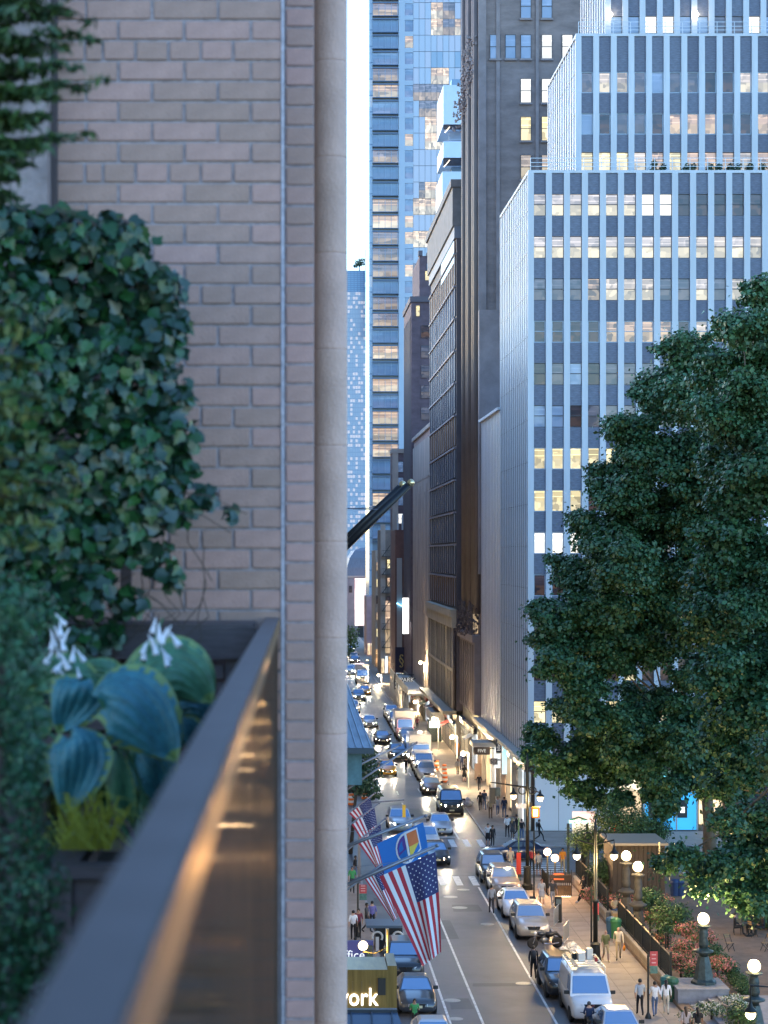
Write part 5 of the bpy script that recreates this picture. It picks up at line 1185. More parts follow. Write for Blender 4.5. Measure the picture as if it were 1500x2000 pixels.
person('person in white T-shirt and blue jeans, middle of the trio by the signpost', 1279, 1992, 'walk', AW, 'white', 'denim', 1, ph=-1, group=WK, H=1.7)
person('woman in white with black ponytail, right of the trio by the signpost', 1301, 1988, 'walk', R(170), 'white', 'cream', 1, long=True, group=WK, H=1.68, sleeve=2)
person('person with brown ponytail and patterned top at the bottom edge', 1340, 2046, 'walk', AW, 'stripe', 'black', 0, 'brown', long=True, H=1.7)
person('person in black top with bare shoulders at the bottom edge', 1363, 2046, 'walk', AW, 'black', 'cream', 1, long=True, sleeve=0, H=1.68)
person('man in grey shirt walking along the lane beside the bronze crossover', 960, 1785, 'walk', AW, 'grey', 'charcoal', 1, H=1.8, z=.002, sleeve=2)
person('red-haired woman in pale skirt walking toward us by the subway stairs', 1058, 1774, 'walk', 0, 'palegrey', 'palegrey', 0, 'red', skirt='palegrey', shoes='white', H=1.7)
person('man in dark shirt and grey jeans next to the woman in pale skirt', 1079, 1776, 'walk', R(5), 'charcoal', 'grey', 0, 'brown', ph=-1, H=1.78, shoes='white')
person('person in black leaning against the park wall by the railing', 1140, 1768, 'lean', R(-60), 'black', 'black', 1, 'brown', shoes='white', sleeve=2, loc=(xof(1140, 128.4), 128.4, .142))
person('man in grey shirt with shorts walking away at the corner crosswalk', 1052, 1716, 'walk', AW, 'grey', 'charcoal', 1, shorts=True)
person('person in red top beside the traffic pole at the corner', 1039, 1705, 'stand', AW, 'red', 'black', 1, H=1.6)
person('person in cream clothes standing at the crosswalk behind the parked cars', 997, 1704, 'stand', 0, 'cream', 'cream', 0, 'blond', z=.01)
person('orange-clad person on the crosswalk behind the subway lamps', 1099, 1705, 'walk', 0, 'orange', 'tan', 1, z=.01)
pr = person('man in black striding past the white hoarding', 1053, 1648, 'run', R(90), 'black', 'black', 0, 'brown', sleeve=2)
bag('backpack', 'dark backpack on the man striding past the hoarding', pr, (0, .18, 1.08), (.3, .18, .45), 'charcoal')
for i, (px, py, ps, rz, sh, pa, sk, lb) in enumerate((
        (953, 1653, 'stand', 0, 'white', 'black', 'black', 'woman in white top and long black skirt at the far kerb'), (962, 1655, 'stand', .4, 'black', 'black', None, 'person in black beside the woman in white top at the far kerb'),
        (991, 1640, 'walk', AW, 'white', 'black', None, 'man in white T-shirt walking away on the far corner'), (1001, 1642, 'stand', 2.4, 'charcoal', 'charcoal', 'charcoal', 'woman in dark clothes beside the man in white T-shirt'), (1009, 1638, 'walk', 1.5, 'black', 'black', None, 'person in black third from the man in white T-shirt'), (1019, 1645, 'stand', AW, 'black', 'denim', None, 'person in black with jeans next to the traffic pole, far corner'),
        (985, 1601, 'walk', AW, 'navy', 'denim', None, 'man in navy by the far shop windows'), (972, 1597, 'walk', 0, 'palegrey', 'denim', None, 'woman in grey top and jeans walking by the bank poster'), (958, 1602, 'stand', 0, 'tan', 'brown', None, 'person in tan standing by the dark post, far pavement'),
        (938, 1588, 'walk', AW, 'black', 'black', None, 'man in black suit walking away behind the black van'), (946, 1586, 'walk', AW, 'navy', 'denim', None, 'person in navy right of the man in black suit'), (936, 1549, 'walk', 0, 'black', 'black', None, 'man in black near the lit awning'),
        (907, 1531, 'walk', AW, 'black', 'black', 'black', 'woman in short black dress on the far pavement'), (894, 1517, 'walk', AW, 'grey', 'tan', None, 'person in grey shorts ahead of the woman in black dress'), (902, 1507, 'stand', AW, 'navy', 'navy', None, 'person in navy near the shop entrances'), (909, 1498, 'walk', AW, 'palegrey', 'black', None, 'man in pale shirt by the shop entrances'), (893, 1480, 'stand', 0, 'orange', 'orange', None, 'worker in orange on the far pavement'),
        (793, 1512, 'walk', AW, 'black', 'charcoal', None, 'worker in dark clothes beside the delivery van door'), (738, 1446, 'walk', R(-70), 'grey', 'black', None, 'person crossing the street ahead of the lone white car'), (815, 1428, 'walk', 0, 'maroon', 'black', None, 'person in maroon near the PARK sign pavement'))):
    person(lb, px, py, ps, rz, sh, pa, (0, 1, 0, 2, 1)[i % 5], ('black', 'brown', 'black', 'blond')[i % 4], skirt=sk, long=bool(sk), sleeve=(1, 2, 1)[i % 3], ph=(1, -1)[i % 2], H=(1.74, 1.68, 1.8, 1.65)[i % 4], shoes=('black', 'white')[i % 2], group='pedestrians past the avenue', z=.13 if py < 1650 and px > 800 else .002, shorts=pa == 'tan')
for i, (px, py, sh, pa, lb) in enumerate(((690, 1842, 'white', 'black', 'person in white at the left pavement edge by the column'), (700, 1838, 'maroon', 'black', 'person in maroon shirt at the street food stand'), (716, 1826, 'charcoal', 'black', 'person in dark jacket beside the person in purple'), (727, 1822, 'purple', 'black', 'person in purple-blue shirt by the black kiosk'), (688, 1748, 'green', 'black', 'person in bright green top by the column'), (694, 1725, 'black', 'denim', 'person in black T-shirt above the green top person'), (694, 1899, 'navy', 'navy', 'person whose legs show under the Office sign'))):
    person(lb, px, py, 'stand' if i % 2 else 'walk', (AW, 0, 1.2)[i % 3], sh, pa, (0, 1, 2)[i % 3], sleeve=1, group='people on the hotel pavement', z=.132)
person('woman in green looking down between the two parked dark cars', 0, 0, 'hold', 0, 'green', 'black', 1, long=True, H=1.52, loc=(5.85, 94.4, .002))
person('scooter rider in dark jacket and helmet before the white van', 0, 0, 'sit', AW, 'navy', 'black', 0, hat='charcoal', sleeve=2, H=1.7, loc=(13.75, 93.45, -.1))
person('seated person in tan shirt on the park steps behind the fence', 0, 0, 'sit', R(20), 'tan', 'denim', 1, sleeve=1, loc=(xof(1200, 120.5), 120.5, .18), H=1.7)
# ================================================================== FLAGS ON THE HOTEL SIDE
M_pole = mat('pole_grey', (.22, .22, .25), .35, .7); M_poled = mat('pole_black', (.012, .012, .016), .4, .3); M_gold = mat('gilt', (.75, .6, .35), .25, .9)
M_fr = mat('flag_red', (.42, .025, .045), .75, var=.12, scale=6); M_fw = mat('flag_white', (.70, .70, .74), .75); M_fb = mat('flag_navy', (.03, .035, .13), .75); M_fblue = mat('flag_blue', (.02, .16, .50), .7)
def flag_surface(tl, tr, bl, br, d, fold, seed):
    TL, TR, BL, BRt = (at(*p, d) for p in (tl, tr, bl, br))
    def fn(s, t, off=0.0):
        a = TL * (1 - s) + TR * s; b = BL * (1 - s) + BRt * s
        bend = math.sin(t * math.pi) * .06 * (TR.x - TL.x)
        p = a * (1 - t) + b * t; w = fold * (.25 + t) * math.sin(s * 9.5 + seed + t * 1.7) + fold * .5 * math.sin(s * 17 + t * 3 + seed * 2) * t
        return Vector((p.x + bend * .3 - w * .25, p.y - w - off, p.z))
    return fn
def us_flag(label, pole, tl, tr, bl, br, d, fold=.1, seed=0.0):
    fn = flag_surface(tl, tr, bl, br, d, fold, seed); c = fn(.5, 0)
    t = thing('flag', label, 'flag', c, group='national flags on the hotel side')
    nu, nv = 52, 40; mb = MB(); mb.grid(lambda i, j: fn(i, j), nu, nv); k = 0
    for j in range(nv):
        for i in range(nu):
            st = i // 4; mb.m[k] = 2 if (st >= 6 and j < nv * .4) else (0 if (12 - st) % 2 == 0 else 1); k += 1
    mb.build('cloth', [M_fr, M_fw, M_fb], t, smooth=True)
    sm = MB()
    for r in range(9):
        for q in range(6 if r % 2 == 0 else 5):
            s = .475 + .51 * (r + .6) / 9.2; tt = .4 * ((q + (.5 if r % 2 == 0 else 1.0)) / 6.1); o = len(sm.v); P = []
            for a in range(10):
                rr = (.017 if a % 2 == 0 else .007); an = a * math.pi / 5; P.append(fn(s + rr * 1.0 * math.cos(an), tt + rr * .62 * math.sin(an), .012))
            sm.add([fn(s, tt, .013)] + P, [(0, 1 + a, 1 + (a + 1) % 10) for a in range(10)])
    tag(sm.build('stars', M_fw, t), kind='stuff')
def flag_pole(label, a, b, d, r=.035, m=None, ball=.06, group='flag poles on the hotel side'):
    A, B = at(*a, d), at(*b, d); t = thing('flag_pole', label, 'flag pole', A, group=group)
    inner = A - (B - A).normalized() * max(.1, (A.x - .5) / max(.2, (B - A).normalized().x)); MB().tube([inner, B], [r * 1.2, r], 8).build('shaft', m or M_pole, t, smooth=True)
    MB().ball(B + (B - A).normalized() * ball, ball, 10, 7).build('finial', M_gold if m else M_pole, t, smooth=True)
    MB().tube([inner + Vector((0, 0, .9)), A * .4 + B * .6], .008, 5).build('stay_cable', M_pole, t)
    return t
flag_pole('grey pole of the biggest flag nearest the camera', (680, 1727), (850, 1653), 61, .055)
us_flag('biggest striped flag with stars hanging over the street', None, (741, 1712), (850, 1664), (826, 1887), (861, 1860), 60.9, .10, .6)
flag_pole('grey pole carrying the blue emblem flag', (680, 1652), (828, 1595), 66, .05)
fn = flag_surface((736, 1648), (826, 1606), (752, 1714), (836, 1668), 65.9, .04, 1.2)
t = thing('flag', 'bright blue flag with a multicoloured round-cornered emblem', 'flag', fn(.5, 0)); mb = MB(); mb.grid(lambda i, j: fn(i, j), 30, 20); mb.build('cloth', M_fblue, t, smooth=True)
def patch(name, pts, m, off): MB().add([fn(sum(p[0] for p in pts) / len(pts), sum(p[1] for p in pts) / len(pts), off)] + [fn(a, b, off) for a, b in pts], [(0, 1 + i, 1 + (i + 1) % len(pts)) for i in range(len(pts))]).build(name, m, t)
arc = [(.60 - .26 * math.sin(a), .50 - .42 * math.cos(a)) for a in (i * math.pi / 10 for i in range(11))]
patch('emblem_outline', [(.86, .06), (.86, .74)] + [(.62, .96)] + [(.60 - .28 * math.sin(a), .50 + .46 * math.cos(a)) for a in (i * math.pi / 10 for i in range(11))], M_fw, .012)
patch('emblem_field', [(.835, .10), (.835, .70), (.62, .90)] + [(.60 - .25 * math.sin(a), .50 + .40 * math.cos(a)) for a in (i * math.pi / 10 for i in range(11))], M_fblue, .02)
patch('emblem_purple', [(.58, .12), (.58, .5), (.36, .62)] + [(.60 - .25 * math.sin(a), .50 + .40 * math.cos(a)) for a in (i * math.pi / 10 for i in range(6, 10))], mat('emblem_purple', (.10, .05, .28), .7), .027)
patch('emblem_orange', [(.62, .10), (.83, .10), (.83, .5), (.62, .5)], mat('emblem_orange', (.62, .16, .05), .7), .027)
patch('emblem_yellow', [(.62, .5), (.83, .5), (.62, .86)], mat('emblem_yellow', (.65, .5, .08), .7), .028)
patch('emblem_line', [(.575, .06), (.62, .06), (.62, .94), (.575, .94)], M_fw, .034)
for lb, tl, tr, bl, br, d, sd in (('striped flag hanging right behind the biggest flag', (712, 1716), (746, 1690), (768, 1800), (778, 1790), 75, 2.0), ('striped flag third from the camera behind the blue flag', (700, 1648), (743, 1609), (737, 1700), (752, 1690), 100, 3.1), ('striped flag fourth from the camera with stars high up', (687, 1611), (731, 1578), (722, 1665), (742, 1660), 112, .4), ('smallest striped flag farthest along the hotel side', (682, 1589), (723, 1558), (712, 1620), (733, 1615), 128, 1.9)):
    flag_pole('thin grey pole of the ' + lb, (680, tl[1] + (tl[0] - 680) * .72 - 3), (tr[0] + 8, tr[1] - 8), d + .1, .04); us_flag(lb, None, tl, tr, bl, br, d, .07, sd)
flag_pole('thick black flagpole with gilt ball, lower of the pair', (676, 1066), (797, 948), 30, .055, M_poled, .055, 'black flagpoles above the street'); flag_pole('thick black flagpole with gilt ball, upper of the pair', (676, 1052), (781, 951), 33, .05, M_poled, .06, 'black flagpoles above the street')
flag_pole('bare grey pole high above the small flags', (680, 1540), (812, 1452), 88, .045); flag_pole('second bare grey pole above the small flags', (680, 1505), (780, 1456), 92, .04)

# ================================================================== HOTEL-SIDE FRONTS
bay = thing('bay_roof', 'blue-grey metal hipped bay roof beside the pink column', 'roof', (1.8, 80, 13))
M_cop = mat('seamed_metal', (.30, .38, .48), .4, .5, var=.15, scale=2)
xe = xof(722, 80); ze = zof(1456, 80); zt_ = zof(1338, 80); xt_ = xof(678, 80)
MB().add([(.6, 79, ze), (xe, 79, ze), (xt_, 81, zt_), (.6, 81, zt_), (xe, 88, ze), (xt_, 86, zt_), (.6, 88, ze), (.6, 86, zt_)], [(0, 1, 2, 3), (1, 4, 5, 2), (4, 6, 7, 5), (3, 2, 5, 7)]).build('roof_sheet', M_cop, bay)
for k in range(9):
    f = k / 9; MB().bar((.7 + (xe - .7) * f, 78.99, ze + .02), (.7 + (xt_ - .7) * f, 80.99, zt_ + .02), .04).build('seam', M_cop, bay)
    MB().bar((xe + .01, 79 + 9 * f, ze + .02), (xt_ + .01, 81 + 5 * f, zt_ + .02), .04).build('seam', M_cop, bay)
MB().box(.61, xe + .12, 78.9, 88.1, ze - .22, ze - .005).build('eave', mat('dark_eave', (.05, .07, .09), .5), bay)
MB().box(.61, xof(706, 80), 79.6, 87.5, ze - 1.5, ze - .225).build('bay_wall', mat('verdigris', (.10, .19, .21), .6, var=.3, scale=2), bay)
gw = thing('entrance_portal', 'gold entrance portal with lit white lettering at the left pavement', 'entrance', (3, 75, 0))
M_brass = mat('brushed_brass', (.24, .165, .06), .3, .85, var=.3, scale=1.2, stretch=(6, 1, .4))
xa, xb = .7, xof(757, 75)
MB().box(xa, xb, 75, 77.4, 4.9, zof(1894, 75)).build('portal_box', M_brass, gw); MB().box(xb + .01, xb + .35, 75.2, 77.6, 0, zof(1894, 75) + .1).build('side_pillar', M_brass, gw)
MB().box(xof(738, 74.9), xof(753, 74.9), 74.85, 74.99, zof(1942, 75), zof(1910, 75)).build('speaker', M_trim, gw)
for px in (688, 706, 722): MB().box(xof(px, 74.9), xof(px + 2, 74.9), 74.97, 74.999, 5.2, zof(1917, 75)).build('seam', mat('brass_seam', (.2, .14, .06), .4, .6), gw)
text('lettering', 'wework', .92, (xof(738, 74.9), 74.9, zof(1949, 74.9)), (R(90), 0, 0), lit('letter_glow', (1, .93, .8), .9), gw, .03, 'RIGHT', .82)
can = thing('glass_canopy', 'dark glass canopy at the very bottom beside the column', 'canopy', (3, 66, 5))
zc_ = zof(1972, 66); xr_ = xof(776, 66)
MB().box(.7, xr_, 66, 66.25, zc_ - .25, zc_).build('fascia', mat('canopy_steel', (.05, .065, .09), .35, .6), can); MB().add([(.7, 64.4, zc_ - .62), (xr_ + .25, 64.4, zc_ - .62), (xr_, 65.99, zc_ - .1), (.7, 65.99, zc_ - .1)], [(0, 1, 2, 3)]).build('glass_roof', mat('canopy_glass', (.06, .09, .15), .1), can)
for k in range(4): MB().bar((1.4 + k * .65, 64.4, zc_ - .6), (1.4 + k * .65, 66, zc_ - .07), .05).build('rib', MATS['canopy_steel'], can)
osn = thing('shop_sign', 'purple shop sign with white Office lettering behind the lamp', 'sign', (3, 96, 3))
MB().box(.8, xof(729, 96), 96, 96.2, zof(1881, 96), zof(1838, 96)).build('board', mat('sign_purple', (.08, .07, .22), .5), osn)
MB().box(xof(716, 95.9), xof(728, 95.9), 95.85, 95.99, zof(1880, 96), zof(1846, 96)).build('side_panel', mat('sign_panel', (.16, .07, .06), .5, col2=(.05, .12, .08), var=.5, scale=3), osn)
text('lettering', 'Office', .60, (xof(713, 95.9), 95.93, zof(1866, 95.9)), (R(90), 0, 0), lit('office_letter', (.9, .92, 1), .12), osn, .01, 'RIGHT')
kio = thing('kiosk', 'black kiosk with pale scroll brackets beside the flag', 'kiosk', (5, 113, 0))
MB().box(xof(733, 113), xof(786, 113), 113, 114.5, .13, zof(1812, 113)).build('body', M_trim, kio); MB().box(xof(715, 113), xof(785, 113), 112.7, 114.8, zof(1811, 113), zof(1806, 113)).build('roof', mat('kiosk_roof', (.07, .1, .14), .4), kio)
for px, k in ((737, 1), (756, 0), (777, -1)):
    m = MB(); x = xof(px, 112.9); z = zof(1830, 112.9); M_scr = mat('scroll_white', (.6, .58, .55), .6)
    if k: m.tube([(x + k * .28 * math.cos(a) * -1 * -1, 112.9, z + .28 * math.sin(a)) for a in (i * .45 - .6 for i in range(10))], .06, 6)
    m.bar((x, 112.9, z - .8), (x, 112.9, z + (.0 if k else .5)), .18, .06); m.build('scroll', M_scr, kio)
# street trees on the hotel side
M_st = [mat('street_leaf_a', (.03, .075, .03), .6), mat('street_leaf_b', (.055, .10, .045), .6)]
leafy('street_tree', 'dark street tree half hidden behind the bare flagpoles', 'tree', [(xof(px, 150), 150, zof(py, 150), r) for px, py, r in ((690, 1480, 1.1), (712, 1470, .9), (726, 1500, .9), (700, 1520, 1.3), (722, 1540, .8), (735, 1550, .5))], 26, .28, M_st, (4.4, 150, 0), 71, stems=[([(4.6, 150.2, 0), (4.9, 150, 3.5), (5.2, 150, 6.5)], [.16, .12, .05])])
leafy('street_tree', 'small green tree far down the street at the column edge', 'tree', [(xof(px, 430), 430, zof(py, 430), r) for px, py, r in ((684, 1238, 1.8), (688, 1255, 1.6), (682, 1275, 1.4))], 8, .5, [mat('yellow_green_leaf', (.12, .17, .05), .7)], (13.2, 430, 0), 72, stems=[([(13.2, 430, 0), (13.2, 430, 5)], [.2, .1])])  # yellower, paler green than the other street tree

# ================================================================== LAMPS, SIGNALS, POSTS
GLOW = (1, .68, .3); M_globe = lit('lamp_globe', (1, .74, .33), 1.3); M_blk = mat('cast_iron', (.02, .024, .024), .45, .4)
M_verd = mat('green_bronze', (.055, .075, .075), .5, .4, var=.4, scale=6)
def pendant(t, p, r=.2, w=90):
    MB().lathe([(.03, .45), (.08, .3), (.1, .2), (.24, .08), (.26, .0), (.05, .02)], p, 14).build('hood', M_blk, t, smooth=True); MB().ball(p - Vector((0, 0, .1)), r, 12, 8).build('globe', M_globe, t, smooth=True)
    point_light('lamp_light', p - Vector((0, 0, .5)), GLOW, w * 2, .2, t)
def ring(m, c, r, w): m.tube([(c[0] + r * math.cos(a), c[1], c[2] + r * math.sin(a)) for a in (i * math.pi / 7 for i in range(15))], w, 6)
def twin_lamp(label, x, y, h, zp, reach=1.0):
    t = thing('street_lamp', label, 'lamp', (x, y, .14), group='ornate street lamps')
    MB().lathe([(.34, 0), (.34, .25), (.27, .32), (.24, .95), (.28, 1.0), (.16, 1.1)], (x, y, .14), 12).build('base', M_blk, t); MB().lathe([(.13, 1.1), (.12, 3.2), (.17, 3.25), (.17, 3.35), (.1, 3.4), (.08, h - .3), (.12, h - .25), (.03, h + .5)], (x, y, .14), 12).build('post', M_blk, t, smooth=True)
    for s in (-1, 1):
        m = MB(); m.tube([(x, y, zp + .5), (x + s * reach, y, zp + .75), (x + s * reach, y, zp + .4)], .045, 6); ring(m, (x + s * .38, y, zp + .95), .2, .03); m.build('arm', M_blk, t); pendant(t, Vector((x + s * reach, y, zp)))
    return t
twin_lamp('ornate twin-arm street lamp on the park pavement', xof(1163, 109.6), 109.6, 7.2, zof(1668, 109.6), 1.0)
sg = thing('traffic_signal', 'traffic signal mast with two lamps and an orange hand at the corner', 'traffic signal', (xof(1030, 133.5), 133.5, .14))
x, y = xof(1030, 133.5), 133.5
MB().lathe([(.36, 0), (.36, .3), (.26, .4), (.24, 1.4), (.3, 1.45), (.14, 1.55)], (x, y, .14), 12).build('base', M_blk, sg); MB().lathe([(.12, 1.5), (.10, 8.3), (.03, 8.9)], (x, y, .14), 10).build('mast', M_blk, sg, smooth=True)
za = zof(1538, 133.5); m = MB(); m.tube([(x, y, za), (xof(957, y), y, za + .35)], [.07, .04], 6); m.tube([(x, y, za - .1), (x + .9, y, za - .35)], .04, 6); ring(m, (x - .33, y, za - .2), .24, .04); ring(m, (x + .33, y, za - .2), .24, .04); m.build('arm', M_blk, sg)
pendant(sg, Vector((xof(1003, y), y, zof(1552, y))), .2, 80); pendant(sg, Vector((xof(1055, y), y, zof(1556, y))), .2, 60)
MB().box(x + .28, x + .78, y - .15, y + .15, zof(1597, y), zof(1576, y)).build('walk_signal', mat('signal_orange', (.7, .2, .02), .5), sg); MB().box(x + .36, x + .66, y - .17, y - .151, zof(1594, y), zof(1580, y)).build('hand_symbol', lit('hand_glow', (1, .42, .06), 3), sg)
MB().box(x - .75, x - .1, y - .18, y - .15, zof(1578, y), zof(1569, y)).build('arrow_sign', mat('sign_white', (.7, .7, .7), .5), sg); MB().box(x + .1, x + .3, y - .18, y - .15, zof(1576, y), zof(1566, y)).build('street_sign', M_trim, sg)
for dx, c in ((-3.0, M_trim), (-2.6, M_verd)): MB().box(x + dx * .82, x + dx * .82 + .36, y - .2, y + .15, zof(1560 if c is M_trim else 1545, y) - .3, zof(1540, y) + .05).build('signal_head', c, sg)
def simple_post(name, label, cat, px, py, ztop, r=.05, m=None):
    p = gp(px, py); p.z = .14; t = thing(name, label, cat, p); MB().lathe([(.16, 0), (.14, .12), (r, .3), (r, ztop - .15), (r * .6, ztop)], p, 10).build('post', m or M_blk, t); return t, p
simple_post('slim_post', 'slim black post with round foot on the park corner', 'post', 1043, 1763, zof(1625, 129.4))
t, p = simple_post('bus_post', 'green post wrapped in a red bag at the kerb corner', 'post', 1013, 1724, 4.2, .05, mat('post_green', (.05, .12, .08), .5)); MB().box(p.x - .15, p.x + .15, p.y - .08, p.y + .08, .5, 2.0).build('red_wrap', mat('wrap_red', (.6, .05, .03), .6), t)
def parking_sign(label, px, py, ztop, z1, zmid, z0, w=.5):
    t, p = simple_post('signpost', label, 'sign', px, py, ztop); x = p.x + .08
    MB().box(x, x + w, p.y - .03, p.y, zmid, z1).build('red_panel', mat('sign_red', (.42, .05, .06), .5, var=.3, scale=9), t); MB().box(x, x + w, p.y - .03, p.y, z0, zmid - .01).build('green_panel', mat('sign_green', (.06, .14, .12), .5, var=.4, scale=9), t)
    for k in range(3): MB().box(x + .08, x + w - .08, p.y - .034, p.y - .031, zmid + .12 + k * (z1 - zmid) * .28, zmid + .17 + k * (z1 - zmid) * .28).build('print_line', mat('print_pink', (.6, .35, .35), .6), t)
parking_sign('black signpost with red and green parking panels beside the trio', 1266, 1995, 3.1, zof(1858, 96.4), zof(1886, 96.4), zof(1901, 96.4), .36)
parking_sign('black signpost with red and dark panels before the ornate lamp', 1155, 1880, 4.0, zof(1764, 110.3), zof(1786, 110.3), zof(1798, 110.3), .32)
parking_sign('rusty signpost with red and green parking panels by the left pavement', 699, 1835, zof(1722, 117), zof(1727, 117), zof(1744, 117), zof(1757, 117), .42)
t = thing('street_lamp', 'gilt lamp standard with glowing globe beside the gold portal', 'lamp', (xof(757, 84), 84, .14), group='ornate street lamps'); x = xof(757, 84)
MB().lathe([(.16, 0), (.1, .5), (.07, 3.2), (.12, 3.25), (.06, 3.3), (.05, zof(1815, 84) - .14)], (x, 84, .14), 10).build('post', mat('gilt_post', (.3, .22, .08), .35, .8), t); MB().ball((xof(709, 84), 84, zof(1847, 84)), .2, 12, 8).build('globe', M_globe, t, smooth=True)
MB().tube([(x, 84, zof(1850, 84)), ((x + xof(709, 84)) / 2, 84, zof(1862, 84)), (xof(709, 84), 84, zof(1859, 84))], .025, 6).build('arm', MATS['gilt_post'], t); point_light('lamp_light', (xof(709, 84), 83.6, zof(1850, 84)), GLOW, 60, .2, t)
sp = thing('traffic_signal', 'grey signal mast with yellow signal box above the blue flag', 'traffic signal', (4.75, 136, .13))
MB().tube([(4.75, 136, .13), (4.75, 136, zof(1570, 136)), (xof(740, 136), 136, zof(1566, 136)), (xof(790, 136), 136, zof(1562, 136))], [.1, .08, .06, .05], 8).build('mast', M_pole, sp); MB().box(xof(786, 136), xof(792, 136), 135.85, 136.15, zof(1596, 136), zof(1572, 136)).build('signal_box', mat('signal_yellow', (.65, .42, .03), .5), sp)
for px, py, d, lb in ((857, 1293, 270, 'bright street lamp on a pale pole in front of the brick loft'), (780, 1276, 330, 'small glowing lamp over the dark banner'), (856, 1403, 228, 'glowing lamp under the theatre marquee'), (870, 1405, 240, 'lamp glow beside the red neon at the marquee'), (893, 1438, 207, 'glowing lamp over the orange worker'), (915, 1470, 190, 'glowing lamp beside the cream awning'), (820, 1370, 282, 'lamp beside the lattice shed'), (745, 1318, 345, 'lamp far down beside the parked row'), (722, 1290, 420, 'lamp glow near the vanishing end of the street')):
    p = at(px, py, d); p.x = min(p.x, 18.0); t = thing('street_lamp', lb, 'lamp', (p.x, d, .13), group='lamps past the avenue'); MB().tube([(p.x, d, .13), (p.x, d, p.z), (p.x - .5, d, p.z + .1)], .07, 6).build('pole', mat('pale_pole', (.5, .52, .5), .5), t); MB().ball((p.x - .5, d, p.z - .05), .25, 10, 6).build('globe', M_globe, t); point_light('lamp_light', (p.x - .6, d - .5, p.z - .4), (1, .76, .44), 380, .3, t)

# ================================================================== PAVEMENT CLUTTER
def trash_bags(label, px, py, cols, n, m_):
    p = gp(px, py); p.z = .142; t = thing('rubbish_bags', label, 'rubbish bags', p)
    for k in range(n):
        a = k * 2.4; r = .42 * (k > 0); b = MB().ball((r * math.cos(a), r * math.sin(a) * .7, .26 + (.25 if k == 0 else 0)), .3, 10, 7, sq=(1.05, .95, .85)); b.v = [(x + rnd.uniform(-.04, .04), y + rnd.uniform(-.04, .04), max(.0, z + rnd.uniform(-.04, .04))) for x, y, z in b.v]; b.build('bag', m_, t, smooth=False, world=False)
trash_bags('pile of white rubbish bags by the bicycle', 1117, 1872, None, 5, mat('bag_white', (.66, .64, .6), .35)); trash_bags('rubbish bags on the far kerb beside the black van', 913, 1578, None, 4, mat('bag_clear', (.5, .52, .55), .3))
def barrier(label, px, py, rz):
    p = gp(px, py); p.z = .142; t = thing('crowd_barrier', label, 'barrier', p, rz, 'crowd barriers on the park pavement'); m = MB()
    m.tube([(-1, 0, .15), (-1, 0, 1.1), (1, 0, 1.1), (1, 0, .15), (-1, 0, .15)], .025, 6); m.build('frame', M_alu, t, world=False); m = MB()
    for k in range(13): m.cyl((-.86 + k * .143, 0, .15), (-.86 + k * .143, 0, 1.1), .01, n=5)
    m.build('bar_row', M_alu, t, world=False)
    for s in (-.75, .75): MB().bar((s, -.3, .01), (s, .3, .01), .05, .03).build('foot', M_alu, t, world=False)
barrier('steel crowd barrier beside the beige crossover', 1087, 1812, R(74)); barrier('steel crowd barrier nearer the white rubbish bags', 1106, 1846, R(74))
t = thing('bin_post', 'dark metal meter box standing by the crowd barrier', 'meter', gp(1090, 1806) + Vector((0, 0, .142))); MB().box(-.2, .2, -.2, .2, 0, 1.55).build('case', M_trim, t, bevel=.04, world=False); MB().box(-.14, .14, -.205, -.2, 1.1, 1.4).build('display', mat('meter_glass', (.1, .14, .16), .1), t, world=False)
def bin_(label, px, py, c, d=None):
    p = gp(px, py); p.z = .15; t = thing('litter_bin', label, 'bin', p, group='litter bins by the park'); MB().lathe([(.26, 0), (.3, .9), (.33, .95), (.33, 1.0), (.28, .98), (.25, .5)], n=14).build('drum', c, t, world=False); MB().lathe([(.33, 1.0), (.28, 1.12), (.1, 1.2)], n=14).build('lid', c, t, world=False)
bin_('green litter bin behind the two walking men', 1203, 1838, mat('bin_green', (.04, .2, .08), .5)); bin_('blue litter bin behind the man in cream sweater', 1194, 1836, mat('bin_blue', (.03, .1, .2), .5)); bin_('dark green litter bin beside the park steps', 1313, 1961, mat('bin_dgreen', (.02, .09, .05), .5)); bin_('teal recycling bin next to the dark green bin', 1302, 1958, mat('bin_teal', (.02, .13, .14), .5))
M_bar = [mat('barrel_orange', (.75, .16, .02), .5), mat('barrel_white', (.7, .7, .7), .5)]
barrel = [MB().lathe([(.28, 0), (.28, .2)], n=12), MB().lathe([(.27, .2), (.26, .4)], n=12), MB().lathe([(.255, .4), (.25, .6)], n=12), MB().lathe([(.245, .6), (.24, .8)], n=12), MB().lathe([(.235, .8), (.2, 1.0)], n=12)]
barrel = [b.mesh('band', M_bar[i % 2]) for i, b in enumerate(barrel)]
for px, py, lb in ((869, 1528, 'orange striped barrel nearest on the far pavement'), (868, 1512, 'orange striped barrel second on the far pavement'), (853, 1504, 'orange striped barrel by the delivery van'), (686, 1572, 'orange striped barrel beside the column'), (712, 1560, 'orange striped barrel under the street tree')):
    t = thing('traffic_barrel', lb, 'barrel', gp(px, py), group='construction barrels')
    for b in barrel: link('band', b, t)
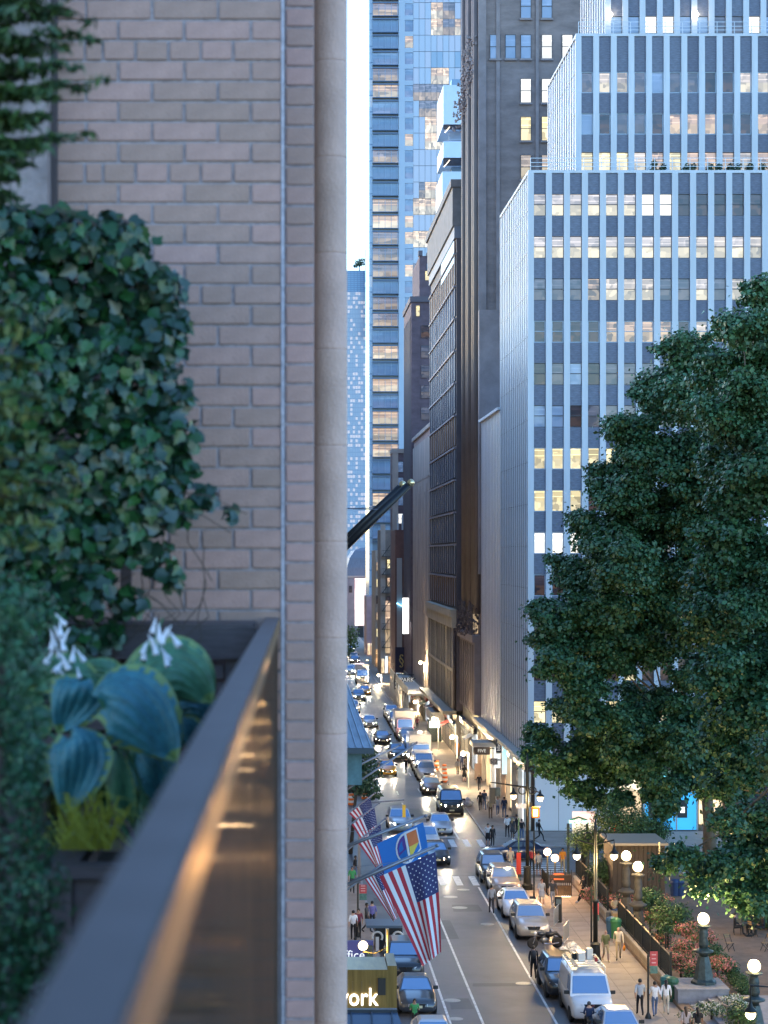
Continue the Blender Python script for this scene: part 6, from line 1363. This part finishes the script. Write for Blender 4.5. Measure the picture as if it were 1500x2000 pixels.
for px, py, h, w, c, lb in ((938, 1526, 1.6, 1.1, mat('poster_tan', (.5, .36, .28), .6), 'tan poster board standing on the far pavement'), (849, 1452, 2.6, 1.6, M_verd, 'green newsstand with a bright screen on the far pavement')):
    p = gp(px, py); t = thing('notice_board' if h < 2 else 'newsstand', lb, 'board' if h < 2 else 'newsstand', p + Vector((0, 0, .13))); MB().box(-w / 2, w / 2, 0, .12 if h < 2 else 1.2, .1, h).build('panel', c, t, world=False)
    for s in (-1, 1): MB().box(s * w * .45 - .03, s * w * .45 + .03, .0, .1, 0, .1).build('foot', M_trim, t, world=False)
    if h > 2: MB().box(-.6, .6, -.03, -.001, 1.7, 2.45).build('screen', lit('kiosk_screen', (.9, 1, .97), .7), t, world=False)
# signs and awnings along the far pavement
def board(name, label, px0, px1, py0, py1, d, m, txt=None, tm=None, size=.5, rot=0, thick=.15, cat='sign', zpost=None):
    t = thing(name, label, cat, at((px0 + px1) / 2, py1, d)); MB().box(xof(px0, d), xof(px1, d), d, d + thick, zof(py1, d), zof(py0, d)).build('panel', m, t)
    xw = max(18.0, xof(px1, d)); MB().box(xof(px1, d) - .02, xw + .4, d + .02, d + .08, zof(py0, d) - .2, zof(py0, d) - .1).build('bracket', M_trim, t)
    if txt: text('lettering', txt, size, (xof((px0 + px1) / 2, d), d - .02, zof((py0 + py1) / 2, d)), (R(90), rot, 0), tm, t, .008)
    return t
M_ww = lit('sign_white_print', (1, 1, .95), .1); M_bk = mat('sign_black', (.02, .02, .025), .5)
board('parking_sign', 'black horizontal PARK sign over the garage entrance', 782, 808, 1323, 1333, 292, M_bk, 'PARK', M_ww, .85); board('parking_sign', 'black vertical PARK sign with orange foot beside the banner', 770, 778, 1316, 1346, 296, M_bk, 'P\nA\nR\nK', M_ww, .55)
board('notice_sign', 'white notice panel below the PARK sign', 795, 808, 1334, 1350, 291, mat('notice_white', (.65, .65, .62), .6)); board('banner', 'dark blue banner with a gold swirl hanging from a building', 772, 796, 1264, 1314, 318, mat('banner_navy', (.03, .03, .07), .7), '§', mat('swirl_gold', (.5, .4, .15), .5), 2.2, cat='banner')
board('gym_sign', 'vertical dark sign reading blink above the shop windows', 969, 979, 1444, 1470, 179, mat('sign_ink', (.03, .04, .08), .4), 'blink', M_ww, .45, R(-90)); board('poster', 'tall cyan lit poster on the shop windows', 981, 990, 1458, 1512, 174, lit('poster_cyan', (.25, .7, 1), .22), cat='poster'); board('poster', 'tall white lit poster beside the cyan one', 966, 979, 1472, 1500, 182, lit('poster_white', (.85, .95, 1), .2), cat='poster')
board('number_sign', 'pair of white square number signs by the lit entrance', 957, 972, 1481, 1494, 180, mat('sign_grey', (.6, .6, .58), .5), '5|2', M_bk, .55); aw = board('awning', 'cream entrance awning with dark lettered front', 925, 957, 1459, 1474, 186, mat('awning_dark', (.12, .08, .06), .6), 'FIVE', lit('awning_print', (1, .9, .7), .12), .42, cat='awning')
MB().box(xof(923, 186), 19.0, 185.8, 189, zof(1459, 186) + .005, zof(1459, 186) + .4).build('roof', M_ledge, aw); board('neon_sign', 'red and orange neon arrow sign at the marquee', 853, 868, 1360, 1385, 246, lit('neon_red', (1, .12, .05), .6)); board('red_banner', 'narrow red banner at the end of the gridded block', 849, 855, 1352, 1388, 252, mat('banner_red', (.4, .02, .05), .6), cat='banner')
mq = thing('marquee', 'grey theatre marquee jutting over the far pavement', 'canopy', (17, 236, 4)); MB().box(xof(842, 234), 18.2, 234, 242, zof(1408, 234), zof(1391, 234)).build('deck', mat('marquee_grey', (.3, .31, .33), .5), mq); MB().box(xof(868, 233.9), xof(890, 233.9), 233.8, 233.99, zof(1410, 234), zof(1400, 234)).build('front_sign', M_bk, mq); MB().box(16.5, 18.1, 234.5, 241.5, zof(1408, 234) - .05, zof(1408, 234) - .01).build('lit_soffit', lit('marquee_soffit', (1, .85, .6), .8), mq)
sc_ = thing('sidewalk_shed', 'white lattice scaffold shed over the pavement below the PARK signs', 'scaffold', (16, 290, 0)); M_wst = mat('white_steel', (.6, .6, .56), .5)
MB().box(15.6, 18.3, 266, 312, 3.6, 3.8).build('deck', M_wst, sc_)
for k in range(12):
    yy = 266.3 + k * 4.1; MB().box(15.62, 15.72, yy, yy + .1, .13, 3.599).build('leg', M_wst, sc_); MB().bar((15.67, yy, .3), (15.67, yy + 4.0, 3.5), .07).build('brace', M_wst, sc_); MB().bar((15.67, yy + 4.0, .3), (15.67, yy, 3.5), .07).build('brace', M_wst, sc_)
MB().box(15.55, 15.6, 266, 312, 3.8, 4.7).build('parapet', M_wst, sc_)
for k in range(5): MB().box(16.5, 17.2, 268 + k * 9, 268.4 + k * 9, 3.55, 3.59).build('added_light', lit('shed_added_glow', (1, .85, .6), 1.2), sc_)  # glowing strips added under the deck to strengthen the street glow

# ================================================================== SUBWAY ENTRANCE AND PARK
sw = thing('subway_entrance', 'subway stair enclosure with black railings and dark sign boards', 'subway entrance', (17.4, 130.6, .14))
x0, x1, y0, y1 = xof(1071, 131), xof(1116, 131), 130.9, 134.5
MB().box(x0 + .05, x1 - .05, y0 - .12, y0, 1.0, zof(1708, 131)).build('sign_board', mat('dark_board', (.03, .022, .02), .6, var=.3, scale=6), sw); MB().box(x0 + .3, x1 - .02, y0 - .02, y0, .2, .82).build('lower_board', mat('dark_board2', (.12, .07, .035), .6, var=.4, scale=5), sw)
MB().box(x0 + .25, x1 - .1, y0 - .5, y0 - .13, .143, .16).build('stair_light_sheet', lit('stair_glow', (1, .82, .55), .35), sw)  # light on the stair floor put in as a thin glowing sheet
for k in range(2): MB().box(x0 + .3, x1 - .5, y0 - .128, y0 - .121, 1.5 - k * .32, 1.6 - k * .32).build('print_line', mat('print_red', (.6, .16, .06), .5), sw)
m = MB()
for k in range(12): m.box(x0 + k * (x1 - x0) / 11 - .02, x0 + k * (x1 - x0) / 11 + .02, y0 + .02, y0 + .06, .14, zof(1702, 131) + .12 * (k % 2))
for k in range(14): m.box(x0 - .02, x0 + .02, y0 + .1 + k * .26, y0 + .14 + k * .26, .14, 1.4)
tag(m.build('railing_bars', M_blk, sw), kind='stuff')
for px, py, d in ((1069, 1664, 131.5), (1084, 1676, 131.0)):
    p = at(px, py, d); MB().cyl((p.x, d, .14), (p.x, d, p.z - .2), .05, n=8).build('lamp_post', M_blk, sw); MB().ball((p.x, d, p.z), .24, 12, 8).build('globe', lit('subway_globe', (1, .5, .2), 4), sw, smooth=True); point_light('lamp_light', (p.x, d - .5, p.z), (1, .55, .22), 90, .2, sw)
gs = thing('subway_sign', 'green glowing arched sign behind the subway entrance', 'sign', (xof(1130, 141), 139, .14)); MB().box(xof(1112, 139), xof(1148, 139), 139, 139.2, zof(1608, 139), zof(1602, 139)).build('sign_panel', lit('green_glow', (.3, .9, .6), .4), gs)
MB().tube([at(1113, 1602, 139.1), at(1122, 1599, 139.1), at(1130, 1596, 139.1), at(1138, 1599, 139.1), at(1147, 1602, 139.1)], .06, 6).build('arch', mat('green_iron', (.04, .2, .12), .5), gs)
for px in (1110, 1147): MB().box(xof(px, 139) - .08, xof(px, 139) + .08, 139.02, 139.18, .14, zof(1609, 139)).build('post', M_verd, gs)
rs = thing('lit_poster_stand', 'glowing red and cream poster stand behind the shrubs', 'poster', (xof(1145, 140), 139.6, .3)); MB().box(xof(1118, 139.6), xof(1162, 139.6), 139.5, 139.7, zof(1627, 139.6), zof(1585, 139.6)).build('panel', mat_window('red_cream', (1, .6, .5), (1, .85, .6), .3, detail=.5), rs); MB().box(xof(1135, 139.6), xof(1145, 139.6), 139.55, 139.65, .3, zof(1628, 139.6)).build('foot', M_trim, rs)
bx = thing('orange_box', 'orange newspaper box by the corner shrubs', 'box', (xof(1197, 139.2), 139, .3)); MB().box(xof(1193, 139), xof(1203, 139), 139, 139.4, .3, zof(1588, 139) - .2).build('case', mat('box_orange', (.75, .12, .03), .5), bx)
# stone wall and iron fence
M_blk_st = mat('wall_stone', (.32, .26, .2), .85, var=.2, scale=2.5, bump=.3, bscale=12, rand=.1); M_cope = mat('coping_stone', (.42, .36, .29), .8, var=.12, scale=2)
def park_wall(label, y0, y1):
    t = thing('park_wall', label, 'wall', (18.9, y0, .14), group='park walls'); MB().box(18.9, 19.12, y0, y1, .1, .72).build('core', M_joint, t)
    n = int((y1 - y0) / 1.1); L_ = (y1 - y0) / n
    bm_ = MB().box(0, .06, .008, L_ - .008, 0, .275).mesh('stone_block', M_blk_st)
    for r in range(2):
        for k in range(n):
            o = link('stone_block', bm_, t); o.location = (18.84 - 18.9, k * L_, .01 + r * .285)
    MB().box(18.8, 19.18, y0 - .02, y1 + .02, .725, .84).build('coping', M_cope, t)
    f = thing('iron_fence', 'black iron picket fence on the %s' % label.replace('tan stone ', ''), 'fence', (19.0, y0, .84), group='park fences'); m = MB()
    k = 0; yy = y0 + .1
    while yy < y1: m.box(18.985, 19.015, yy, yy + .03, .841, 2.05); yy += .16
    tag(m.build('pickets', M_blk, f), kind='stuff')
    MB().box(18.96, 19.04, y0, y1, 2.051, 2.09).build('top_rail', mat('rail_highlight', (.26, .2, .13), .4, .4), f); MB().box(18.97, 19.03, y0, y1, .95, .99).build('bottom_rail', M_blk, f)  # top rail's tan highlight put into its colour
    for yy in np.arange(y0, y1 + .1, (y1 - y0) / max(1, round((y1 - y0) / 2.6))): MB().box(18.95, 19.05, yy - .05, yy + .05, .841, 2.25).build('post', M_blk, f)
park_wall('tan stone park wall farther off beside the leaning person', 121.6, 134.8); park_wall('tan stone park wall nearer us along the flower bed', 101.6, 117.6)
pl = thing('stone_plinth', 'grey stone plinth at the end of the park wall', 'plinth', (20.3, 100, .1)); MB().box(18.85, 21.3, 98.9, 101.5, .1, .93).build('block', mat('grey_granite', (.24, .24, .26), .8, var=.2, scale=3), pl); MB().box(18.8, 21.35, 98.85, 101.52, .931, 1.0).build('cap', MATS['grey_granite'], pl)
stp = thing('park_steps', 'grey stone steps up into the park at the lower right', 'steps', (21, 95, .1))
for k in range(5): MB().box(18.9 + k * .45, 30, 90.5, 98.84, .1, .18 + k * .13).build('step', MATS['grey_granite'], stp)
def stone_lamp(label, px, py, d, zb, tone, basin=True):
    p = at(px, py, d); x = p.x; H = p.z - zb; t = thing('park_lamp', label, 'lamp', (x, d, zb), group='globe lamps on park pedestals')
    MB().lathe([(.62, 0), (.62, .12), (.5, .22), (.42, H * .18), (.36, H * .3), (.30, H * .36), (.26, H * .42)], (x, d, zb), 8).build('pedestal', tone, t)
    MB().lathe([(.2, H * .42), (.24, H * .46), (.48, H * .49), (.50, H * .51), (.30, H * .53), (.2, H * .56)], (x, d, zb), 16).build('basin', tone, t, smooth=True)
    MB().lathe([(.2, H * .56), (.26, H * .62), (.2, H * .7), (.24, H * .76), (.2, H * .82), (.16, H * .86), (.36, H * .885), (.38, H * .9), (.3, H * .91)], (x, d, zb), 14).build('shaft', tone, t, smooth=True)
    MB().ball(p, .29, 16, 10).build('globe', M_globe, t, smooth=True); point_light('lamp_light', p + Vector((0, -.1, .35)), GLOW, 260, .3, t)
M_lst = mat('lamp_stone', (.08, .072, .062), .8, var=.3, scale=4)
stone_lamp('globe lamp on green bronze pedestal above the stone plinth', 1374, 1795, 100.2, 1.0, M_verd); stone_lamp('globe lamp at the right edge beyond the flower urn', 1473, 1887, 91.5, .6, M_verd); stone_lamp('globe lamp on stone pedestal, farther of the close pair', 1223, 1672, 119, .35, M_lst); stone_lamp('globe lamp on stone pedestal, nearer of the close pair', 1246, 1693, 114, .35, M_lst)
t = thing('street_lamp', 'hanging street lamp globe in the lower right corner', 'lamp', (xof(1530, 84), 84, .14), group='ornate street lamps'); p = at(1466, 1976, 84); MB().tube([(xof(1530, 84), 84, .14), (xof(1530, 84), 84, 4.2), (p.x, 84, 4.3), (p.x, 84, p.z + .3)], .05, 8).build('post', M_blk, t); pendant(t, p, .22, 60)
ur = thing('stone_urn', 'wide stone urn planted with white flowers on the steps', 'planter', (xof(1437, 93.5), 93.5, .7)); MB().lathe([(.34, 0), (.4, .1), (.46, .55), (.62, .7), (.64, .78), (.56, .78), (.45, .7)], (xof(1437, 93.5), 93.5, .7), 18).build('bowl', mat('urn_stone', (.34, .31, .26), .8, var=.15, scale=4), ur, smooth=True)
M_grn = [mat('park_leaf_a', (.035, .085, .02), .6), mat('park_leaf_b', (.06, .13, .03), .55), mat('park_leaf_c', (.02, .05, .015), .65)]
M_pink = [mat('pink_petal_a', (.55, .17, .15), .7), mat('pink_petal_b', (.66, .26, .2), .7), M_grn[0], M_grn[1]]; M_wht = [mat('white_petal', (.62, .64, .55), .7), M_grn[1], M_grn[0]]
def urn_leaves(parent, c, r, n, mats, seed, name):
    C, N, S = blob_leaves([(c[0], c[1], c[2], r, (1, 1, .6))], n, .11, seed); tag(link(name, leaf_mesh(name, C - np.array(WLOC[parent.name]), N, S, mats, seed), parent), kind='stuff')
urn_leaves(ur, (xof(1437, 93.5), 93.5, 1.55), .6, 140, M_wht, 81, 'flowers')
def bush(label, px, py, d, r, mats=None, size=.13, dens=70, sq=(1, 1, .8), seed=0, cat='shrub', name='shrub', z0=.3):
    x = xof(px, d); z = max(z0 + r * sq[2] * .8, zof(py, d)); bl = [(x, d, z, r, sq)] + [(x + rnd.uniform(-.6, .6) * r, d + rnd.uniform(-.6, .3) * r, z + rnd.uniform(-.3, .35) * r, r * .55, sq) for k in range(5)]
    leafy(name, label, cat, bl, dens, size, mats or M_grn, (x, d, z0), 90 + seed, group='planting in the park beds', part='foliage', stems=[([(x, d, z0), (x, d, z)], [.06, .03])], stem='stem')
bush('big round green shrub behind the nearer park fence', 1305, 1795, 112.5, 1.25, seed=1); bush('small clipped ball shrub among the pink flowers', 1300, 1812, 109.5, .42, seed=2); bush('tall shrub beside the dark pavilion roof', 1215, 1610, 131, 1.9, seed=3); bush('shrub mass left of the pavilion near the subway', 1150, 1640, 134, 1.5, seed=4)
bush('dark shrub in front of the pavilion', 1190, 1700, 127, 1.4, seed=5); bush('broad shrub beside the bank windows', 1265, 1625, 133, 1.5, seed=6); bush('shrub below the slim pavilion pole', 1270, 1755, 116.5, .9, seed=7); bush('dark low shrub at the foot of the plinth lamp', 1352, 1915, 102.6, .6, seed=8); bush('shrub at the right edge behind the seated group', 1490, 1790, 119, 1.6, seed=9); bush('low dark hedge clump beside the path', 1445, 1985, 89.5, .7, seed=10)
bush('clipped hedge on the steps beside the two walkers', 1390, 1968, 95.5, .5, M_wht, .1, 130, (2.0, 1, .7), 11); bush('second clipped flowering hedge lower on the steps', 1350, 1985, 94.2, .42, M_wht, .1, 130, (1.6, 1, .7), 12)
for i, (px, py, d, r, lb) in enumerate(((1285, 1790, 117, .9, 'orange-pink flower patch beyond the close lamp pair'), (1350, 1815, 110, .8, 'pink flower patch left of the plinth lamp'), (1345, 1850, 107, .8, 'pink flower patch middle of the nearer bed'), (1330, 1870, 105, .7, 'pink flower patch along the nearer fence'), (1350, 1890, 103.5, .75, 'pink flower patch close to the plinth'), (1400, 1880, 103.5, .8, 'bright pink flower patch right of the plinth lamp'), (1290, 1835, 113, .65, 'pink flower patch by the flat stone slab'), (1370, 1830, 109, .7, 'pink flower patch behind the plinth lamp'), (1395, 1910, 102, .5, 'pink flower patch beside the plinth corner'), (1170, 1745, 126, 1.0, 'orange flower patch behind the farther fence'), (1210, 1760, 122.5, .9, 'orange flower patch behind the street lamp post'), (1290, 1755, 121, .6, 'small pink flower patch by the slim pole'))):
    bush(lb, px, py, d, r, M_pink, .12, 90, (1.25, 1.1, .45), 20 + i, 'flowers', 'flower_patch')
for i in range(7): bush('clipped green hedge section %s along the gravel path' % ('first second third fourth fifth sixth seventh'.split()[i]), 1390 + i * 11, 1852 + i * 13, 108.5 - i * 1.35, .52, seed=40 + i, dens=110, size=.09, sq=(1, 1.2, .75))
o = MB().slab([(19.9, 107.2, .5), (21.4, 107.4, .5), (21.1, 109.3, .55), (19.7, 109.2, .55)], (0, 0, .22)).build('stone_slab', MATS['grey_granite']); tag(o, 'flat grey stone slab lying in the flower bed', 'stone slab')
kk = thing('pavilion', 'dark wooden pavilion with a flat pale roof in the park', 'pavilion', (22, 124, .3)); x0, x1 = xof(1198, 124), xof(1300, 124); zr = zof(1650, 124)
MB().box(x0 - .2, x1 + .1, 123.6, 128, zr, zr + .14).build('roof', mat('pale_roof', (.3, .25, .19), .7), kk); M_pav = mat('pavilion_wood', (.05, .032, .02), .7, var=.2, scale=3)
nb = 12
for k in range(nb): MB().box(x0 + k * (x1 - x0) / nb + .01, x0 + (k + 1) * (x1 - x0) / nb - .01, 124.2, 124.3, .3, zr - .005).build('board', M_pav, kk)
MB().box(x0, x1, 124.31, 127.8, .3, zr - .005).build('interior', M_pav, kk)
pp = thing('slim_pole', 'slim dark pole with pale tip before the pavilion', 'pole', (xof(1288, 121), 121, .3)); MB().cyl((xof(1288, 121), 121, .3), (xof(1288, 121), 121, zof(1668, 121)), .045, n=8).build('lower_pole', M_blk, pp); MB().cyl((xof(1288, 121), 121, zof(1668, 121)), (xof(1288, 121), 121, zof(1645, 121)), .05, n=8).build('tip', mat('pale_tip', (.6, .5, .3), .4), pp)
cr = thing('wooden_crate', 'pale wooden box steps at the gap in the park wall', 'crate', (xof(1213, 119.6), 119.6, .14)); xx = xof(1213, 119.6)
for k in range(3): MB().box(xx - .55, xx + .55, 119.2, 119.26, .15 + k * .32, .44 + k * .32).build('board', mat('pale_wood', (.42, .3, .17), .7, var=.2, scale=3), cr)
MB().box(xx - .5, xx + .5, 119.261, 120.2, .14, 1.08).build('core_box', MATS['pale_wood'], cr)
# cafe tables, chairs, seated group
def cafe_chair(label, x, y, rz, c):
    t = thing('cafe_chair', label, 'chair', (x, y, .3), rz, 'folding chairs in the park')
    for k in range(4): MB().box(-.2 + k * .105, -.12 + k * .105, -.2, .2, .45, .465).build('seat_slat', c, t, world=False)
    for k in range(2): MB().box(-.2, .2, .19, .21, .7 + k * .12, .78 + k * .12).build('back_slat', c, t, world=False)
    for s in (-1, 1):
        MB().bar((s * .2, -.22, 0), (s * .2, .22, .9), .025).build('leg', M_blk, t, world=False); MB().bar((s * .18, .25, 0), (s * .18, -.2, .45), .025).build('leg', M_blk, t, world=False)
M_slat = mat('chair_wood', (.30, .19, .09), .6)
for i, (px, py, rz, lb) in enumerate(((1424, 1868, .5, 'brown folding chair alone on the gravel path'), (1470, 1840, 2.0, 'dark folding chair pulled up beside the seated group'), (1496, 1868, -1.2, 'folding chair at the right edge of the path'), (1440, 1835, 3.0, 'folding chair left of the seated group'), (1345, 1760, 1.0, 'folding chair far up the gravel path'))):
    p = gp(px, py); cafe_chair(lb, p.x, p.y, rz, M_slat)
p = gp(1462, 1838)
t = thing('cafe_table', 'small round cafe table among the seated group', 'table', (p.x, p.y, .3)); MB().lathe([(.35, .70), (.35, .73), (.02, .735)], n=18).build('top', M_verd, t, world=False); MB().cyl((0, 0, 0), (0, 0, .7), .03).build('pedestal', M_blk, t, world=False); MB().lathe([(.25, 0), (.22, .03), (.03, .05)], n=14).build('foot', M_blk, t, world=False)
for i, (dx, dy, rz, lb) in enumerate(((-.75, .1, 1.4, 'seated person in black, left of the cafe table'), (.2, .8, -.2, 'seated person in black with white cap behind the cafe table'), (.8, -.1, -1.5, 'seated person in black, right of the cafe table'))): person(lb, 0, 0, 'sit', rz, 'black', 'black', (0, 0, 1)[i], hat='white' if i == 1 else None, sleeve=2, loc=(p.x + dx, p.y + dy, -.12), group='people sitting in the park', H=1.75)
for px, py, rz, lb in ((1348, 1735, 1, 'white cafe table far up the path under the tree'),):
    q = gp(px, py); t = thing('cafe_table', lb, 'table', (q.x, q.y, .3)); MB().lathe([(.5, .70), (.5, .74), (.02, .745)], n=18).build('top', M_fw, t, world=False); MB().cyl((0, 0, 0), (0, 0, .7), .03).build('pedestal', M_blk, t, world=False)
for px, py, lb in ((1318, 1758, 'blue bin, left of the pair on the path'), (1328, 1758, 'blue bin, right of the pair on the path')): bin_(lb, px, py, mat('bin_navy', (.03, .06, .15), .5))

# ================================================================== PLANE TREES IN THE PARK
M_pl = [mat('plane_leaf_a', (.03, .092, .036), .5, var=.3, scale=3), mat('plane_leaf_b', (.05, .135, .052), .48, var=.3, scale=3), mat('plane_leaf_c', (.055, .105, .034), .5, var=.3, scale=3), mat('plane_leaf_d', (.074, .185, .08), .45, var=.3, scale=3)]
M_bark = mat('plane_bark', (.15, .115, .08), .85, var=.35, scale=2, bump=.3, bscale=10)
def plane_tree(label, clumps, d, dj, trunk, fork, seed, dens=22, size=.3, rad=.5):
    r = random.Random(seed); bl = []; ends = []
    for px, py, rp in clumps:
        dd = d + r.uniform(-dj, dj); x, z, R0 = xof(px, dd), zof(py, dd), rp / F * dd; ends.append(Vector((x, dd, z)))
        bl.append((x, dd, z, R0 * .8, (1, 1, .8)))
        for k in range(15):
            a = r.uniform(0, 6.28); e = r.uniform(-.7, .8); q = R0 * r.uniform(.55, .95); bl.append((x + q * math.cos(a) * math.cos(e), dd + q * math.sin(a) * math.cos(e) - .2 * R0, z + q * math.sin(e) * .9, R0 * r.uniform(.2, .42), (1.15, 1.1, .62)))
    t = thing('plane_tree', label, 'tree', trunk, group='plane trees in the park'); C, N, S = blob_leaves(bl, dens, size, seed, shell=.6, up=.7); S = S * (.6 + .9 * np.random.default_rng(seed + 5).random(len(S)))
    zz = C[:, 2]; g = np.random.default_rng(seed); C = C + g.normal(size=C.shape) * np.where(g.random(len(C)) < .09, .38, .10)[:, None]
    tag(link('crown', leaf_mesh('crown', C - np.array(trunk), N, S, M_pl, seed, mi=np.clip((zz - zz.min()) / (zz.max() - zz.min()) * 2.2 + g.random(len(zz)) * 2.2 - .7, 0, 3).astype(int), wide=.85, fold=.3), t), kind='stuff')  # lighter greens toward the top, light from above put into leaf colour
    tb, fk = Vector(trunk), Vector(fork); MB().tube([tb, tb * .6 + fk * .4 + Vector((.15, 0, 0)), fk], [rad, rad * .8, rad * .65], 10).build('trunk', M_bark, t, smooth=True); m = MB()
    for e in ends[::5]:
        mid = fk * .45 + e * .55 + Vector((r.uniform(-.8, .8), r.uniform(-.5, .5), -.5)); m = MB(); m.tube([fk - Vector((0, 0, .4)), fk * .75 + e * .25 + Vector((0, 0, .7)), mid, e], [rad * .34, rad * .24, rad * .13, .03], 6); m.build('limb', M_bark, t, smooth=True)
T1 = [(1290, 760, 62), (1340, 690, 62), (1235, 840, 55), (1190, 940, 55), (1155, 1030, 55), (1115, 1120, 55), (1085, 1205, 52), (1060, 1250, 36), (1095, 1300, 50), (1120, 1385, 50), (1060, 1440, 36), (1045, 1475, 26), (1095, 1500, 46), (1150, 1450, 52), (1165, 1230, 75), (1160, 1150, 60), (1215, 1110, 80), (1265, 1000, 85), (1310, 890, 85), (1370, 780, 85), (1260, 1215, 70), (1310, 1130, 90), (1350, 1020, 90), (1230, 1420, 55), (1190, 1510, 45), (1260, 1500, 48), (1320, 1450, 55), (1130, 1545, 30), (1370, 1230, 70), (1330, 1530, 36), (1290, 1370, 40), (1380, 1400, 50), (1410, 900, 80), (1400, 1100, 80), (1220, 960, 60), (1190, 1050, 60), (1250, 900, 60), (1320, 790, 60), (1140, 1190, 55), (1200, 1190, 60), (1240, 1070, 60), (1350, 1150, 70), (1380, 960, 70), (1090, 1250, 45), (1150, 1300, 50), (1160, 1400, 45), (1200, 1450, 45), (1130, 1480, 45), (1230, 1480, 45), (1290, 1440, 45), (1290, 1540, 40), (1350, 1490, 45), (1210, 1560, 30), (1160, 1560, 28), (1340, 1330, 40), (1400, 1480, 45), (1230, 1350, 30), (1380, 1300, 50), (1430, 1540, 40), (1300, 1580, 30), (1200, 1290, 45), (1290, 1270, 50), (1335, 1390, 50), (1140, 1345, 45), (1250, 1390, 40), (1190, 1400, 40)]
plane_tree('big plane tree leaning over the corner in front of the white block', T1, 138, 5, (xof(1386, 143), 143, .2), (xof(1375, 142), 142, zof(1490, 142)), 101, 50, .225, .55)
T2 = [(1450, 640, 55), (1490, 580, 46), (1420, 730, 62), (1490, 720, 70), (1470, 830, 85), (1420, 900, 60), (1480, 960, 90), (1420, 1060, 70), (1470, 1120, 85), (1400, 1200, 62), (1470, 1250, 85), (1415, 1320, 62), (1490, 1380, 80), (1420, 1440, 60), (1480, 1500, 70), (1400, 1530, 45), (1550, 700, 90), (1560, 900, 100), (1560, 1100, 100), (1560, 1300, 100), (1450, 770, 60), (1430, 980, 60), (1450, 1190, 60), (1440, 1390, 60), (1400, 810, 50), (1390, 1130, 55), (1440, 1300, 60)]
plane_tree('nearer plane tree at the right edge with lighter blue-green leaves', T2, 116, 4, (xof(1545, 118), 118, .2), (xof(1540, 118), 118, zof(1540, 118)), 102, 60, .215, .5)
T3 = [(1300, 1690, 26), (1335, 1672, 34), (1375, 1700, 36), (1420, 1690, 48), (1455, 1640, 44), (1490, 1590, 50), (1490, 1700, 62), (1430, 1745, 36), (1370, 1735, 26), (1480, 1765, 36), (1550, 1650, 80), (1420, 1600, 34), (1560, 1480, 80)]
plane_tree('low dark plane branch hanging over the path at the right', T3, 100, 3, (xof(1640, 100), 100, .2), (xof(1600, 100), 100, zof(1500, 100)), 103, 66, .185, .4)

bpy.data.scenes.remove(TMP)
